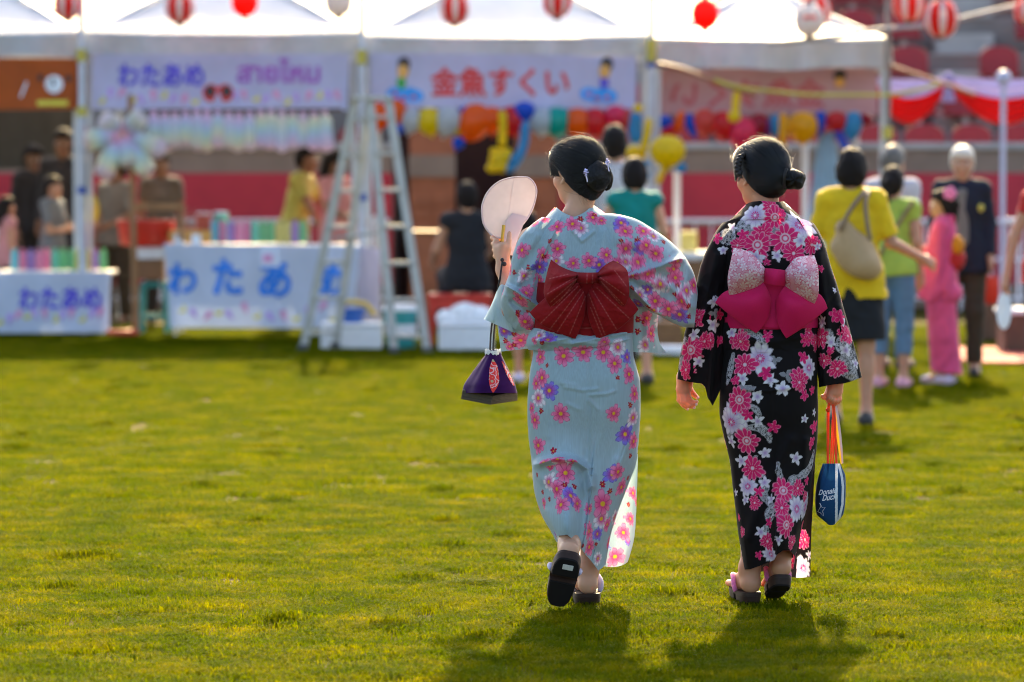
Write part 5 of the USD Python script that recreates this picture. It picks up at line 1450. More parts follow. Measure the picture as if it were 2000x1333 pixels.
def simple_hand(wr, d, nrm, s=1.0, curl=0.5, thumb=1):
    """a palm with four curled fingers and a thumb; d = along the fingers, nrm = towards the palm's inside"""
    d = d / np.linalg.norm(d); nrm = nrm - d * (nrm @ d); nrm /= np.linalg.norm(nrm)
    sd = np.cross(d, nrm)
    P = lambda a, b, c: wr + (d * a + sd * b + nrm * c) * s
    ps = [limb(P(0.01, -0.016, 0), P(0.075, -0.028, 0), 0.016 * s, 0.013 * s, 0.02), limb(P(0.01, 0.016, 0), P(0.078, 0.024, 0), 0.016 * s, 0.013 * s, 0.02), limb(P(0.01, 0, 0), P(0.08, 0, 0), 0.016 * s, 0.014 * s, 0.02)]
    for i, (b, L) in enumerate(((-0.031, 0.058), (-0.011, 0.072), (0.010, 0.076), (0.031, 0.068))):
        p0 = P(0.078, b, 0); a1, a2 = curl * 0.6, curl * 1.7
        p1 = p0 + (d * math.cos(a1) + nrm * math.sin(a1)) * L * 0.5 * s
        p2 = p1 + (d * math.cos(a2) + nrm * math.sin(a2)) * L * 0.5 * s
        ps += finger([p0, p1, p2], 0.0088 * s, 0.0066 * s)
    b = 0.028 * thumb
    ps += finger([P(0.02, b, 0.006), P(0.05, b * 1.75, 0.018), P(0.082, b * 1.7, 0.03)], 0.011 * s, 0.008 * s)
    return ps

def torso_prims(J, R, s=1.0, wide=1.0):
    """J: joints hipL, hipR, shL, shR, neck, head; R: the trunk's frame"""
    hip, sh = (J['hipL'] + J['hipR']) / 2, (J['shL'] + J['shR']) / 2
    mid = hip * 0.55 + sh * 0.45
    fw = R[:, 1]
    return [egg(hip + (0, 0, 0.03 * s), np.array([0.155 * wide, 0.105, 0.12]) * s, R, 0.05 * s), egg(mid, np.array([0.118 * wide, 0.088, 0.15]) * s, R, 0.05 * s),
            egg(sh * 0.72 + hip * 0.28 + fw * 0.01 * s, np.array([0.135 * wide, 0.098, 0.17]) * s, R, 0.05 * s), limb(J['shL'], J['shR'], 0.050 * s, None, 0.05 * s),
            limb(sh + fw * 0.005, J['neck'], 0.060 * s, 0.050 * s, 0.05 * s), limb(J['neck'], J['head'] - (0, 0, 0.04 * s), 0.050 * s, 0.046 * s, 0.02 * s)]

def limb_prims(J, s=1.0):
    ps = []
    for q in 'LR':
        ps += [limb(J['sh' + q], J['el' + q], 0.046 * s, 0.036 * s, 0.03 * s), limb(J['el' + q], J['wr' + q], 0.037 * s, 0.025 * s, 0.015 * s)]
        ps += [limb(J['hip' + q], J['kn' + q], 0.078 * s, 0.052 * s, 0.03 * s), limb(J['kn' + q], J['an' + q], 0.050 * s, 0.033 * s, 0.02 * s)]
        up, dn = J['kn' + q], J['an' + q]
        back = J.get('calf' + q, np.array([0, 0, 0]))
        ps.append(egg(up * 0.68 + dn * 0.32 + back, np.array([0.046, 0.046, 0.09]) * s, trimesh.geometry.align_vectors([0, 0, 1], up - dn)[:3, :3], 0.03 * s))
    return ps

def foot_prims(ankle, heel, toe, s=1.0):
    ankle, heel, toe = (np.asarray(x, float) for x in (ankle, heel, toe))
    d = toe - heel; d /= np.linalg.norm(d)
    up = ankle - heel; up = up - d * (up @ d); up /= np.linalg.norm(up)
    sd = np.cross(d, up)
    L = np.linalg.norm(toe - heel)
    P = lambda a, b, c: heel + d * a * L + (sd * b + up * c) * s
    ps = [limb(ankle, P(0.10, 0, 0.030), 0.034 * s, 0.031 * s, 0.02), limb(P(0.06, 0, 0.028), P(0.55, 0, 0.024), 0.029 * s, 0.030 * s, 0.02), limb(ankle, P(0.60, 0, 0.026), 0.030 * s, 0.024 * s, 0.025),
          limb(P(0.60, -0.018, 0.018), P(0.72, -0.018, 0.016), 0.021 * s, 0.018 * s, 0.02), limb(P(0.58, 0.018, 0.018), P(0.68, 0.020, 0.016), 0.020 * s, 0.017 * s, 0.02)]
    for b, l, r in ((-0.030, 0.98, 0.0115), (-0.010, 0.97, 0.0085), (0.006, 0.93, 0.008), (0.021, 0.88, 0.0078), (0.035, 0.82, 0.0078)):
        ps += finger([P(0.70, b * 0.9, 0.014), P(l, b, 0.010)], r * 1.15 * s, r * s)
    return ps

def cap_hair(c, R, s, offset=1.0, cutp=(0, 0.045, 0.062), cutn=(0, 0.75, -0.66), r=(0.083, 0.103, 0.094)):
    n = np.array(cutn) / np.linalg.norm(cutn)
    return egg(c + R @ (np.array((0, -0.014, 0.033)) * s), np.array(r) * s * offset, R, 0.012, cut=[(c + R @ (np.array(cutp) * s), R @ n)])

def strands(c, R, s, goal, n, seed, scalp, lift=0.02, stray=0.0):
    """hairs combed over the head to a knot at goal (head coordinates); scalp is the hair's own mesh"""
    g = np.random.default_rng(seed)
    cen = np.array((0, -0.014, 0.033))
    q0 = ((scalp.vertices - c) @ R) / s - cen
    rad = np.linalg.norm(q0, axis=1)
    tree = cKDTree(q0 / rad[:, None])
    D = g.normal(size=(n * 3, 3)); D /= np.linalg.norm(D, axis=1, keepdims=True)
    D = D[tree.query(D)[0] < 0.04][:n]
    e = (np.array(goal) - cen); e /= np.linalg.norm(e)
    t = np.linspace(0, 0.97, 12)
    out = []
    for d in D:
        om = math.acos(np.clip(d @ e, -1, 1))
        if om < 0.08:
            continue
        q = (np.sin((1 - t) * om)[:, None] * d + np.sin(t * om)[:, None] * e) / math.sin(om)
        q /= np.linalg.norm(q, axis=1, keepdims=True)
        dd, ii = tree.query(q, k=3)
        k = dd[:, 0] < 0.10
        if k.sum() < 5:
            continue
        h = rad[ii].max(1) + 0.0012 + 0.0012 * g.uniform() + lift * 0.09 * g.uniform() * np.sin(np.pi * np.clip(t, 0.05, 1)) ** 0.5
        P = cen + q * h[:, None]
        m = len(t) if k.all() else int(np.argmin(k))
        if m < 5:
            continue
        P = P[:m]
        if stray:
            w = g.normal(size=3) * stray
            P = P[:7] + (q[:len(P[:7])] * stray * g.uniform(0.2, 1.2) + w) * (np.linspace(1, 0, len(P[:7])) ** 1.5)[:, None]
        out.append(c + (P * s) @ R.T)
    return out

def knot_hairs(bc, mesh, axis, n, seed):
    """hairs wound round a knot"""
    g = np.random.default_rng(seed)
    q0 = mesh.vertices - bc
    rad = np.linalg.norm(q0, axis=1)
    tree = cKDTree(q0 / rad[:, None])
    ax = np.asarray(axis, float) / np.linalg.norm(axis)
    u = np.cross(ax, [0, 0, 1.0]); u /= np.linalg.norm(u); w = np.cross(ax, u)
    out = []
    for k in range(n):
        z, a0 = g.uniform(-0.85, 0.95), g.uniform(0, 6.28)
        a = a0 + np.linspace(0, g.uniform(1.2, 2.4), 12)
        zz = z + np.linspace(0, g.uniform(-0.25, 0.25), 12)
        rr = np.sqrt(np.clip(1 - zz ** 2, 0.02, 1))
        d = zz[:, None] * ax + rr[:, None] * (np.cos(a)[:, None] * u + np.sin(a)[:, None] * w)
        d /= np.linalg.norm(d, axis=1, keepdims=True)
        out.append(bc + d * (rad[tree.query(d)[1]] + 0.0010)[:, None])
    return out

def hair_curves(parent, name, lines, width, material='hair_strand', label=None):
    path = free(parent, name)
    loc = LOC.get('/'.join(path.split('/')[:3]), np.zeros(3))
    b = UsdGeom.BasisCurves.Define(stage, path)
    b.CreateTypeAttr('linear')
    b.CreatePointsAttr(Vt.Vec3fArray.FromNumpy((np.vstack(lines) - loc).astype(np.float32)))
    b.CreateCurveVertexCountsAttr(Vt.IntArray([len(l) for l in lines]))
    w = np.concatenate([np.linspace(1, 0.45, len(l)) for l in lines]) * width
    b.CreateWidthsAttr(Vt.FloatArray.FromNumpy(w.astype(np.float32)))
    b.SetWidthsInterpolation('vertex')
    UsdShade.MaterialBindingAPI.Apply(b.GetPrim()).Bind(M(material))
    tag(b.GetPrim(), label, None, None, 'stuff')
    return path

def face_bits(parent, c, R, s=1.0):
    L = lambda *p: c + R @ (np.array(p) * s)
    for q in (-1, 1):
        e = put(parent, 'eye', ball(L(q * 0.031, 0.082, 0.006), np.array([0.013, 0.010, 0.0075]) * s, 2, R), 'eye_white', True)
        put(e, 'iris', ball(L(q * 0.031, 0.0895, 0.006), np.array([0.0062, 0.0035, 0.0062]) * s, 2, R), 'eye_dark', True)
        put(parent, 'eyebrow', tube([L(q * 0.015, 0.091, 0.024), L(q * 0.030, 0.088, 0.029), L(q * 0.046, 0.077, 0.025)], np.array([0.003, 0.0035, 0.0018]) * s, 6), 'hair_black', True)
    put(parent, 'lips', ball(L(0, 0.0925, -0.062), np.array([0.021, 0.006, 0.0075]) * s, 2, R), 'lip', True)

def geta(parent, heel, toe, up, strap, lining, length=0.232, sticker=False, half=0.047, pad=0.0105):
    """a wooden sandal: board, two soles with a gap between, a padded thong strap"""
    heel, toe, up = (np.asarray(x, float) for x in (heel, toe, up))
    d = toe - heel; d /= np.linalg.norm(d)
    up = up - d * (up @ d); up /= np.linalg.norm(up)
    sd = np.cross(d, up)
    Fm = np.eye(4); Fm[:3, 0], Fm[:3, 1], Fm[:3, 2], Fm[:3, 3] = d, -sd, up, heel          # x to the toes, y to the left, z up
    def out(x0, x1, grow=0.0):
        a = np.linspace(0, 2 * np.pi, 72, endpoint=False)
        X, Y = length / 2 + length / 2 * spow(np.cos(a), 0.62), half * spow(np.sin(a), 0.55) * (1 - 0.10 * np.cos(a))
        P = Polygon(np.stack([X, Y], 1)).buffer(grow)
        return P.intersection(Polygon([(x0, -1), (x1, -1), (x1, 1), (x0, 1)]))
    def slab(poly, z0, z1, taper=0.0):
        m = extrude(poly, z1 - z0); m.apply_translation((0, 0, z0))
        if taper:
            v = m.vertices; k = v[:, 2] < (z0 + z1) / 2
            v[k, 1] *= 1 - taper; v[k, 0] = length / 2 + (v[k, 0] - length / 2) * (1 - taper)
            m.vertices = v
        return m
    ps = []
    board = slab(out(-1, 1), -0.012, 0.0)
    board.vertices[:, 2] += 0.0
    s_ = put(parent, 'sandal', board.apply_transform(Fm), 'geta_wood')
    hb = slab(out(-1, length * 0.36), -0.034, -0.0122, 0.05); put(s_, 'heel_block', hb.apply_transform(Fm), 'geta_wood')
    put(s_, 'heel_tread', slab(out(-1, length * 0.35, -0.004), -0.040, -0.0342, 0.03).apply_transform(Fm), 'geta_rubber')
    fb = slab(out(length * 0.50, 2), -0.030, -0.0122, 0.04); put(s_, 'front_block', fb.apply_transform(Fm), 'geta_wood')
    put(s_, 'front_tread', slab(out(length * 0.51, 2, -0.004), -0.036, -0.0302, 0.03).apply_transform(Fm), 'geta_rubber')
    if sticker:
        st = box((length * 0.17, -0.004, -0.0408), (0.022, 0.036, 0.001)); put(s_, 'size_sticker', st.apply_transform(Fm), 'sticker_silver')
    T = lambda x, y, z: heel + d * x - sd * y + up * z
    for q in (-1, 1):
        pts = smooth_line([T(length * 0.40, q * half * 0.96, -0.004), T(length * 0.44, q * half * 1.08, 0.024), T(length * 0.58, q * 0.036, 0.050), T(length * 0.75, q * 0.008, 0.034), T(length * 0.80, 0, 0.002)], 14)
        put(s_, 'strap', tube(pts, np.r_[0.008, np.full(12, pad), 0.006], 10), strap, True)
        put(s_, 'strap_lining', tube(pts[:-3] * 0.985 + 0.015 * T(length * 0.55, 0, 0.012), pad * 0.75, 8), lining, True)
    return s_

# ---------------------------------------------------------------- the people at the stalls
for n_, c_ in dict(yellow=(0.92, 0.60, 0.008), lime=(0.46, 0.62, 0.09), teal=(0.0, 0.27, 0.24), black=(0.012, 0.013, 0.018), navy=(0.010, 0.013, 0.030), grey=(0.16, 0.18, 0.20), polo=(0.42, 0.38, 0.08), rose=(0.58, 0.25, 0.26), brown=(0.05, 0.035, 0.02),
                   jeans=(0.13, 0.24, 0.37), denim=(0.09, 0.20, 0.36), white=(0.62, 0.60, 0.66), greybrown=(0.13, 0.10, 0.09), dark=(0.028, 0.024, 0.028), kidpink=(0.78, 0.09, 0.24), lavender=(0.52, 0.46, 0.60), patterned=(0.20, 0.18, 0.16), sashorange=(0.70, 0.26, 0.01), red=(0.55, 0.02, 0.02)).items():
    plain('wear_' + n_, c_, 0.85, trans=0.08, var=0.16, scale=9, sheen=0.03, bump=0.004, bscale=14)
plain('shoe_pale', (0.60, 0.50, 0.62), 0.7)
plain('shoe_pink', (0.62, 0.30, 0.36), 0.7)
plain('shoe_dark', (0.03, 0.025, 0.022), 0.6)
plain('straw_bag', (0.42, 0.265, 0.125), 0.75, var=0.12, scale=60, bump=0.002, bscale=200)
plain('strap_brown', (0.20, 0.12, 0.06), 0.6)

def grown(ps, by, cut=()):
    out = []
    for p in ps:
        q = dict(p)
        if p['t'] == 'c':
            q['ra'], q['rb'] = p['ra'] + by, p['rb'] + by
        else:
            q['r'] = p['r'] + by
        q['cut'] = list(p['cut']) + list(cut)
        out.append(q)
    return out

def someone(label, px, y, h, face, top, bottom=None, skin_='skin_tan', hair='hair_dull', style='short', sleeve_=0.6, leg=1.0, skirt=False, shoe='shoe_dark', arms=None, sit=None, lean=0.0, turn=0.0, nod=0.05, girth=1.0, hem=0.80, show_face=True, kneel=0.0, zoff=0.0):
    """face: direction the body faces, radians to the left of straight away from the camera. arms: {'L': (elbow, wrist), ...} in body coordinates of a 1.68 m person"""
    s = h / 1.68
    base = W(px, 650, y); base[2] = zoff
    Rb = head_frame(0, 0, 0, face)
    lw = lambda p: base + Rb @ (np.array(p, float) * s)
    def bend(p):                                                         # the trunk leans forward about the hips
        p = np.array(p, float)
        if lean and p[2] > 0.88:
            d = p - (0, 0, 0.88)
            p = np.array([d[0], d[1] * math.cos(lean) + d[2] * math.sin(lean), 0.88 + d[2] * math.cos(lean) - d[1] * math.sin(lean)])
        return p
    drop = 0.0 if sit is None else 0.88 - (sit / s + 0.09)
    A = dict(L=((-0.195, -0.02, 1.10), (-0.205, 0.06, 0.86)), R=((0.195, -0.02, 1.10), (0.205, 0.06, 0.86)))
    if arms: A.update(arms)
    J = {}
    U = lambda p: lw(np.array(bend(p)) - (0, 0, drop))
    for q, sg in (('L', -1), ('R', 1)):
        J['sh' + q] = U((sg * (0.118 + 0.030 * girth), 0, 1.352))
        J['el' + q], J['wr' + q] = U(A[q][0]), U(A[q][1])
        J['hip' + q] = lw((sg * 0.085 * girth, 0, 0.88 - drop))
        if sit is None:
            J['kn' + q], J['an' + q] = lw((sg * 0.092, 0.02, 0.47)), lw((sg * 0.095, -0.02, 0.078))
        else:
            J['kn' + q], J['an' + q] = lw((sg * 0.13, 0.36, 0.90 - drop)), lw((sg * 0.13, 0.30, 0.078))
    J['neck'] = U((0, 0, 1.43))
    hR = head_frame(turn, nod + lean * 0.5, 0, face)
    hc = U((0, 0.01, 1.545))
    J['head'] = hc + hR @ np.array((0, -0.02, -0.05)) * s
    t = thing('person', label, 'person', base)
    tr = torso_prims(J, Rb, s, girth)
    lm = limb_prims(J, s)
    ps = tr + lm + head_prims(hc, hR, s * 1.02)
    for q in 'LR':
        hl = J['an' + q] + Rb @ np.array((0, -0.045, -0.055)) * s
        hl[2] = zoff + 0.022
        ps += foot_prims(J['an' + q], hl, hl + Rb @ np.array((0, 0.225 * s, 0)), s)
        d = J['wr' + q] - J['el' + q]
        ps += simple_hand(J['wr' + q], d, Rb @ np.array((-0.9 if q == 'R' else 0.9, 0.3, 0)), s, 0.5, 1 if q == 'R' else -1)
    put(t, 'body', soft(ps, 0.010), skin_, True)
    if show_face: face_bits(t, hc, hR, s * 1.02)
    hp = [cap_hair(hc, hR, s * 1.03)]
    Lh = lambda *p: hc + hR @ (np.array(p) * s)
    hp += [egg(Lh(0, -0.036, -0.030), np.array((0.078, 0.066, 0.080)) * s, hR, 0.04, cut=[(Lh(0, -0.006, 0), hR @ np.array((0, 0.94, -0.34)))]), egg(Lh(0, 0.030, 0.066), np.array((0.066, 0.052, 0.044)) * s, hR, 0.03)]
    if style == 'bob':
        hp += [egg(Lh(0, -0.03, -0.03), np.array((0.086, 0.080, 0.100)) * s, hR, 0.04, cut=[(Lh(0, 0.030, 0), hR @ np.array((0, 1.0, 0))), (Lh(0, 0, -0.105), hR @ np.array((0, 0, -1.0)))])]
    elif style == 'bun':
        hp += [limb(Lh(0, -0.10, -0.02), Lh(0, -0.135, -0.03), 0.034 * s, 0.03 * s, 0.02)]
    elif style == 'pony':
        hp += [limb(Lh(0, -0.095, 0.03), Lh(0, -0.13, 0.0), 0.030 * s, 0.028 * s, 0.02), limb(Lh(0, -0.13, 0.0), Lh(0, -0.12, -0.15), 0.028 * s, 0.012 * s, 0.02)]
    elif style == 'long':
        hp += [limb(Lh(0, -0.07, 0.0), Lh(0, -0.085, -0.22), 0.075 * s, 0.05 * s, 0.04), limb(Lh(-0.05, -0.03, 0), Lh(-0.05, -0.05, -0.18), 0.035 * s, 0.025 * s, 0.03), limb(Lh(0.05, -0.03, 0), Lh(0.05, -0.05, -0.18), 0.035 * s, 0.025 * s, 0.03)]
    hm_ = soft(hp, 0.009)
    hm_.vertices += hm_.vertex_normals * (0.022 * (meshkit.fbm((hm_.vertices - hc) * np.array((45, 45, 16)), 3, int(px) % 50) - 0.5))[:, None] * s
    put(t, 'hair', hm_, hair, True)
    up = np.array([0, 0, 1.0])
    neck_n = (J['neck'] - (J['hipL'] + J['hipR']) / 2); neck_n /= np.linalg.norm(neck_n)
    cuts = [(U((0, 0, hem)), -neck_n), (U((0, 0, 1.425)), neck_n)]
    sh = grown(tr[:4], 0.018 * s, cuts)
    nk = U((0, 0, 1.42))
    for q in 'LR':
        sh.append(limb(nk * 0.75 + J['sh' + q] * 0.25 - up * 0.02, J['sh' + q] * 0.9 + nk * 0.1, 0.052 * s, 0.050 * s, 0.05, cut=cuts))
        sh.append(limb(U((0.05 * girth * (1 if q == 'R' else -1), 0, 1.0)), J['hip' + q] - up * 0.10 * s, 0.105 * s, 0.122 * s, 0.05, cut=cuts))
    for q in 'LR':
        a, b_, w = J['sh' + q], J['el' + q], J['wr' + q]
        if sleeve_ <= 1.0:
            e = a + (b_ - a) * max(sleeve_, 0.05)
            d = (b_ - a) / np.linalg.norm(b_ - a)
            if sleeve_ > 0.05:
                sh += [limb(a, e + d * 0.03, 0.058 * s, 0.060 * s, 0.03, cut=[(e, d)])]
        else:
            d = (w - b_) / np.linalg.norm(w - b_)
            e = b_ + (w - b_) * min(sleeve_ - 1, 0.98)
            sh += [limb(a, b_, 0.060 * s, 0.056 * s, 0.03), limb(b_, e + d * 0.03, 0.056 * s, 0.046 * s, 0.02, cut=[(e, d)])]
    def worn(m, amp=0.022):
        m.vertices += m.vertex_normals * (amp * (meshkit.fbm((m.vertices - base) * np.array((11, 11, 7)), 3, int(px) % 60) - 0.5) - 0.010 * np.abs(2 * meshkit.fbm((m.vertices - base) * np.array((9, 9, 14)), 2, int(px) % 37) - 1))[:, None]
        return m
    put(t, 'top', worn(soft(sh, 0.011)), 'wear_' + top, True)
    if bottom:
        hipc = (J['hipL'] + J['hipR']) / 2
        pt = grown(tr[:1], 0.010 * s, [(hipc + (0, 0, 0.14 * s), up)])
        for q in 'LR':
            a, k, an = J['hip' + q], J['kn' + q], J['an' + q]
            if skirt:
                e = a + (k - a) * leg
                pt += [limb(hipc + (a - hipc) * 0.7, e + (0, 0, -0.04), 0.115 * s, 0.125 * s, 0.05, cut=[(e, -up)])]
            elif leg <= 0.5:
                d = (k - a) / np.linalg.norm(k - a); e = a + (k - a) * leg * 2
                pt += [limb(a, e + d * 0.03, 0.098 * s, 0.090 * s, 0.03, cut=[(e, d)])]
            else:
                d = (an - k) / np.linalg.norm(an - k); e = k + (an - k) * (leg - 0.5) * 2
                pt += [limb(a, k, 0.098 * s, 0.072 * s, 0.03), limb(k, e + d * 0.03, 0.072 * s, 0.060 * s, 0.03, cut=[(e, d)])]
        put(t, 'bottoms', worn(soft(pt, 0.011), 0.014), 'wear_' + bottom, True)
    for q in 'LR':
        hl = J['an' + q] + Rb @ np.array((0, -0.045, 0)) * s
        hl[2] = zoff + 0.03
        f = Rb[:, 1]
        put(t, 'shoe', soft([limb(hl, hl + f * 0.20 * s, 0.040 * s, 0.036 * s, 0.03, cut=[(hl - (0, 0, 0.022), -up)]), limb(hl, hl + f * 0.06 * s + (0, 0, 0.02), 0.040 * s, None, 0.03)], 0.010), shoe, True)
    return t, J, Rb, s, hc, hR

PI = math.pi
# --- right hand group
t, J, Rb, s, hc, hR = someone('woman with a dark bob in a yellow top and black skirt', 1662, 21.8, 1.58, -0.15, 'yellow', 'black', style='bob', hair='hair_dull', sleeve_=0.85, leg=0.90, skirt=True, shoe='shoe_dark', girth=1.16, hem=0.76,
    arms=dict(R=((0.24, 0.02, 1.10), (0.42, 0.16, 1.00)), L=((-0.23, 0.03, 1.10), (-0.16, 0.22, 0.98))), show_face=True)
def shoulder_bag():
    c = W(1668, 492, 21.62)
    t = thing('shoulder_bag', 'large tan shoulder bag hanging behind the woman in yellow', 'bag', c)
    ps = [limb(W(1648, 446, 21.64), W(1686, 515, 21.60), 0.050, 0.080, 0.06), limb(W(1638, 482, 21.66), W(1700, 524, 21.62), 0.050, 0.062, 0.06), egg(W(1672, 496, 21.64), (0.11, 0.06, 0.11), None, 0.05)]
    put(t, 'bag_body', soft(ps, 0.010), 'straw_bag', True)
    put(t, 'strap', tube(smooth_line([W(1640, 450, 21.58), W(1672, 395, 21.62), W(1692, 372, 21.75), W(1694, 385, 21.92)], 14), 0.013, 8), 'strap_brown', True)
    put(t, 'strap', tube(smooth_line([W(1700, 470, 21.56), W(1690, 400, 21.62), W(1698, 374, 21.76), W(1702, 390, 21.92)], 14), 0.013, 8), 'strap_brown', True)
shoulder_bag()
t, J, Rb, s, hc, hR = someone('girl in a lime green top and cropped jeans with a dark shoulder strap', 1742, 25.2, 1.46, -0.35, 'lime', 'jeans', style='pony', sleeve_=0.35, leg=0.78, shoe='shoe_pink', hem=0.86, girth=1.05)
put(t, 'strap', tube(smooth_line([J['shR'] + (0.0, -0.10, 0.05), (J['shL'] + J['hipR']) / 2 + (0.02, -0.155, 0.06), J['hipL'] + (-0.05, -0.13, 0.05)], 14), 0.014, 6), 'strap_brown', True)
someone('grey haired man in a pale top and jeans behind the girl in green', 1742, 27.4, 1.60, -0.5, 'white', 'denim', hair='hair_grey', sleeve_=0.7, leg=1.0, girth=1.1)
t, J, Rb, s, hc, hR = someone('white haired man in a navy blazer and dark trousers, facing forward', 1878, 26.5, 1.60, PI - 0.12, 'navy', 'brown', skin_='skin_tan', hair='hair_white', sleeve_=1.95, leg=0.98, girth=1.10, hem=0.74, nod=0.15)
f = Rb[:, 1]
put(t, 'shirt_front', soft([limb((J['shL'] + J['shR']) / 2 + f * 0.075 * s - (0, 0, 0.03), (J['hipL'] + J['hipR']) / 2 + f * 0.095 * s + (0, 0, 0.10), 0.045, 0.05, 0.02)], 0.010), 'wear_patterned', True)
put(t, 'chest_badge', ball(J['shL'] * 0.72 + J['hipL'] * 0.28 + f * 0.115 * s, (0.022, 0.010, 0.028), 2), 'tape_yellow', True)
# the child in the pink kimono, seen from the side, facing left
def kimono_child():
    y, h, px = 25.6, 1.30, 1840
    s = h / 1.68
    t, J, Rb, s, hc, hR = someone('child in a pink kimono with an orange sash, facing left', px, y, h, PI / 2 - 0.25, 'kidpink', None, style='pony', sleeve_=0.02, shoe='shoe_pale', hem=0.80, arms=dict(L=((-0.17, 0.03, 1.12), (-0.15, 0.16, 0.94)), R=((0.17, 0.03, 1.12), (0.16, 0.16, 0.94))))
    H = lambda px_, py_, d=0.0: W(px_, py_, y + d)
    rum = lambda px_, py_: rumple(px_, py_, 26, 60, 77) * 0.02
    robe = shell([(418, 1832, 1862, 0, .05, .05, 2.2), (436, 1822, 1866, 0, .085, .085, 2.3), (465, 1813, 1868, 0, .115, .115, 2.4), (510, 1808, 1864, 0, .115, .115, 2.4), (545, 1806, 1868, 0, .12, .12, 2.4), (572, 1803, 1880, 0, .13, .13, 2.4), (584, 1805, 1878, 0, .125, .125, 2.4), (592, 1808, 1868, 0, .115, .115, 2.4), (650, 1812, 1872, 0, .115, .115, 2.4), (730, 1818, 1880, 0, .115, .115, 2.4)],
                 y, [(-1, 420), (1, 420)], [(-1, 726), (1, 732)], [(-1, 726), (1, 732)], 60, 40, 70, rum)
    k = put(t, 'kimono', robe, 'wear_kidpink', True)
    for d in (-0.125, 0.125):
        sl = shell([(440, 1822, 1850, d, .04, .04, 2.2), (480, 1810, 1846, d, .05, .05, 2.4), (540, 1796, 1840, d, .045, .045, 2.5), (592, 1792, 1838, d, .035, .035, 2.6)], y, [(-1, 442), (1, 440)], [(-1, 582), (0, 588), (1, 574)], [(-1, 582), (0, 588), (1, 574)], 40, 30, 40, rum)
        put(k, 'sleeve', sl, 'wear_kidpink', True)
    o = put(t, 'sash', soft([limb(H(1828, 505), H(1855, 505), 0.115, 0.105, 0.05, cut=[(H(1840, 540), np.array([0, 0, -1.0])), (H(1840, 478), np.array([0, 0, 1.0]))])], 0.010), 'wear_red', True)
    put(o, 'sash_bow', soft([egg(H(1868, 480, -0.05), (0.055, 0.075, 0.070), None, 0.03), egg(H(1866, 508, 0.04), (0.050, 0.070, 0.055), None, 0.03), limb(H(1862, 500), H(1858, 540, -0.06), 0.03, 0.03, 0.02)], 0.010), 'wear_sashorange', True)
    put(t, 'hair_flower', merge(*[ball(H(1855, 378, -0.06) + (0.025 * math.cos(a), -0.01, 0.025 * math.sin(a)), (0.022, 0.012, 0.022), 2) for a in np.arange(5) * 1.257]), 'strap_pink', True)
kimono_child()
# the forearm with a fan at the right edge
t, J, Rb, s, hc, hR = someone('person cut by the right edge in a red top, holding a fan low', 2052, 23.5, 1.56, 0.1, 'red', 'dark', sleeve_=0.4, leg=1.0, arms=dict(L=((-0.25, 0.0, 1.10), (-0.30, -0.02, 0.86))))
c = J['wrL'] + (-0.02, -0.02, -0.20)
t = thing('hand_fan', 'pale green fan hanging from a hand at the right edge', 'fan', c)
put(t, 'fan_face', ball(c + (0, 0, -0.02), (0.045, 0.006, 0.115), 3), 'ink_white', True)
put(t, 'handle', rod(c + (0, 0, 0.08), c + (0.015, 0.01, 0.20), 0.008, n=8), 'bamboo')
# --- behind the women
someone('woman with a dark bob in a teal top, seen from behind', 1238, 25.6, 1.52, 0.15, 'teal', 'dark', skin_='skin_fair', style='bob', hair='hair_dull', sleeve_=0.02, leg=0.35, girth=1.12, hem=0.84, arms=dict(R=((0.23, 0.02, 1.12), (0.16, 0.22, 1.02)), L=((-0.23, 0.05, 1.12), (-0.12, 0.26, 1.08))))
someone('tall dark haired man in a pale top behind the hair of the woman in blue', 1200, 26.6, 1.74, 0.0, 'white', 'dark', style='short', sleeve_=0.6)
someone('small child with dark hair and pale shoes behind the woman in blue', 1030, 25.8, 1.16, 0.3, 'dark', 'greybrown', style='short', shoe='shoe_pale', leg=0.4)
someone('person in a black sleeveless top seated on the red bench', 912, 30.55, 1.66, 0.15, 'black', 'dark', sleeve_=0.15, sit=0.44, girth=1.1, arms=dict(L=((-0.24, 0.06, 1.12), (-0.24, 0.28, 1.02)), R=((0.23, 0.05, 1.12), (0.15, 0.26, 1.0))))
# --- the left hand stalls
someone('man in a yellow polo shirt leaning over the middle table', 572, 33.9, 1.62, -PI / 2 - 0.25, 'polo', 'dark', skin_='skin_brown', sleeve_=0.6, lean=0.20, girth=1.12, arms=dict(L=((-0.20, 0.22, 1.12), (-0.15, 0.32, 0.92)), R=((0.20, 0.20, 1.12), (0.12, 0.34, 0.92))))
someone('dark haired person in a rose top behind the stepladder', 655, 33.6, 1.56, -2.2, 'rose', 'dark', skin_='skin_brown', style='long', sleeve_=0.7, nod=0.4, arms=dict(R=((0.22, 0.10, 1.12), (0.05, 0.30, 1.02))))
someone('man in a grey brown T-shirt behind the wooden bar', 316, 34.6, 1.55, PI + 0.2, 'greybrown', 'dark', skin_='skin_brown', sleeve_=0.6, girth=1.05)
someone('woman in a patterned blouse under the bunch of rainbow bags', 228, 34.3, 1.50, PI - 0.4, 'patterned', 'brown', skin_='skin_brown', style='bun', sleeve_=0.9, turn=-0.5, nod=0.35, arms=dict(L=((-0.23, 0.10, 1.10), (-0.08, 0.28, 1.0))))
someone('tall man in dark clothes behind the boy at the left', 127, 34.6, 1.76, PI - 0.2, 'dark', 'dark', skin_='skin_brown', sleeve_=1.9, girth=1.15)
someone('dark haired person in dark clothes at the far left of the crowd', 66, 34.9, 1.62, PI + 0.6, 'dark', 'dark', skin_='skin_brown', style='short', sleeve_=1.9, nod=0.3)
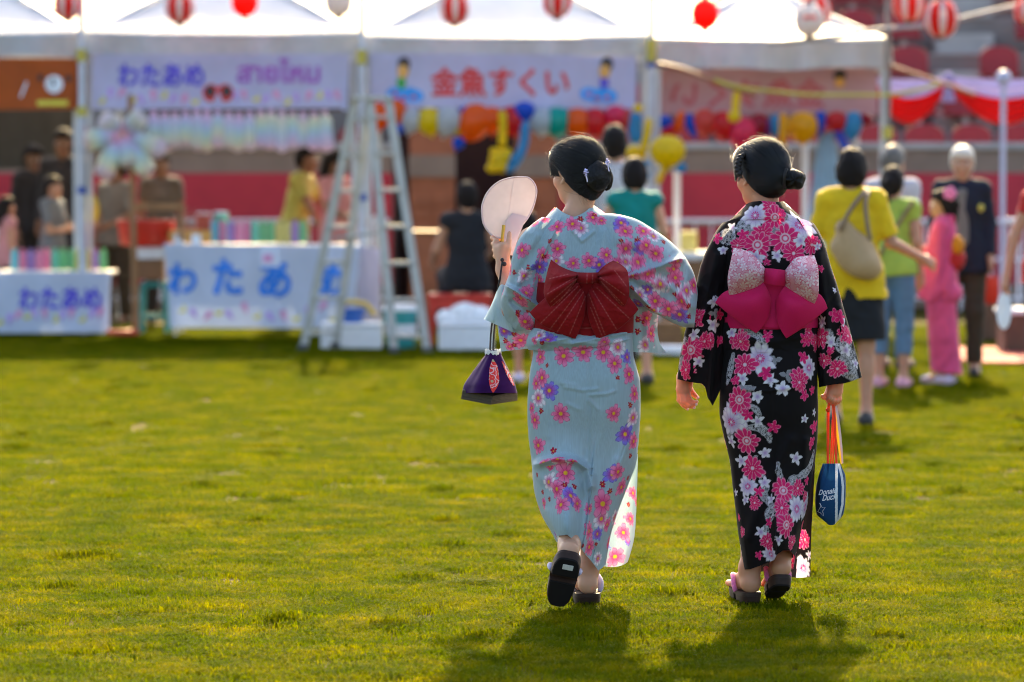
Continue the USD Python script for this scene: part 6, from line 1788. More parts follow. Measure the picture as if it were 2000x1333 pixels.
t, J, Rb, s, hc, hR = someone('boy in a grey T-shirt behind the low left table, turned to the right', 104, 33.4, 1.34, -PI / 2 - 0.35, 'grey', 'dark', skin_='skin_tan', sleeve_=0.75, turn=-0.15, girth=1.1, arms=dict(L=((-0.20, 0.08, 1.10), (-0.18, 0.36, 1.14)), R=((0.21, 0.06, 1.08), (0.20, 0.40, 1.10))))
c = W(177, 408, 32.9)
t = thing('hand_fan', 'round yellow fan held up by the boy in grey', 'fan', c)
put(t, 'fan_face', ball(c, (0.072, 0.008, 0.125), 3), 'yellow_plastic', True)
put(t, 'fan_mark', ball(c + (0.0, -0.006, 0.0), (0.035, 0.006, 0.05), 2), 'orange_box', True)
put(t, 'handle', rod(c + (0, 0, -0.11), c + (-0.03, 0.05, -0.22), 0.010, n=8), 'bamboo')
someone('long haired girl in a pink top at the left edge, behind the low table', 14, 33.3, 1.16, -PI / 2 + 0.5, 'rose', 'dark', skin_='skin_tan', style='long', sleeve_=0.3, show_face=True)

# ---------------------------------------------------------------- the woman in the light blue yukata
def blue_woman():
    Y0 = 13.1
    H = lambda px, py, dy=0.0: W(px, py, Y0 + dy)
    t = thing('person', 'woman in light blue flowered yukata with a red bow, walking away, holding a fan', 'person', (H(1140, 1185)[0], Y0, 0))
    R = head_frame(math.radians(40), 0.06, -0.05)
    hc = H(1129, 336, 0.02)
    hs = 0.955
    # feet
    hr = np.array([H(1149, 1163)[0], Y0, 0.040]); tr = hr + np.array([-0.012, 0.232, 0.0])
    hl, tl = H(1113, 1076, -0.30), H(1090, 1166, -0.175)
    ul = np.array([0.10, 0.80, 0.60])
    d = (tl - hl) / np.linalg.norm(tl - hl); ul = ul - d * (ul @ d); ul /= np.linalg.norm(ul)
    anR, anL = hr + (0, 0.045, 0.080), hl + d * 0.045 + ul * 0.080
    J = dict(shL=H(1040, 472, 0.0), shR=H(1208, 462, 0.0), neck=H(1124, 428, 0.01), head=hc + R @ np.array((0, -0.02, -0.05)), hipL=H(1095, 735, 0.0), hipR=H(1190, 735, 0.0),
             elL=H(1000, 606, 0.06), wrL=H(984, 528, 0.16), elR=H(1322, 548, -0.01), wrR=H(1262, 590, 0.17), knL=H(1090, 915, 0.07), knR=H(1168, 925, 0.08), anL=anL, anR=anR, calfR=np.array([0, -0.02, 0]), calfL=np.array([0, -0.01, 0]))
    ps = torso_prims(J, np.eye(3), 0.94, 0.95) + limb_prims(J, 0.90) + head_prims(hc, R, hs)
    ps += foot_prims(anR, hr + (0, 0.012, 0.002), tr + (0, -0.012, 0.002)) + foot_prims(anL, hl + d * 0.012 + ul * 0.002, tl - d * 0.012 + ul * 0.002)
    # the raised left hand round the fan's handle: back of the hand to the left, thumb up on the right
    w = J['wrL']
    ps += [limb(w, H(977, 486, 0.175), 0.021, 0.019, 0.02), limb(w, H(984, 482, 0.155), 0.021, 0.017, 0.02), limb(H(975, 497, 0.18), H(969, 477, 0.19), 0.019, 0.014, 0.015)]
    for i, (y0, y1) in enumerate(((468, 463), (478, 475), (488, 487), (498, 499))):
        ps += finger([H(970 + i, y0 + 2, 0.185), H(962 + 1.6 * i, y1 + 2, 0.215), H(972 + i, y1 + 3, 0.243), H(985, y1 + 5, 0.238)], 0.0090 - 0.0003 * i, 0.0070)
    ps += finger([H(988, 512, 0.145), H(993, 486, 0.150), H(994, 470, 0.165), H(995, 456, 0.178)], 0.0115, 0.0080)
    ps += simple_hand(J['wrR'], J['wrR'] - J['elR'], np.array([-0.4, -0.6, -0.2]), 0.92, 0.7, -1)
    b = put(t, 'body', soft(ps, 0.0042), 'skin_fair', True)
    face_bits(t, hc, R, hs)
    put(t, 'toenails', merge(*[ball(hr + (x, 0.218 - abs(x) * 0.5, 0.016), (0.005, 0.005, 0.003), 1) for x in (0.026, 0.008, -0.008, -0.022)]), 'nail', True)

    # hair, swept back into a knot low on the right
    bun = R @ np.array((0.045, -0.100, -0.004)) * hs
    bc = H(1169, 345, -0.082)
    hp = [cap_hair(hc, R, hs), egg(hc + R @ np.array((-0.052, 0.030, 0.040)) * hs, (0.022, 0.044, 0.052), R, 0.03), egg(hc + R @ np.array((0.052, 0.030, 0.040)) * hs, (0.022, 0.044, 0.052), R, 0.03),
          egg(hc + R @ np.array((-0.004, 0.040, 0.062)) * hs, (0.056, 0.040, 0.036), R, 0.04), egg(hc + R @ np.array((0.0, -0.036, -0.026)) * hs, np.array((0.070, 0.058, 0.070)) * hs, R, 0.04, cut=[(hc + R @ np.array((0, -0.014, 0)) * hs, R @ np.array((0, 0.92, -0.40)))]), limb(hc + R @ np.array((-0.058, 0.064, 0.030)) * hs, hc + R @ np.array((-0.066, 0.070, -0.012)) * hs, 0.007, 0.0025, 0.015),
          limb(hc + R @ np.array((0.03, -0.070, -0.035)) * hs, H(1156, 376, -0.02), 0.030, 0.018, 0.03)]
    hair = soft(hp, 0.005)
    hm = put(t, 'hair', hair, 'hair_black', True)
    bm = ball((0, 0, 0), (0.043, 0.040, 0.050), 4)
    v = bm.vertices
    bm.vertices = v * (1 + 0.015 * np.sin(9 * np.arctan2(v[:, 2], v[:, 0]) + 60 * v[:, 1]) + 0.20 * (meshkit.fbm(v * 30, 3, 5)[:, None][:, 0] - 0.5))[:, None]
    bm.apply_translation(bc)
    put(hm, 'hair_knot', bm, 'hair_black', True)
    hair_curves(hm, 'wound_hairs', knot_hairs(bc, bm, (0.3, -1, 0.25), 700, 6), 0.0006, 'hair_comb')
    tail = tube(smooth_line([bc + (0.012, 0, 0.02), H(1191, 352, -0.06), H(1190, 366, -0.06), H(1183, 372, -0.055)], 10), np.linspace(0.022, 0.004, 10), 10)
    put(hm, 'hair_tuft', tail, 'hair_black', True)
    sl = strands(hc, R, hs, (0.045, -0.100, -0.010), 4200, 3, hair, lift=0.012)
    hair_curves(hm, 'combed_hairs', sl, 0.0006, 'hair_comb')
    hair_curves(hm, 'stray_hairs', strands(hc, R, hs, (0.045, -0.100, -0.010), 420, 4, hair, lift=0.035, stray=0.009), 0.0004)
    g = np.random.default_rng(8)
    lines = []
    for k in range(70):
        p = bc + g.normal(size=3) * (0.020, 0.014, 0.024)
        q = p - bc; q /= np.linalg.norm(q)
        lines.append(smooth_line([p + q * 0.025, p + q * 0.034 + g.normal(size=3) * 0.006, p + q * 0.042 + g.normal(size=3) * 0.016 - (0, 0, 0.01)], 7))
    for k in range(26):                                                        # wisps at the nape
        x0 = g.uniform(1128, 1172)
        lines.append(smooth_line([H(x0, 380 + g.uniform(-4, 4), -0.046), H(x0 + g.normal() * 4 + 5, 390, -0.050), H(x0 + g.normal() * 6 + 11, 399 + g.uniform(0, 6), -0.046)], 7))
    hair_curves(hm, 'loose_hairs', lines, 0.00035)
    for (px, py, up) in ((1145, 341, 1.0), (1187, 320, 0.7)):                          # two rhinestone clips
        c = H(px, py, -0.120 if px < 1160 else -0.112)
        ps_ = [rod(c + (0.004, 0, -0.026), c + (-0.004, 0, 0.014), 0.0022, 0.003, 6)]
        for k in range(26):
            a, r_ = g.uniform(0, 6.28), g.uniform(0, 0.011)
            ps_.append(ball(c + (r_ * math.cos(a) * 0.8, -0.004 + g.normal() * 0.002, 0.006 + r_ * math.sin(a) * 1.2), g.uniform(0.0018, 0.0032), 1))
        put(hm, 'hair_clip', merge(*ps_), 'rhinestone')

    # ---- yukata
    P = Print(BLUE)
    parts = []
    def fold_top(px, py):
        o = rumple(px, py, 60, 160, 3) * 0.005 + rumple(px, py, 22, 50, 4) * 0.0018
        for pts, a, wd, st in (([(1086, 448), (1060, 500), (1042, 560)], 0.004, 5, 0.004), ([(1120, 452), (1137, 471), (1160, 452)], 0.004, 4, 0), ([(1138, 470), (1135, 530)], 0.004, 9, 0), ([(1165, 450), (1160, 530)], -0.003, 8, 0),
                               ([(1209, 440), (1207, 500), (1208, 560)], 0.005, 5, -0.003), ([(1096, 460), (1100, 530)], 0.003, 9, 0), ([(1180, 452), (1186, 520)], 0.003, 7, 0)):
            o = o + crease(px, py, pts, a, wd, st)
        return o
    top = shell([(404, 1088, 1153, 0.005, 0.050, 0.05, 2.0), (418, 1074, 1168, 0.0, 0.066, 0.06, 2.1), (432, 1056, 1186, 0.0, 0.080, 0.07, 2.2), (450, 1038, 1206, 0.0, 0.092, 0.085, 2.4), (475, 1030, 1218, 0.0, 0.103, 0.095, 2.5), (520, 1040, 1226, 0.0, 0.114, 0.10, 2.5), (580, 1050, 1230, 0.0, 0.112, 0.10, 2.5), (640, 1048, 1232, 0.0, 0.112, 0.10, 2.5)],
                Y0, [(-1, 405), (0, 424), (1, 404)], [(-1, 630), (1, 630)], [(-1, 630), (1, 630)], 230, 90, 190, fold_top)
    parts.append(('yukata', top))
    def fold_tuck(px, py):
        return rumple(px, py, 24, 14, 6) * 0.006 + blob(px, py, 1140, 668, 300, 10, 0.016) + crease(px, py, [(1030, 660), (1075, 668), (1110, 660)], 0.006, 4) + crease(px, py, [(1050, 650), (1058, 675)], 0.006, 4) + crease(px, py, [(1120, 672), (1160, 662), (1228, 650)], 0.005, 4)
    tuck = shell([(640, 1042, 1234, 0.0, 0.112, 0.10, 2.5), (655, 1032, 1234, 0.0, 0.128, 0.118, 2.5), (672, 1028, 1236, 0.0, 0.134, 0.124, 2.5), (686, 1034, 1234, 0.0, 0.128, 0.118, 2.5), (690, 1038, 1232, 0.0, 0.120, 0.11, 2.5)],
                 Y0, [(-1, 641), (1, 641)], [(-1, 684), (-0.7, 686), (-0.2, 684), (0.3, 677), (1, 661)], [(-1, 684), (1, 664)], 230, 80, 34, fold_tuck)
    parts.append(('tuck_fold', tuck))
    def fold_skirt(px, py):
        o = rumple(px, py, 55, 240, 9) * 0.006 + rumple(px, py, 22, 120, 10) * 0.0022
        o = o + blob(px, py, 1100, 765, 52, 60, 0.016) + blob(px, py, 1190, 765, 52, 60, 0.016)
        o = o + blob(px, py, 1106, 1040, 40, 85, 0.18) + blob(px, py, 1090, 925, 40, 60, 0.05)          # the left calf swings up behind
        for pts, a, wd, st in (([(1042, 908), (1085, 896), (1125, 900), (1148, 916), (1155, 950)], 0.015, 8, 0.022), ([(1155, 930), (1150, 985), (1142, 1045), (1131, 1085)], 0.018, 7, -0.020), ([(1045, 930), (1090, 950), (1130, 990)], 0.006, 10, 0),
                               ([(1104, 757), (1140, 763), (1166, 760)], 0.002, 4, 0), ([(1150, 772), (1185, 770), (1202, 764)], 0.002, 4, 0), ([(1096, 748), (1124, 754)], 0.002, 5, 0), ([(1150, 782), (1168, 800)], 0.002, 5, 0), ([(1110, 790), (1130, 800)], 0.002, 5, 0),
                               ([(1153, 690), (1150, 780), (1149, 900)], 0.0018, 3, 0.001), ([(1075, 690), (1070, 760), (1068, 850)], 0.003, 9, 0), ([(1225, 860), (1190, 960), (1165, 1060)], 0.008, 10, -0.006), ([(1205, 900), (1175, 1000)], 0.005, 8, 0), ([(1070, 1000), (1085, 1050)], 0.006, 8, 0), ([(1125, 990), (1122, 1050)], -0.006, 8, 0)):
            o = o + crease(px, py, pts, a, wd, st)
        return o
    skirt = shell([(650, 1040, 1236, 0.0, 0.118, 0.11, 2.5), (690, 1041, 1237, 0.0, 0.126, 0.12, 2.5), (720, 1036, 1244, 0.0, 0.132, 0.12, 2.4), (745, 1033, 1250, 0.0, 0.136, 0.12, 2.4), (800, 1030, 1251, 0.0, 0.136, 0.12, 2.4), (850, 1032, 1248, 0.01, 0.132, 0.12, 2.4), (900, 1038, 1243, 0.02, 0.130, 0.12, 2.4), (950, 1042, 1226, 0.02, 0.13, 0.12, 2.4),
                   (1000, 1055, 1207, 0.02, 0.13, 0.12, 2.4), (1050, 1082, 1192, 0.02, 0.12, 0.11, 2.3), (1085, 1096, 1186, 0.02, 0.11, 0.10, 2.3), (1120, 1100, 1180, 0.02, 0.10, 0.10, 2.3)],
                  Y0, [(-1, 652), (1, 652)], [(-1, 1055), (-0.82, 1047), (-0.45, 1045), (-0.16, 1062), (0.05, 1085), (0.40, 1103), (0.66, 1115), (0.86, 1109), (1, 1104)], [(-1, 1058), (-0.4, 1085), (1, 1100)], 260, 90, 330, fold_skirt)
    parts.append(('skirt', skirt))
    # the front overlap swings out to the right: we see its sunlit inside
    inner = patch([(1243, 885, -0.03), (1244, 886, -0.02), (1246, 888, 0.0)], [(1178, 1106, 0.10), (1196, 1108, 0.13), (1214, 1105, 0.13), (1226, 1098, 0.09)], [(1243, 885, -0.03), (1224, 950, 0.06), (1200, 1020, 0.09), (1178, 1106, 0.10)], [(1246, 888, 0.0), (1244, 960, 0.02), (1240, 1040, 0.05), (1226, 1098, 0.09)], Y0, 110, 40,
                  lambda px, py, u, v: 0.03 * np.sin(np.pi * v) * u)
    parts.append(('front_overlap', inner))
    # sleeves
    def fold_r(px, py):
        o = rumple(px, py, 40, 60, 12) * 0.011 + rumple(px, py, 18, 26, 13) * 0.003
        for pts, a, wd, st in (([(1208, 545), (1260, 530), (1330, 505)], 0.014, 7, 0.010), ([(1215, 470), (1270, 480), (1325, 510)], 0.008, 12, 0), ([(1232, 560), (1270, 600), (1295, 628)], 0.012, 7, 0.006), ([(1250, 548), (1310, 560), (1352, 600)], 0.010, 9, 0), ([(1225, 440), (1240, 500)], -0.006, 8, 0), ([(1345, 520), (1335, 580), (1345, 630)], 0.008, 8, 0), ([(1300, 540), (1290, 600)], -0.008, 9, 0)):
            o = o + crease(px, py, pts, a, wd, st)
        return o
    slr = sleeve([(1168, 416, 0.0, 1196, 560, 0.0, 0.075), (1200, 418, 0.0, 1214, 578, 0.0, 0.075), (1236, 426, 0.0, 1236, 596, 0.0, 0.070), (1276, 448, 0.0, 1264, 606, -0.01, 0.066), (1314, 476, 0.0, 1290, 618, -0.02, 0.062), (1342, 508, 0.0, 1316, 632, -0.02, 0.056), (1357, 540, 0.0, 1340, 640, -0.02, 0.048), (1363, 575, 0.0, 1356, 640, -0.02, 0.034)], Y0, 230, 130, fold_r)
    parts.append(('sleeve', slr))
    bag = sleeve([(1226, 548, 0.05, 1286, 560, 0.05, 0.03), (1230, 600, 0.05, 1287, 600, 0.06, 0.028), (1232, 640, 0.05, 1284, 642, 0.07, 0.026), (1233, 668, 0.05, 1288, 668, 0.07, 0.024), (1236, 688, 0.05, 1303, 690, 0.07, 0.020)], Y0, 130, 90, lambda px, py: crease(px, py, [(1262, 600), (1266, 690)], 0.010, 7) + crease(px, py, [(1283, 650), (1296, 690)], -0.008, 6))
    parts.append(('sleeve_bag', bag))
    def fold_l(px, py):
        o = rumple(px, py, 34, 60, 14) * 0.010 + rumple(px, py, 16, 26, 15) * 0.003
        for pts, a, wd, st in (([(984, 556), (1010, 570), (1040, 590), (1062, 604)], 0.014, 5, 0.022), ([(1080, 455), (1046, 510), (1012, 552)], 0.007, 7, 0), ([(1050, 460), (1020, 500), (1000, 545)], 0.005, 8, 0), ([(1062, 520), (1050, 560), (1046, 600)], -0.006, 7, 0), ([(985, 580), (1000, 610), (1030, 640)], 0.009, 7, -0.006), ([(1000, 590), (1030, 610), (1050, 612)], -0.008, 6, 0)):
            o = o + crease(px, py, pts, a, wd, st)
        return o
    sll = sleeve([(1060, 424, 0.0, 1088, 430, 0.0, 0.06), (1036, 441, 0.0, 1085, 455, 0.0, 0.075), (1015, 464, 0.0, 1078, 475, 0.0, 0.078), (1001, 500, 0.0, 1072, 508, 0.0, 0.076), (993, 540, 0.02, 1066, 550, 0.0, 0.072), (985, 562, 0.03, 1062, 585, 0.0, 0.068), (978, 590, 0.04, 1056, 612, 0.0, 0.060), (985, 618, 0.05, 1048, 632, 0.0, 0.048), (1002, 644, 0.05, 1040, 645, 0.0, 0.034)], Y0, 220, 150, fold_l)
    parts.append(('sleeve', sll))
    low = sleeve([(968, 600, 0.10, 1045, 610, 0.08, 0.03), (972, 640, 0.10, 1044, 640, 0.08, 0.030), (976, 668, 0.10, 1043, 668, 0.08, 0.026), (978, 687, 0.10, 1034, 681, 0.08, 0.018)], Y0, 110, 60, lambda px, py: rumple(px, py, 20, 20, 22) * 0.008)
    parts.append(('sleeve_bag', low))
    fore = sleeve([(996, 530, 0.16, 1010, 545, 0.10, 0.03), (976, 556, 0.15, 1010, 575, 0.08, 0.045), (962, 590, 0.14, 1006, 610, 0.08, 0.05), (952, 612, 0.13, 1005, 640, 0.07, 0.046), (945, 624, 0.12, 1006, 651, 0.06, 0.040)], Y0, 110, 70, lambda px, py: crease(px, py, [(978, 560), (985, 600), (1003, 645)], 0.014, 5) + crease(px, py, [(965, 585), (962, 625)], 0.006, 5))
    # collar
    col = patch([(1083, 405, 0.035), (1088, 408, 0.0), (1098, 419, -0.045), (1113, 427, -0.068), (1130, 427, -0.070), (1144, 419, -0.048), (1151, 402, 0.0), (1153, 397, 0.035)],
                [(1058, 436, 0.02), (1069, 441, -0.045), (1088, 446, -0.078), (1112, 450, -0.092), (1134, 447, -0.090), (1156, 440, -0.076), (1178, 429, -0.048), (1186, 420, 0.02)],
                [(1083, 405, 0.035), (1070, 420, 0.03), (1058, 436, 0.02)], [(1153, 397, 0.035), (1170, 408, 0.03), (1186, 420, 0.02)], Y0, 34, 170, lambda px, py, u, v: -0.010 * np.sin(np.pi * np.clip(u * 1.05, 0, 1)) ** 0.5 + rumple(px, py, 18, 30, 31) * 0.003)
    parts.append(('collar', col))
    for n_, m_ in parts:
        P.add(m_)
    P.ready()
    todo = P.flowers([(380,335,55,'P'),(490,310,60,'P'),(565,345,65,'W'),(565,270,25,'r'),(660,255,60,'P'),(680,235,22,'r'),(730,280,40,'P'),(180,305,50,'P'),(265,270,35,'P'),(70,525,65,'P'),(232,578,60,'P'),(355,522,62,'P'),(305,452,22,'r'),(268,600,22,'r'),(345,620,60,'W'),(212,685,60,'V'),(120,665,22,'r'),(105,760,65,'W'),(125,872,60,'P'),(210,790,50,'P'),(145,950,20,'r'),(60,965,60,'P'),(65,1030,20,'r'),(35,1060,22,'r'),(122,1045,18,'r'),(95,1138,60,'P'),(485,635,52,'P'),(640,620,60,'P'),(783,568,62,'P'),(695,665,65,'V'),
        (893,300,65,'V'),(930,373,65,'P'),(1072,370,60,'P'),(1025,435,25,'r'),(1160,410,55,'W'),(1240,455,22,'r'),(880,455,20,'r'),(1105,488,62,'P'),(935,535,65,'P'),(1033,530,62,'V'),(870,635,55,'P'),(925,645,60,'W'),(1040,632,65,'P'),(1160,578,68,'P'),(985,760,60,'P'),(1118,742,72,'P'),(1222,805,85,'W'),(988,832,25,'r'),(1055,890,65,'W'),(1110,870,50,'V'),(1178,955,68,'P'),(1095,1010,25,'r'),(1165,1040,60,'W'),(1020,985,50,'V'),(1105,1105,62,'P'),(1020,1118,25,'r'),(1060,1135,18,'r'),(1145,1222,60,'P'),(1025,1212,25,'r'),(1070,1310,65,'W'),
        (205,1225,55,'W'),(295,1250,75,'V'),(240,1310,25,'r'),(160,1260,40,'P'),(875,1315,65,'W'),(760,1300,50,'P'),(-30,690,50,'P'),(0,720,25,'r'),(1330,700,55,'P')], (1000, 360), 4.167, seed=2)
    todo += P.flowers([(1240,760,48,'P'),(1228,835,42,'P'),(1290,910,55,'W'),(1245,975,50,'P'),(1238,878,14,'r'),(1175,1015,45,'P'),(1240,1050,50,'V'),(1300,1000,15,'r'),(1302,1060,15,'r'),(1210,940,14,'r'),(1330,880,40,'P'),(290,828,25,'P'),(250,900,38,'P'),(375,960,48,'P'),(395,1075,45,'P'),(285,1140,38,'V'),(290,1180,16,'r'),(380,1190,40,'P'),(335,1140,14,'r'),(340,1215,14,'r'),(425,1130,30,'P'),(320,1225,24,'P')], (880, 240), 2.778, seed=3)
    todo += P.flowers([(272,122,42,'P'),(363,105,40,'P'),(460,105,40,'P'),(530,88,38,'W'),(165,130,33,'P'),(195,168,10,'r'),(515,160,38,'P'),(578,205,38,'P'),(528,222,10,'r'),(172,222,38,'P'),(205,280,40,'V'),(155,317,42,'W'),(168,377,14,'r'),(140,418,35,'P'),(260,395,40,'P'),(510,390,35,'P'),(605,300,35,'P'),(585,350,14,'r'),(598,405,38,'W'),(562,477,43,'V'),(600,515,38,'P'),(585,580,12,'r'),(155,528,38,'P'),(228,548,16,'r'),(178,605,38,'P'),(240,590,35,'P'),(270,620,35,'W'),(290,645,45,'P'),(330,600,25,'P'),(202,692,42,'W'),(238,728,42,'P'),(285,698,14,'r'),(333,708,13,'r'),(318,752,45,'V'),(258,790,40,'P'),(345,785,36,'P'),(205,772,12,'r'),(150,660,12,'r'),(175,740,12,'r'),(487,660,38,'V'),(528,655,36,'P'),(460,700,15,'r'),(545,720,36,'P'),(495,737,14,'r'),(575,678,12,'r'),(458,785,52,'P'),(455,862,45,'W'),(400,915,40,'P'),(437,930,30,'V'),(480,890,30,'P'),(400,990,38,'P'),(365,972,10,'r'),(433,975,10,'r'),(440,1040,30,'W'),(395,805,25,'P'),
        (515,855,35,'W'),(560,795,10,'r'),(540,925,36,'P'),(487,970,28,'P'),(513,1035,45,'P'),(570,860,30,'P'),(560,960,20,'V'),(580,745,30,'P'),(595,780,20,'P'),(145,250,30,'P'),(125,360,25,'P'),(235,940,25,'V'),(180,790,25,'P'),(570,130,30,'V')], (980, 640), 2.297, seed=4)
    P.lay_all(todo)
    P.strew('PPPWVrr', dict(P=0.034, W=0.036, V=0.036, r=0.013), 0.062, 1500, 5)
    yk = None
    for (n_, m_), pc in zip(parts, P.pieces):
        pth = put(t if yk is None else yk, n_, m_, 'blue_cotton', True, color=np.clip(pc[2], 0, 1))
        yk = yk or pth
    put(yk, 'sleeve_lining', fore, 'blue_lining', True)

    # ---- obi and its bow
    obi = shell([(548, 1046, 1232, 0.0, 0.126, 0.115, 2.5), (600, 1043, 1238, 0.0, 0.128, 0.118, 2.5), (655, 1042, 1237, 0.0, 0.132, 0.122, 2.5), (664, 1043, 1236, 0.0, 0.130, 0.120, 2.5)], Y0, [(-1, 552), (1, 552)], [(-1, 657), (-0.6, 660), (0, 659), (1, 650)], [(-1, 657), (1, 650)], 120, 50, 50, lambda px, py: crease(px, py, [(1045, 635), (1240, 630)], 0.003, 2, 0.003) + crease(px, py, [(1045, 612), (1240, 607)], 0.003, 2, 0.003))
    def stripes(m, dirs):
        px = to_px(m.vertices)
        C = np.tile([0.27, 0.003, 0.006], (len(px), 1))
        return px, C
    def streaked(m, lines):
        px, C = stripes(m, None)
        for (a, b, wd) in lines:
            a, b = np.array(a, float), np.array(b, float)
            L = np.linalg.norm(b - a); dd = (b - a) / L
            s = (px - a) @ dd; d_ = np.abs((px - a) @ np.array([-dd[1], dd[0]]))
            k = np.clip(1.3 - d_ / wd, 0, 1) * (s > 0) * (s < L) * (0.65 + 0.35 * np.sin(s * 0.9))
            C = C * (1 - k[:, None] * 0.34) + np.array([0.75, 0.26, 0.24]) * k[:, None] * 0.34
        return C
    c5 = lambda *q: [(1000 + x / 4.167, 360 + y / 4.167, z) for x, y, z in q]
    pleat = lambda n, amp: (lambda px, py, u, v: amp * np.cos(2 * np.pi * (n * v + 0.18 * np.sin(5 * v + px * 0.02)) + 0.7) * (1 - 0.75 * u) - 0.034 * np.sin(np.pi * v) ** 0.8 * np.sin(np.pi * np.clip(u, 0.02, 1)) ** 0.8 + 0.004 * rumple(px, py, 14, 14, 3))
    ob = put(t, 'obi', obi, 'red_obi', True, color=streaked(obi, [((1128, 637), (1172, 637), 1.2), ((1128, 641), (1172, 641), 1.2)]))
    bows = []
    # u runs from the knot outwards, v from the upper edge to the lower
    bows.append(('bow_tail', patch(c5((520, 770, -0.145), (560, 840, -0.15), (602, 920, -0.15)), c5((143, 1045, -0.150), (250, 1150, -0.165), (385, 1215, -0.16), (515, 1260, -0.15)), c5((520, 770, -0.145), (330, 880, -0.165), (143, 1045, -0.150)), c5((602, 920, -0.15), (597, 1020, -0.16), (515, 1260, -0.15)), Y0, 80, 80, pleat(1.5, 0.010), 0.003),
                 [(c[0], c[1], 1.1) for c in [((1128, 560), (1048, 640)), ((1134, 565), (1060, 662)), ((1140, 570), (1084, 655)), ((1144, 578), (1112, 655))]]))
    bows.append(('bow_tail', patch(c5((605, 920, -0.15), (640, 850, -0.15), (695, 780, -0.145)), c5((690, 1258, -0.15), (830, 1205, -0.16), (940, 1120, -0.165), (1030, 1020, -0.150)), c5((605, 920, -0.15), (612, 1030, -0.16), (690, 1258, -0.15)), c5((695, 780, -0.145), (880, 860, -0.165), (1030, 1020, -0.150)), Y0, 80, 80, pleat(1.5, 0.010), 0.003),
                 [(c[0], c[1], 1.1) for c in [((1150, 575), (1182, 655)), ((1158, 568), (1205, 645)), ((1165, 562), (1232, 625)), ((1153, 600), (1178, 662))]]))
    bows.append(('bow_loop', patch(c5((535, 718, -0.165), (532, 760, -0.180), (525, 802, -0.160)), c5((318, 612, -0.15), (285, 720, -0.19), (258, 880, -0.205), (300, 985, -0.20), (345, 1036, -0.175)), c5((535, 718, -0.165), (440, 690, -0.19), (318, 612, -0.15)), c5((525, 802, -0.160), (440, 920, -0.195), (345, 1036, -0.175)), Y0, 80, 90, pleat(2.0, 0.012), 0.003),
                 [(c[0], c[1], 1.1) for c in [((1126, 540), (1068, 575)), ((1126, 546), (1074, 592)), ((1120, 562), (1076, 600)), ((1110, 536), (1072, 545)), ((1125, 549), (1082, 603))]]))
    bows.append(('bow_loop', patch(c5((705, 722, -0.165), (708, 760, -0.180), (702, 800, -0.160)), c5((825, 630, -0.15), (938, 725, -0.19), (948, 880, -0.205), (930, 960, -0.20), (890, 1015, -0.175)), c5((705, 722, -0.165), (760, 665, -0.19), (825, 630, -0.15)), c5((702, 800, -0.160), (790, 905, -0.195), (890, 1015, -0.175)), Y0, 80, 90, pleat(2.0, 0.012), 0.003),
                 [(c[0], c[1], 1.1) for c in [((1172, 542), (1222, 578)), ((1174, 550), (1218, 596)), ((1176, 553), (1216, 600)), ((1200, 528), (1224, 560))]]))
    bows.append(('bow_knot', patch(c5((533, 716, -0.16), (622, 720, -0.21), (716, 716, -0.16)), c5((523, 802, -0.16), (615, 812, -0.215), (706, 802, -0.16)), c5((533, 716, -0.16), (520, 760, -0.165), (523, 802, -0.16)), c5((716, 716, -0.16), (718, 760, -0.165), (706, 802, -0.16)), Y0, 40, 40, lambda px, py, u, v: 0.004 * np.sin(9 * v) - 0.012 * np.sin(np.pi * u), 0.004),
                 [((1129, 530), (1127, 555), 1.0), ((1147, 530), (1146, 555), 1.0), ((1158, 530), (1157, 555), 1.0)]))
    bows.append(('bow_back', patch(c5((500, 730, -0.135), (620, 735, -0.135), (735, 730, -0.135)), c5((430, 1150, -0.14), (600, 1160, -0.14), (800, 1150, -0.14)), c5((500, 730, -0.135), (460, 940, -0.14), (430, 1150, -0.14)), c5((735, 730, -0.135), (770, 940, -0.14), (800, 1150, -0.14)), Y0, 20, 30, None, 0.003), []))
    for n_, m_, ln in bows:
        put(ob, n_, m_, 'red_obi', True, color=streaked(m_, ln))
    geta(t, hr, tr, (0, 0, 1), 'strap_lilac', 'strap_red')
    geta(t, hl, tl, ul, 'strap_lilac', 'strap_red', sticker=True)
    return H

plain('rhinestone', (0.55, 0.50, 0.70), 0.12, metal=0.6, var=0.5, scale=400)
cloth('blue_lining', (0.52, 0.66, 0.68), trans=0.35, var=0.08, streak=(260, 260, 5))
H1 = blue_woman()

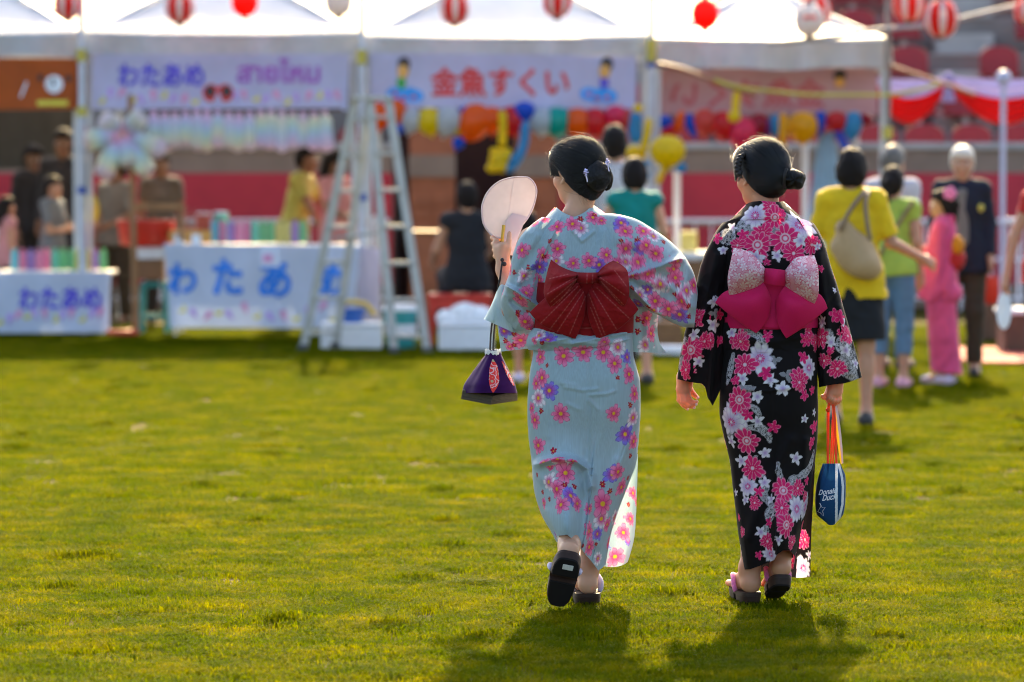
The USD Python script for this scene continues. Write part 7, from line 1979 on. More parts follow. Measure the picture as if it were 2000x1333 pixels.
# ---------------------------------------------------------------- the woman in the black yukata
def black_woman():
    Y0 = 13.15
    H = lambda px, py, dy=0.0: W(px, py, Y0 + dy)
    t = thing('person', 'woman in black yukata with magenta flowers and a lace-trimmed bow, walking away', 'person', (H(1500, 1178)[0], Y0, 0))
    R = head_frame(math.radians(34), 0.08, -0.03)
    hc = H(1488, 340, 0.03)
    hs = 0.965
    # feet: the left flat and turned out, the right with its heel raised
    hl = np.array([H(1470, 1146)[0], Y0 - 0.02, 0.040]); dl = np.array([-0.20, 0.980, 0]); tl = hl + dl * 0.232
    hr = H(1529, 1122, -0.06); dr = np.array([-0.10, 0.90, -0.42]); dr /= np.linalg.norm(dr); tr = hr + dr * 0.232
    tr[2] = max(tr[2], 0.036)
    ur = np.array([0, 0.45, 0.9])
    dr = (tr - hr) / np.linalg.norm(tr - hr); ur = ur - dr * (ur @ dr); ur /= np.linalg.norm(ur)
    anL = hl + dl * 0.045 + (0, 0, 0.080); anR = hr + dr * 0.045 + ur * 0.080
    J = dict(shL=H(1434, 474, 0.0), shR=H(1574, 474, 0.0), neck=H(1496, 425, 0.01), head=hc + R @ np.array((0, -0.02, -0.05)), hipL=H(1462, 735, 0.0), hipR=H(1550, 735, 0.0),
             elL=H(1372, 610, 0.0), wrL=H(1338, 738, 0.06), elR=H(1622, 610, 0.0), wrR=H(1631, 742, 0.04), knL=H(1465, 925, 0.045), knR=H(1540, 925, 0.045), anL=anL, anR=anR, calfR=np.array([0, -0.02, 0]), calfL=np.array([0, -0.02, 0]))
    ps = torso_prims(J, np.eye(3), 0.92, 0.93) + limb_prims(J, 0.88) + head_prims(hc, R, hs)
    ps += foot_prims(anL, hl + dl * 0.012 + (0, 0, 0.002), tl - dl * 0.012 + (0, 0, 0.002)) + foot_prims(anR, hr + dr * 0.012 + ur * 0.002, tr - dr * 0.012 + ur * 0.002)
    w = J['wrL']                                                                # the left hand hangs, loosely curled
    ps += [limb(w, H(1328, 760, 0.055), 0.021, 0.014, 0.02), limb(w, H(1336, 763, 0.050), 0.021, 0.015, 0.02), limb(w, H(1343, 760, 0.055), 0.020, 0.014, 0.02)]
    ps += finger([H(1326, 762, 0.060), H(1326, 782, 0.058), H(1334, 792, 0.060), H(1343, 799, 0.066)], 0.0088, 0.0066)
    ps += finger([H(1331, 763, 0.050), H(1334, 785, 0.044), H(1344, 793, 0.048), H(1355, 796, 0.055)], 0.0092, 0.0068)
    ps += finger([H(1337, 763, 0.046), H(1341, 783, 0.038), H(1350, 790, 0.040), H(1359, 790, 0.046)], 0.0092, 0.0068)
    ps += finger([H(1342, 761, 0.050), H(1346, 778, 0.044), H(1353, 786, 0.046), H(1361, 785, 0.052)], 0.0088, 0.0066)
    ps += finger([H(1343, 748, 0.060), H(1349, 763, 0.066), H(1355, 771, 0.068), H(1362, 777, 0.070)], 0.0115, 0.0078)
    w = J['wrR']                                                                # the right hand closes round the bag's cords
    ps += [limb(w, H(1622, 768, 0.020), 0.020, 0.015, 0.02), limb(w, H(1632, 769, 0.030), 0.020, 0.016, 0.02), limb(w, H(1638, 764, 0.045), 0.019, 0.014, 0.02)]
    for i, (x0, yk) in enumerate(((1618, 778), (1624, 782), (1631, 783), (1637, 780))):
        ps += finger([H(x0 + 1, 770, 0.018 + 0.008 * i), H(x0 + 3, yk, 0.006 + 0.010 * i), H(x0, yk + 6, 0.028 + 0.008 * i), H(x0 - 3, yk + 2, 0.048 + 0.006 * i)], 0.0090, 0.0070)
    ps += finger([H(1620, 756, 0.030), H(1615, 770, 0.030), H(1610, 777, 0.026), H(1606, 774, 0.022)], 0.0105, 0.0072)
    put(t, 'body', soft(ps, 0.0042), 'skin_tan2', True)
    face_bits(t, hc, R, hs)
    for (x, y, dy) in ((1343.5, 799.5, 0.064), (1356, 796.5, 0.052), (1360, 790.5, 0.043), (1362.5, 777.5, 0.066)):
        put(t, 'fingernail', ball(H(x, y, dy - 0.003), (0.0045, 0.004, 0.0055), 1), 'nail', True)

    hp = [cap_hair(hc, R, hs), egg(hc + R @ np.array((-0.054, 0.028, 0.038)) * hs, (0.020, 0.042, 0.050), R, 0.03), egg(hc + R @ np.array((0.054, 0.028, 0.038)) * hs, (0.020, 0.042, 0.050), R, 0.03),
          egg(hc + R @ np.array((-0.004, 0.038, 0.062)) * hs, (0.056, 0.040, 0.036), R, 0.04), egg(hc + R @ np.array((0.0, -0.034, -0.022)) * hs, np.array((0.072, 0.060, 0.070)) * hs, R, 0.04, cut=[(hc + R @ np.array((0, -0.014, 0)) * hs, R @ np.array((0, 0.92, -0.40)))]), limb(hc + R @ np.array((-0.060, 0.060, 0.030)) * hs, hc + R @ np.array((-0.068, 0.068, -0.022)) * hs, 0.008, 0.003, 0.015),
          limb(H(1515, 350, -0.055), H(1534, 345, -0.062), 0.040, 0.026, 0.03)]
    hair = soft(hp, 0.005)
    hm = put(t, 'hair', hair, 'hair_black', True)
    bc = H(1549, 351, -0.062)
    bm = ball((0, 0, 0), (0.041, 0.034, 0.034), 4)
    v = bm.vertices
    bm.vertices = v * (1 + 0.06 * np.sin(5 * np.arctan2(v[:, 2], v[:, 0]) + 70 * v[:, 1]) + 0.16 * (meshkit.fbm(v * 34, 3, 9) - 0.5))[:, None]
    bm.apply_translation(bc)
    put(hm, 'hair_knot', bm, 'hair_black', True)
    hair_curves(hm, 'wound_hairs', knot_hairs(bc, bm, (1, -0.6, 0.1), 600, 16), 0.0006, 'hair_comb')
    put(hm, 'hair_tie', tube([H(1536, 330, -0.085), H(1532, 343, -0.098), H(1531, 358, -0.092), H(1534, 368, -0.075)], 0.006, 8), 'hair_black', True)
    br = smooth_line([H(1450, 303, -0.02), H(1443, 316, -0.035), H(1441, 330, -0.042), H(1446, 340, -0.05)], 12)      # the little braid at the temple
    put(hm, 'braid', merge(*[ball(p + (0.003 * (-1) ** k, 0, 0), (0.010, 0.010, 0.008), 2) for k, p in enumerate(br)]), 'hair_black', True)
    goal = np.linalg.inv(R) @ ((H(1530, 347, -0.055) - hc) / hs)
    hair_curves(hm, 'combed_hairs', strands(hc, R, hs, goal, 4200, 13, hair, lift=0.012), 0.0006, 'hair_comb')
    hair_curves(hm, 'stray_hairs', strands(hc, R, hs, goal, 420, 14, hair, lift=0.035, stray=0.009), 0.0004)
    g = np.random.default_rng(18)
    lines = []
    for k in range(70):
        q = g.normal(size=3); q /= np.linalg.norm(q)
        p = bc + q * (0.030, 0.024, 0.025)
        lines.append(smooth_line([p, p + q * 0.012 + g.normal(size=3) * 0.005, p + q * 0.02 + g.normal(size=3) * 0.012], 6))
    for k in range(24):
        x0 = g.uniform(1500, 1528)
        lines.append(smooth_line([H(x0, 378 + g.uniform(-3, 5), -0.040), H(x0 + g.normal() * 5 + 3, 388, -0.042), H(x0 + g.normal() * 8 + 7, 397 + g.uniform(0, 6), -0.038)], 6))
    hair_curves(hm, 'loose_hairs', lines, 0.00035)

    P = Print(BLACK)
    parts = []
    def fold_top(px, py):
        o = rumple(px, py, 60, 160, 43) * 0.004
        for pts, a, wd, st in (([(1412, 455), (1409, 520), (1412, 580)], 0.005, 4, 0.004), ([(1605, 455), (1602, 520), (1600, 580)], 0.005, 4, -0.004), ([(1501, 435), (1502, 520)], 0.002, 3, 0.002), ([(1450, 450), (1440, 520)], 0.004, 9, 0), ([(1560, 450), (1570, 520)], 0.004, 9, 0)):
            o = o + crease(px, py, pts, a, wd, st)
        return o
    top = shell([(398, 1466, 1526, 0.005, 0.050, 0.05, 2.0), (412, 1452, 1540, 0.0, 0.064, 0.06, 2.1), (425, 1432, 1562, 0.0, 0.078, 0.07, 2.2), (442, 1414, 1584, 0.0, 0.090, 0.085, 2.3), (465, 1404, 1602, 0.0, 0.100, 0.095, 2.5), (510, 1408, 1606, 0.0, 0.110, 0.10, 2.5), (560, 1412, 1602, 0.0, 0.112, 0.10, 2.5), (640, 1412, 1600, 0.0, 0.110, 0.10, 2.5)],
                Y0, [(-1, 398), (0, 404), (1, 398)], [(-1, 620), (1, 620)], [(-1, 620), (1, 620)], 230, 90, 190, fold_top)
    parts.append(('yukata', top))
    tuck = shell([(628, 1412, 1598, 0.0, 0.112, 0.10, 2.5), (648, 1411, 1598, 0.0, 0.122, 0.112, 2.5), (670, 1411, 1598, 0.0, 0.128, 0.118, 2.5), (690, 1413, 1597, 0.0, 0.122, 0.112, 2.5)],
                 Y0, [(-1, 630), (1, 630)], [(-1, 683), (0, 689), (1, 684)], [(-1, 683), (1, 684)], 230, 80, 44, lambda px, py: rumple(px, py, 30, 18, 46) * 0.005 + crease(px, py, [(1420, 660), (1500, 668), (1590, 655)], 0.004, 6))
    parts.append(('tuck_fold', tuck))
    def fold_skirt(px, py):
        o = rumple(px, py, 55, 240, 49) * 0.006 + rumple(px, py, 22, 120, 50) * 0.002
        o = o + blob(px, py, 1462, 765, 46, 60, 0.014) + blob(px, py, 1546, 765, 46, 60, 0.014) + blob(px, py, 1530, 1040, 30, 80, 0.085) + blob(px, py, 1462, 1060, 26, 80, 0.02)
        for pts, a, wd, st in (([(1545, 860), (1490, 960), (1460, 1050)], 0.007, 10, 0), ([(1515, 920), (1512, 1000), (1516, 1085)], 0.010, 7, -0.010), ([(1425, 905), (1440, 1000), (1452, 1100)], 0.006, 8, 0), ([(1505, 700), (1504, 850)], 0.002, 3, 0.001), ([(1575, 860), (1570, 960), (1555, 1060)], 0.007, 7, 0), ([(1440, 760), (1500, 764), (1560, 756)], 0.003, 4, 0)):
            o = o + crease(px, py, pts, a, wd, st)
        return o
    skirt = shell([(640, 1413, 1598, 0.0, 0.112, 0.105, 2.5), (700, 1412, 1597, 0.0, 0.122, 0.115, 2.5), (760, 1406, 1597, 0.0, 0.130, 0.12, 2.4), (800, 1405, 1598, 0.0, 0.130, 0.12, 2.4), (850, 1413, 1597, 0.01, 0.126, 0.12, 2.4), (900, 1425, 1592, 0.02, 0.124, 0.12, 2.4), (950, 1431, 1584, 0.02, 0.12, 0.12, 2.4),
                   (1000, 1437, 1574, 0.02, 0.12, 0.12, 2.4), (1050, 1443, 1562, 0.02, 0.115, 0.11, 2.3), (1085, 1449, 1554, 0.02, 0.11, 0.10, 2.3), (1122, 1455, 1548, 0.02, 0.10, 0.10, 2.3)],
                  Y0, [(-1, 642), (1, 642)], [(-1, 1113), (-0.7, 1112), (-0.2, 1104), (0.17, 1094), (0.25, 1084), (0.45, 1076), (0.72, 1075), (0.93, 1085), (1, 1090)], [(-1, 1113), (-0.3, 1117), (1, 1112)], 260, 90, 330, fold_skirt)
    parts.append(('skirt', skirt))
    inner = patch([(1590, 905, -0.01), (1591, 905, 0.0), (1592, 906, 0.01)], [(1543, 1127, 0.10), (1560, 1129, 0.12), (1574, 1128, 0.11), (1583, 1127, 0.09)], [(1590, 905, -0.01), (1572, 985, 0.07), (1554, 1060, 0.10), (1543, 1127, 0.10)], [(1592, 906, 0.01), (1588, 980, 0.03), (1584, 1060, 0.06), (1583, 1127, 0.09)], Y0, 110, 30, lambda px, py, u, v: 0.02 * np.sin(np.pi * v) * u)
    parts.append(('front_overlap', inner))
    fr = lambda pts: (lambda px, py: rumple(px, py, 30, 90, int(pts[0][0][0][0]) % 90) * 0.011 + rumple(px, py, 16, 40, 7) * 0.003 + sum(crease(px, py, p, a, wd, st) for p, a, wd, st in pts))
    sl = shell([(424, 1424, 1450, 0.0, 0.05, 0.05, 2.2), (440, 1407, 1445, 0.0, 0.070, 0.06, 2.3), (470, 1389, 1432, 0.0, 0.082, 0.075, 2.5), (520, 1368, 1424, 0.0, 0.075, 0.07, 2.5), (560, 1359, 1420, 0.0, 0.072, 0.07, 2.5), (600, 1350, 1417, 0.0, 0.070, 0.07, 2.5), (660, 1335, 1415, 0.0, 0.062, 0.06, 2.6), (720, 1325, 1414, 0.0, 0.05, 0.05, 2.8), (795, 1320, 1412, 0.0, 0.03, 0.03, 2.8)],
               Y0, [(-1, 436), (0, 428), (1, 426)], [(-1, 741), (-0.3, 747), (0.0, 749), (0.12, 757), (0.22, 777), (0.44, 793), (0.7, 772), (1, 745)], [(-1, 741), (-0.3, 747), (0.0, 749), (0.12, 757), (0.22, 777), (0.44, 793), (0.7, 772), (1, 745)], 170, 70, 230,
               fr([([(1400, 500), (1380, 580), (1370, 690)], 0.008, 8, 0), ([(1395, 660), (1390, 720), (1386, 780)], 0.010, 5, 0.008), ([(1375, 610), (1352, 660), (1345, 730)], 0.008, 7, 0), ([(1412, 560), (1405, 680)], -0.008, 6, 0), ([(1372, 560), (1400, 590)], 0.006, 6, 0)]))
    parts.append(('sleeve', sl))
    sr = shell([(424, 1550, 1578, 0.0, 0.05, 0.05, 2.2), (440, 1558, 1592, 0.0, 0.070, 0.06, 2.3), (470, 1568, 1608, 0.0, 0.082, 0.075, 2.5), (520, 1580, 1623, 0.0, 0.075, 0.07, 2.5), (560, 1584, 1636, 0.0, 0.072, 0.07, 2.5), (610, 1587, 1650, 0.0, 0.070, 0.07, 2.5), (660, 1590, 1664, 0.0, 0.062, 0.06, 2.6), (700, 1594, 1675, 0.0, 0.055, 0.05, 2.8), (760, 1600, 1688, 0.0, 0.04, 0.03, 2.8)],
               Y0, [(-1, 426), (0, 428), (1, 436)], [(-1, 757), (0, 750), (0.6, 742), (1, 737)], [(-1, 757), (0, 750), (0.6, 742), (1, 737)], 170, 70, 210,
               fr([([(1600, 500), (1612, 580), (1622, 690)], 0.008, 8, 0), ([(1600, 640), (1606, 700), (1608, 750)], 0.009, 6, -0.006), ([(1640, 600), (1650, 660), (1662, 730)], 0.007, 7, 0), ([(1590, 560), (1596, 650)], -0.007, 6, 0), ([(1628, 570), (1605, 600)], 0.006, 6, 0)]))
    parts.append(('sleeve', sr))
    col = patch([(1455, 401, 0.035), (1462, 397, 0.0), (1472, 394, -0.045), (1487, 393, -0.066), (1505, 394, -0.068), (1518, 395, -0.048), (1527, 394, 0.0), (1531, 393, 0.035)],
                [(1428, 428, 0.02), (1440, 431, -0.05), (1460, 429, -0.080), (1485, 428, -0.092), (1508, 428, -0.092), (1532, 428, -0.080), (1552, 425, -0.05), (1562, 422, 0.02)],
                [(1455, 401, 0.035), (1442, 414, 0.03), (1428, 428, 0.02)], [(1531, 393, 0.035), (1547, 408, 0.03), (1562, 422, 0.02)], Y0, 34, 170, lambda px, py, u, v: -0.010 * np.sin(np.pi * np.clip(u * 1.05, 0, 1)) ** 0.5)
    parts.append(('collar', col))
    for n_, m_ in parts:
        P.add(m_)
    P.ready()
    todo = P.flowers([(405,172,105,'L'),(570,90,75,'M'),(605,210,95,'M'),(670,145,40,'m'),(815,255,125,'L'),(480,325,85,'M'),(300,335,45,'m'),(245,290,40,'s'),(430,430,110,'M'),(685,365,115,'M'),(250,440,65,'M'),(75,370,45,'m'),(610,515,45,'s'),(770,505,85,'M'),(915,450,75,'M'),(830,395,55,'s'),(510,580,30,'m'),(410,540,60,'s'),(155,480,40,'s'),(945,390,35,'m'),(980,450,30,'s'),(1005,650,30,'m'),(440,520,60,'L'),(60,950,50,'s'),(130,1050,50,'m'),(80,1150,55,'s'),(20,1260,70,'M'),(270,1280,90,'M'),(120,1270,45,'m'),(200,1200,50,'s'),(525,1210,45,'m'),(1130,1045,55,'m'),(1200,1090,40,'s'),(1125,820,25,'s'),(1225,1200,70,'M'),(980,1110,40,'s'),(970,1240,80,'M'),(860,1270,45,'m'),(1095,1270,45,'s'),(900,1190,50,'M'),
        (370,260,90,'A'),(200,380,60,'A'),(560,290,60,'A'),(720,190,50,'A'),(380,300,40,'g'),(580,330,50,'g'),(840,470,45,'g'),(60,1040,45,'g'),(1010,1190,45,'g')], (1380, 380), 4.443, seed=12)
    todo += P.flowers([(125,1020,55,'M'),(205,985,38,'M'),(105,1110,38,'M'),(165,870,38,'M'),(180,1075,25,'s'),(240,915,25,'s'),(140,945,25,'s'),(240,810,22,'s'),(800,865,30,'m'),(850,955,35,'M'),(830,885,18,'s'),(775,985,25,'s'),(830,1030,26,'s'),(790,1110,38,'M'),(735,1075,30,'M'),(760,1025,22,'m'),(885,1080,20,'s'),(705,985,35,'M'),(720,890,22,'s'),(860,1090,60,'A'),(830,1000,40,'A'),(745,960,35,'A'),(95,1000,40,'A'),(90,1080,30,'A'),
        (355,990,38,'M'),(445,1050,60,'L'),(373,1080,48,'M'),(465,1120,28,'m'),(500,1150,28,'s'),(360,1145,25,'s'),(327,1155,22,'m'),(635,1150,45,'M'),(550,1185,28,'s'),(675,1100,45,'L'),(650,1050,25,'m'),(665,980,25,'m'),(345,1250,50,'M'),(425,1225,24,'s'),(320,1320,60,'L'),(655,1225,22,'m'),(690,1200,20,'m'),(390,1200,25,'g'),(575,1130,25,'g'),(510,1060,25,'g')], (1290, 240), 2.2976, seed=13)
    todo += P.flowers([(167,113,62,'M'),(268,92,30,'s'),(125,240,70,'L'),(213,203,28,'m'),(272,238,30,'s'),(210,345,62,'M'),(125,345,28,'s'),(370,270,32,'m'),(420,45,35,'s'),(540,92,28,'m'),(515,20,45,'M'),(542,220,22,'s'),(595,265,35,'m'),(595,185,18,'s'),(580,350,32,'m'),(495,433,32,'s'),(313,412,30,'s'),(180,452,32,'s'),(240,490,58,'M'),(213,585,50,'L'),(305,560,30,'s'),(275,608,26,'m'),(250,675,35,'M'),(200,660,22,'s'),(148,620,18,'s'),(345,645,24,'s'),(425,600,60,'M'),(555,555,24,'m'),(405,692,45,'M'),(500,710,65,'L'),(445,795,62,'M'),(320,885,42,'M'),(285,835,28,'s'),(400,880,24,'s'),(475,890,40,'M'),(340,955,45,'L'),(275,965,20,'m'),(165,755,18,'m'),(183,830,26,'M'),(330,780,24,'m'),(505,595,40,'M'),
        (545,700,60,'L'),(525,880,45,'M'),(515,1030,58,'L'),(530,800,30,'M'),(545,640,30,'M'),(545,960,25,'s'),(150,170,30,'A'),(120,310,30,'A'),(330,730,40,'A'),(310,820,30,'A'),(490,560,35,'A'),(460,640,30,'A'),(190,290,35,'g'),(240,440,30,'g'),(440,720,25,'g'),(200,60,30,'g'),(370,700,25,'g')], (1380, 740), 2.778, seed=14)
    early = [x for x in todo if x[0] in 'Ag']
    P.lay_all(early)
    c4 = lambda *q: [(1380 + x / 2.778, 740 + y / 2.778) for x, y in q]
    c2 = lambda *q: [(1290 + x / 2.2976, 240 + y / 2.2976) for x, y in q]
    for pts, w in ((c4((205, 278), (270, 272), (315, 300), (342, 350)), 0.016), (c4((500, 540), (550, 510), (580, 455), (592, 395)), 0.018), (c4((393, 452), (405, 520), (430, 580)), 0.013), (c4((285, 500), (310, 600), (330, 660), (370, 710)), 0.016), (c4((225, 150), (262, 175), (285, 215)), 0.012), (c2((350, 930), (400, 935), (440, 955), (462, 1000)), 0.014), (c2((318, 1040), (305, 1100), (290, 1170)), 0.016)):
        P.ribbon(pts, w)
    P.lay_all([x for x in todo if x[0] not in 'Ag'])
    P.strew('MMLsmg', dict(M=0.042, L=0.05, s=0.022, m=0.022, g=0.024), 0.075, 1200, 15)
    yk = None
    for (n_, m_), pc in zip(parts, P.pieces):
        pth = put(t if yk is None else yk, n_, m_, 'black_cotton', True, color=np.clip(pc[2], 0, 1))
        yk = yk or pth

    obi = shell([(560, 1417, 1597, 0.0, 0.122, 0.112, 2.5), (600, 1415, 1599, 0.0, 0.124, 0.114, 2.5), (643, 1414, 1600, 0.0, 0.126, 0.116, 2.5)], Y0, [(-1, 562), (1, 562)], [(-1, 641), (0, 644), (1, 640)], [(-1, 641), (1, 640)], 120, 50, 40)
    ob = put(t, 'obi', obi, 'magenta_obi', True)
    c7 = lambda *q: [(1380 + x / 4.443, 380 + y / 4.443, z) for x, y, z in q]
    puff = lambda n, a, b: (lambda px, py, u, v: a * np.cos(2 * np.pi * n * v + 0.7) * (1 - u) ** 0.8 - b * np.sin(np.pi * v) * np.sin(np.pi * np.clip(u, 0.02, 1)) ** 0.8)
    lt = patch(c7((492, 765, -0.140), (530, 830, -0.15), (562, 910, -0.145)), c7((75, 940, -0.145), (250, 1085, -0.16), (430, 1206, -0.145)), c7((492, 765, -0.140), (300, 800, -0.165), (150, 850, -0.16), (75, 940, -0.145)), c7((562, 910, -0.145), (545, 1040, -0.155), (430, 1206, -0.145)), Y0, 70, 70, puff(0.8, 0.008, 0.035), 0.003)
    rt = patch(c7((598, 930, -0.145), (640, 850, -0.15), (688, 785, -0.140)), c7((692, 1250, -0.145), (850, 1150, -0.16), (1050, 990, -0.145)), c7((598, 930, -0.145), (605, 1060, -0.155), (692, 1250, -0.145)), c7((688, 785, -0.140), (830, 830, -0.165), (970, 860, -0.16), (1050, 990, -0.145)), Y0, 70, 70, puff(0.8, 0.008, 0.035), 0.003)
    for m_ in (lt, rt):
        put(ob, 'bow_tail', m_, 'magenta_obi', True)
    put(ob, 'bow_knot', patch(c7((508, 640, -0.165), (600, 648, -0.215), (688, 660, -0.165)), c7((498, 768, -0.165), (590, 790, -0.215), (684, 795, -0.165)), c7((508, 640, -0.165), (500, 700, -0.165), (498, 768, -0.165)), c7((688, 660, -0.165), (692, 720, -0.165), (684, 795, -0.165)), Y0, 40, 40, lambda px, py, u, v: -0.010 * np.sin(np.pi * u), 0.004), 'magenta_obi', True)
    put(ob, 'bow_back', patch(c7((470, 720, -0.134), (600, 730, -0.134), (720, 720, -0.134)), c7((400, 1130, -0.134), (590, 1160, -0.134), (790, 1130, -0.134)), c7((470, 720, -0.134), (430, 930, -0.134), (400, 1130, -0.134)), c7((720, 720, -0.134), (760, 930, -0.134), (790, 1130, -0.134)), Y0, 20, 30, None, 0.003), 'magenta_obi', True)
    ll = patch(c7((508, 642, -0.165), (500, 690, -0.175), (500, 755, -0.160)), c7((235, 465, -0.16), (205, 600, -0.20), (183, 740, -0.205), (198, 880, -0.17)), c7((508, 642, -0.165), (450, 570, -0.185), (380, 505, -0.19), (235, 465, -0.16)), c7((500, 755, -0.160), (440, 800, -0.19), (360, 832, -0.195), (198, 880, -0.17)), Y0, 120, 120, puff(1.0, 0.008, 0.03), 0.003)
    rl = patch(c7((688, 662, -0.165), (692, 720, -0.175), (684, 790, -0.160)), c7((932, 535, -0.16), (965, 680, -0.20), (968, 820, -0.205), (930, 957, -0.17)), c7((688, 662, -0.165), (720, 620, -0.185), (780, 555, -0.19), (932, 535, -0.16)), c7((684, 790, -0.160), (760, 840, -0.19), (850, 895, -0.195), (930, 957, -0.17)), Y0, 120, 120, puff(1.0, 0.008, 0.03), 0.003)
    for m_, sd in ((ll, 3), (rl, 4)):
        q = to_px(m_.vertices)
        g2 = np.random.default_rng(sd)
        net = 0.5 + 0.5 * np.sin(q[:, 0] * 2.6 + 2 * np.sin(q[:, 1] * 0.25)) * np.sin(q[:, 1] * 2.6)
        k = 0.30 + 0.36 * net
        ctr = np.array([[x, y] for x in np.arange(1420, 1605, 15) for y in np.arange(480, 600, 15)], float)
        ctr += g2.uniform(-6, 6, ctr.shape)
        siz = g2.uniform(5.5, 11, len(ctr))
        for c, sz in zip(ctr, siz):
            d = q - c; rho = np.hypot(*d.T); ph = np.arctan2(d[:, 1], d[:, 0]) + c[0]
            e = sz * (0.74 + 0.26 * np.cos((5 + int(sz) % 3) * ph))
            pet = np.clip(e - rho + 0.5, 0, 1) * (0.75 + 0.25 * np.cos(6 * ph)) + np.clip(1 - np.abs(e - rho) / 1.2, 0, 1) * 0.5 - np.clip(1 - np.abs(rho - 3) / 1.0, 0, 1) * 0.35
            k = np.maximum(k, np.clip(pet, 0, 1))
            k = np.where((np.abs(rho - e - 2.0) < 0.7), k * 0.5, k)
        k = np.clip(k, 0, 1)[:, None]
        C = np.array([0.66, 0.045, 0.16]) * (1 - k) + np.array([0.84, 0.74, 0.76]) * k
        put(ob, 'bow_loop', m_, 'lace', True, color=C, label='bow loop covered with white lace')
    geta(t, hl, tl, (0, 0, 1), 'strap_pink', 'strap_pink', half=0.039, pad=0.0085)
    geta(t, hr, tr, ur, 'strap_pink', 'strap_pink', half=0.037, pad=0.0085)

skin('skin_tan2', (0.43, 0.215, 0.12))
black_woman()

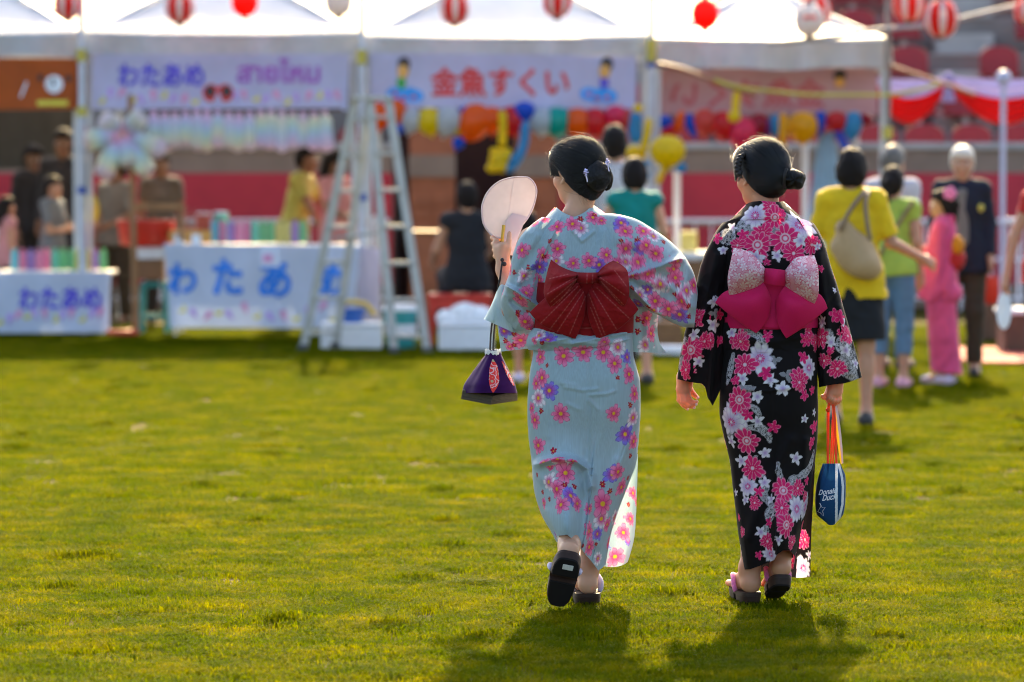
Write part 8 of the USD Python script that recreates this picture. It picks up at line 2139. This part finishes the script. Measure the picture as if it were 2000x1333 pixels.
# ---------------------------------------------------------------- what they carry
def carried():
    Y0 = 13.1
    H = lambda px, py, dy=0.0: W(px, py, Y0 + dy)
    # the round fan: a rim, thin paper, ribs, a printed card panel, and the handle in the fist
    t = thing('hand_fan', 'pale round fan with a white card panel, held up in a raised hand', 'fan', H(990, 500, 0.2))
    yf = 0.225
    rim = np.array([(1003, 347), (1026, 346), (1041, 355), (1048, 374), (1043, 400), (1032, 424), (1020, 440), (1000, 462), (982, 466), (966, 463), (953, 452), (943, 432), (941, 408), (948, 384), (963, 364), (982, 352)], float)
    th = np.linspace(0, 1, len(rim) + 1)
    loop = PchipInterpolator(th, np.vstack([rim, rim[:1]]))(np.linspace(0, 1, 97))[:-1]
    loop = (np.roll(loop, 1, 0) + 2 * loop + np.roll(loop, -1, 0)) / 4
    cx, cy = 986, 466                                   # where the ribs meet
    g = np.linspace(0, 1, 12)[:, None, None]
    lp = np.vstack([loop, loop[:1]])
    grid = np.array([cx, cy]) * (1 - g) + lp[None] * g
    dep = lambda p: yf + 0.0004 * (p[..., 0] - 990)
    sk2 = sheet(np.concatenate([H(grid[..., 0], grid[..., 1], dep(grid))], 0), 0.0012)
    put(t, 'paper', sk2, 'fan_paper', True)
    L = H(loop[:, 0], loop[:, 1], dep(loop))
    put(t, 'rim', tube(np.vstack([L, L[:2]]), 0.0032, 6), 'fan_white', True)
    for k in range(0, 96, 4):
        a = H(cx, cy, yf - 0.002); b = L[k] + (0, -0.002, 0)
        if loop[k, 1] < 455:
            put(t, 'rib', tube([a * 0.75 + b * 0.25 + (0, 0.0022, 0), a * 0.5 + b * 0.5 + (0, 0.0022, 0), b + (0, 0.0022, 0)], 0.0008, 5), 'fan_paper')
    card = patch([(1001, 416, yf - 0.006), (1030, 424, yf - 0.001)], [(984, 496, yf - 0.006), (1002, 500, yf - 0.001)], [(1001, 416, yf - 0.006), (986, 440, yf - 0.012), (984, 496, yf - 0.006)], [(1030, 424, yf - 0.001), (1018, 450, yf - 0.003), (1002, 500, yf - 0.001)], Y0, 16, 10, None, 0.0015)
    put(t, 'card_panel', card, 'fan_white', True)
    put(t, 'handle', tube([H(984, 440, yf - 0.012), H(981, 470, yf - 0.008), H(984, 500, yf - 0.01)], 0.006, 8), 'fan_gold', True)
    # drawstring pouch hanging from the same hand
    t = thing('pouch', 'purple drawstring pouch with red lining and a woven basket base', 'pouch', H(956, 790, 0.14))
    yp = 0.14
    sec = [(684, 949, 980), (692, 947, 981), (706, 936, 988), (730, 918, 1001), (754, 903, 1012), (768, 901, 1014)]
    na = 96
    al = np.arange(na) / na * 2 * np.pi
    V = []
    zz = np.linspace(0, 1, 40)
    S = PchipInterpolator(np.linspace(0, 1, len(sec)), np.array(sec, float))(zz)
    for (py, l, r), u in zip(S, zz):
        c, s = np.cos(al + 0.30), np.sin(al + 0.30)
        q = 1 / np.maximum(np.abs(c) ** 4 + np.abs(s) ** 4, 1e-9) ** 0.25
        q = q * (0.55 + 0.45 * u) + (1 - u) * 0.45
        pl = 1 + 0.05 * (1 - u) ** 1.5 * np.cos(9 * al) + 0.025 * np.cos(5 * al + 2 * u) * u
        rx = (r - l) / 2 * 0.86
        x, y = c * q * pl * rx, s * q * pl * rx
        x, y = x * math.cos(0.30) + y * math.sin(0.30), -x * math.sin(0.30) + y * math.cos(0.30)
        x2, y2 = x * math.cos(0.75) - y * math.sin(0.75), x * math.sin(0.75) + y * math.cos(0.75)
        V.append(H((l + r) / 2 + x2 * 0.96, py + 0 * x2, yp + y2 / FPX * 13.2))
    V = np.array(V)
    bag = trimesh.Trimesh(V.reshape(-1, 3), grid_faces(40, na, True), process=False)
    if bag.volume < 0: bag.invert()
    bb = put(t, 'cloth_bag', bag, 'purple_cloth', True)
    def gore(pts_l, pts_r, dz):
        g_ = coons([pts_l[0], pts_r[0]], [pts_l[-1], pts_r[-1]], pts_l, pts_r, 24, 8)
        fr_ = bag.vertex_normals[:, 1] < 0.05
        bv = bag.vertices[fr_]
        i_ = cKDTree(to_px(bv)).query(g_[..., :2], k=3)[1]
        yy = bv[i_][..., 1].mean(-1) - 0.0025
        return sheet(W(g_[..., 0], g_[..., 1], yy), 0.001)
    d0 = yp - 0.075
    put(bb, 'red_gore', gore([(962, 702, d0 + .02), (956, 722, d0), (955, 742, d0 - .008), (962, 767, d0 - .012)], [(963, 702, d0 + .02), (972, 718, d0), (975, 742, d0 - .008), (964, 767, d0 - .012)], 0), 'red_brocade', True)
    put(bb, 'red_gore', gore([(980, 706, 0), (988, 728, 0), (995, 742, 0), (1003, 754, 0)], [(981, 706, 0), (992, 724, 0), (1000, 740, 0), (1005, 753, 0)], 0), 'red_brocade', True)
    fr = []
    for k in range(14):
        a = k / 14 * 6.283
        c = H(963 + 15 * math.cos(a), 690 + 2 * math.sin(a * 3), yp + 0.026 * math.sin(a))
        fr.append(box(c + (0, 0, 0.002), (0.014, 0.003, 0.018), rz=a + 1.57, ry=0.4 * math.sin(5 * a), bevel=0.001))
    put(bb, 'frilled_mouth', merge(*fr), 'frill_white')
    a1, a2 = 0.30 + 0.05, 0.75
    sec2 = [(766, 904, 1010), (790, 900, 1009)]
    corners = [H(904, 762, yp - 0.006), H(963, 774, yp - 0.062), H(1010, 764, yp + 0.005), H(950, 756, yp + 0.07)]
    low = [H(901, 780, yp - 0.006), H(958, 791, yp - 0.062), H(1010, 783, yp + 0.005), H(950, 774, yp + 0.07)]
    bs = trimesh.convex.convex_hull(np.vstack([corners, low]))
    bp = put(t, 'basket_base', bs, 'wicker')
    for k in range(4):
        a, b, c, d = corners[k], corners[(k + 1) % 4], low[k], low[(k + 1) % 4]
        n_ = np.cross(b - a, c - a); n_ /= np.linalg.norm(n_)
        mid = (a + b + c + d) / 4 - np.mean(np.vstack([corners, low]), 0)
        n_ = n_ if n_ @ mid > 0 else -n_
        ln = []
        for j in range(30):
            u = (j + 0.5) / 30
            for r_ in range(3):
                s0, s1 = r_ / 3, (r_ + 1) / 3
                p = lambda u_, s_: (a * (1 - u_) + b * u_) * (1 - s_) + (c * (1 - u_) + d * u_) * s_
                ln.append(rod(p(u - 0.012, s0 + 0.04) + n_ * 0.0008, p(u + 0.012 * (1 if r_ % 2 else -1) * 1.6, s1 - 0.04) + n_ * 0.0008, 0.0012, n=5))
        put(bp, 'weave', merge(*ln), 'wicker_light')
    for dx in (-3, 3):
        put(t, 'cord', tube(smooth_line([H(982, 506, 0.112), H(977, 540, 0.112), H(969 + dx * 0.7, 598, 0.150), H(962 + dx, 650, 0.150), H(960 + dx, 690, yp)], 16), 0.0034, 7), 'cord_black', True)
    put(t, 'cord_knot', merge(ball(H(985, 516, 0.112), 0.0080, 2), ball(H(981, 508, 0.114), 0.007, 2)), 'cord_black', True)

    # the blue drawstring bag
    Y0 = 13.15
    H = lambda px, py, dy=0.0: W(px, py, Y0 + dy)
    t = thing('drawstring_bag', 'navy blue drawstring bag with white stripes and lettering on orange cords', 'bag', H(1622, 1028, 0.03))
    out = [(906, 1608, 1640), (914, 1605, 1643), (930, 1599, 1650), (950, 1594, 1652), (980, 1592, 1651), (1005, 1595, 1647), (1018, 1604, 1641), (1026, 1613, 1634)]
    S = PchipInterpolator([o[0] for o in out], np.array(out, float))
    pys = np.linspace(906, 1026, 170)
    na = 300
    al = np.arange(na) / na * 2 * np.pi
    V = []
    for py in pys:
        _, l, r = S(py)
        u = (py - 906) / 120
        dp = 0.012 + 0.042 * math.sin(math.pi * min(1, 0.12 + u * 0.86)) ** 0.7
        pl = 1 + 0.10 * max(0, 1 - u * 3.0) * np.cos(11 * al)
        cor = py + 8 * (np.abs(np.cos(al)) ** 3) * (-1) * max(0, (u - 0.82) * 5)
        V.append(H((l + r) / 2 + (r - l) / 2 * spow(np.cos(al), 0.85) * pl, cor, 0.03 - dp * np.sin(al) * pl))
    V = np.array(V)
    m_ = trimesh.Trimesh(V.reshape(-1, 3), grid_faces(len(pys), na, True), process=False)
    if m_.volume < 0: m_.invert()
    q = to_px(m_.vertices)
    C = np.tile([0.010, 0.060, 0.165], (len(q), 1))
    bx = (q[:, 0] - 1592) / 60
    st = ((np.abs(q[:, 0] - (1634.0 - 0.004 * (q[:, 1] - 906))) < 2.6) | (np.abs(q[:, 0] - np.interp(q[:, 1], [906, 930, 950, 985, 1005, 1026], [1638, 1644, 1646.5, 1645.5, 1641, 1637])) < 2.4)) & (m_.vertex_normals[:, 1] < 0.1)
    C[st] = (0.72, 0.74, 0.78)
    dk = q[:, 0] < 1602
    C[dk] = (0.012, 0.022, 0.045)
    bp = put(t, 'bag_body', m_, 'bag_cloth', True, color=C)
    for word, x0, y0, hgt in (('Donald', 1597.5, 967, 0.0150), ('Duck', 1604, 978, 0.0165)):
        tm = meshkit.text_mesh(word, hgt * 1.12, 0.0009, bold=True)
        v = tm.vertices
        v[:, 0] = (v[:, 0] + 0.35 * v[:, 1]) * 0.80
        v[:, 1] += 0.16 * v[:, 0]
        P0 = H(x0, y0, 0)
        v2 = np.stack([P0[0] + v[:, 0], np.full(len(v), 0.0), P0[2] + v[:, 1]], 1)
        tree = cKDTree(q[m_.vertex_normals[:, 1] < 0]); base = m_.vertices[m_.vertex_normals[:, 1] < 0]
        i = tree.query(to_px(np.stack([v2[:, 0], np.full(len(v), Y0), v2[:, 2]], 1)), k=4)[1]
        v2[:, 1] = base[i][:, :, 1].mean(1) - 0.0012 - v[:, 2]
        tm.vertices = v2
        put(bp, 'lettering', tm, 'print_white')
    star = [(1597, 1000), (1603, 990), (1601, 983), (1606, 992), (1612, 991), (1607, 998), (1608, 1008), (1602, 1002), (1597, 1000)]     # a loose line drawing at the edge
    ys = []
    for p in star:
        i = cKDTree(q[m_.vertex_normals[:, 1] < 0]).query(p)[1]
        ys.append(m_.vertices[m_.vertex_normals[:, 1] < 0][i] + (0, -0.001, 0))
    put(bp, 'line_drawing', tube(ys, 0.0007, 5), 'print_white')
    for k, (x0, x1) in enumerate(((1616, 1616), (1619, 1617.5), (1627, 1622.5), (1629, 1627), (1628, 1633), (1630, 1634.5))):
        put(t, 'cord', tube(smooth_line([H(1624 + 0.8 * k - 2, 778, 0.03), H(x0, 800, 0.022 + 0.004 * k), H((x0 + x1) / 2, 850, 0.020 + 0.004 * k), H(x1, 908, 0.018)], 12), 0.0028, 7), 'cord_orange', True)
    put(t, 'cord_knot', ball(H(1617, 801, 0.02), 0.008, 2), 'cord_orange', True)
    t = thing('hand_flag', 'thin folded white and yellow paper hanging beside the orange cords', 'paper', H(1640, 900, 0.05))
    put(t, 'white_face', patch([(1629, 785, 0.05), (1633, 786, 0.05)], [(1644, 906, 0.05), (1647, 905, 0.05)], [(1629, 785, 0.05), (1637, 840, 0.05), (1644, 906, 0.05)], [(1633, 786, 0.05), (1642, 840, 0.05), (1647, 905, 0.05)], Y0, 12, 3, None, 0.001), 'fan_white')
    put(t, 'yellow_face', patch([(1628, 787, 0.054), (1630, 786, 0.054)], [(1642, 908, 0.054), (1645, 906, 0.054)], [(1628, 787, 0.054), (1633, 845, 0.054), (1642, 908, 0.054)], [(1630, 786, 0.054), (1638, 840, 0.054), (1645, 906, 0.054)], Y0, 12, 3, None, 0.001), 'paper_yellow')

plain('fan_paper', (0.66, 0.62, 0.63), 0.5, trans=0.28, var=0.05, scale=30)
plain('fan_white', (0.62, 0.56, 0.60), 0.45, trans=0.20, var=0.03)
plain('fan_gold', (0.55, 0.36, 0.04), 0.4)
plain('purple_cloth', (0.030, 0.003, 0.055), 0.85, var=0.2, scale=40, spec=0.15)
plain('frill_white', (0.65, 0.64, 0.62), 0.8, var=0.3, scale=200)
plain('wicker', (0.045, 0.030, 0.016), 0.6, var=0.4, scale=300, bump=0.001, bscale=400)
plain('wicker_light', (0.085, 0.058, 0.030), 0.5, var=0.4, scale=300)
plain('cord_black', (0.012, 0.010, 0.010), 0.6)
plain('cord_orange', (0.85, 0.075, 0.008), 0.6, trans=0.2)
plain('print_white', (0.75, 0.76, 0.80), 0.6)
plain('paper_yellow', (0.75, 0.62, 0.03), 0.5, trans=0.3)
cloth('bag_cloth', dye=True, trans=0.10, var=0.12, streak=(200, 200, 200))
mat('red_brocade', {'tc': ('texture_coordinate', {}), 'vo': ('voronoi_texture', {'scale': 55.0}), 'ra': ('rgb_ramp', {'ramp': [(0.0, (0.45, 0.40, 0.22)), (0.30, (0.42, 0.36, 0.18)), (0.34, (0.72, 0.015, 0.012)), (0.62, (0.70, 0.015, 0.012)), (0.66, (0.62, 0.60, 0.62)), (0.8, (0.70, 0.015, 0.012))]}), 'p': ('principled_bsdf', {'roughness': 0.5, 'sheen_weight': 0.2})},
    [('tc.object', 'vo.vector'), ('vo.distance', 'ra.fac'), ('ra.color', 'p.base_color')], surface='p.BSDF')
carried()
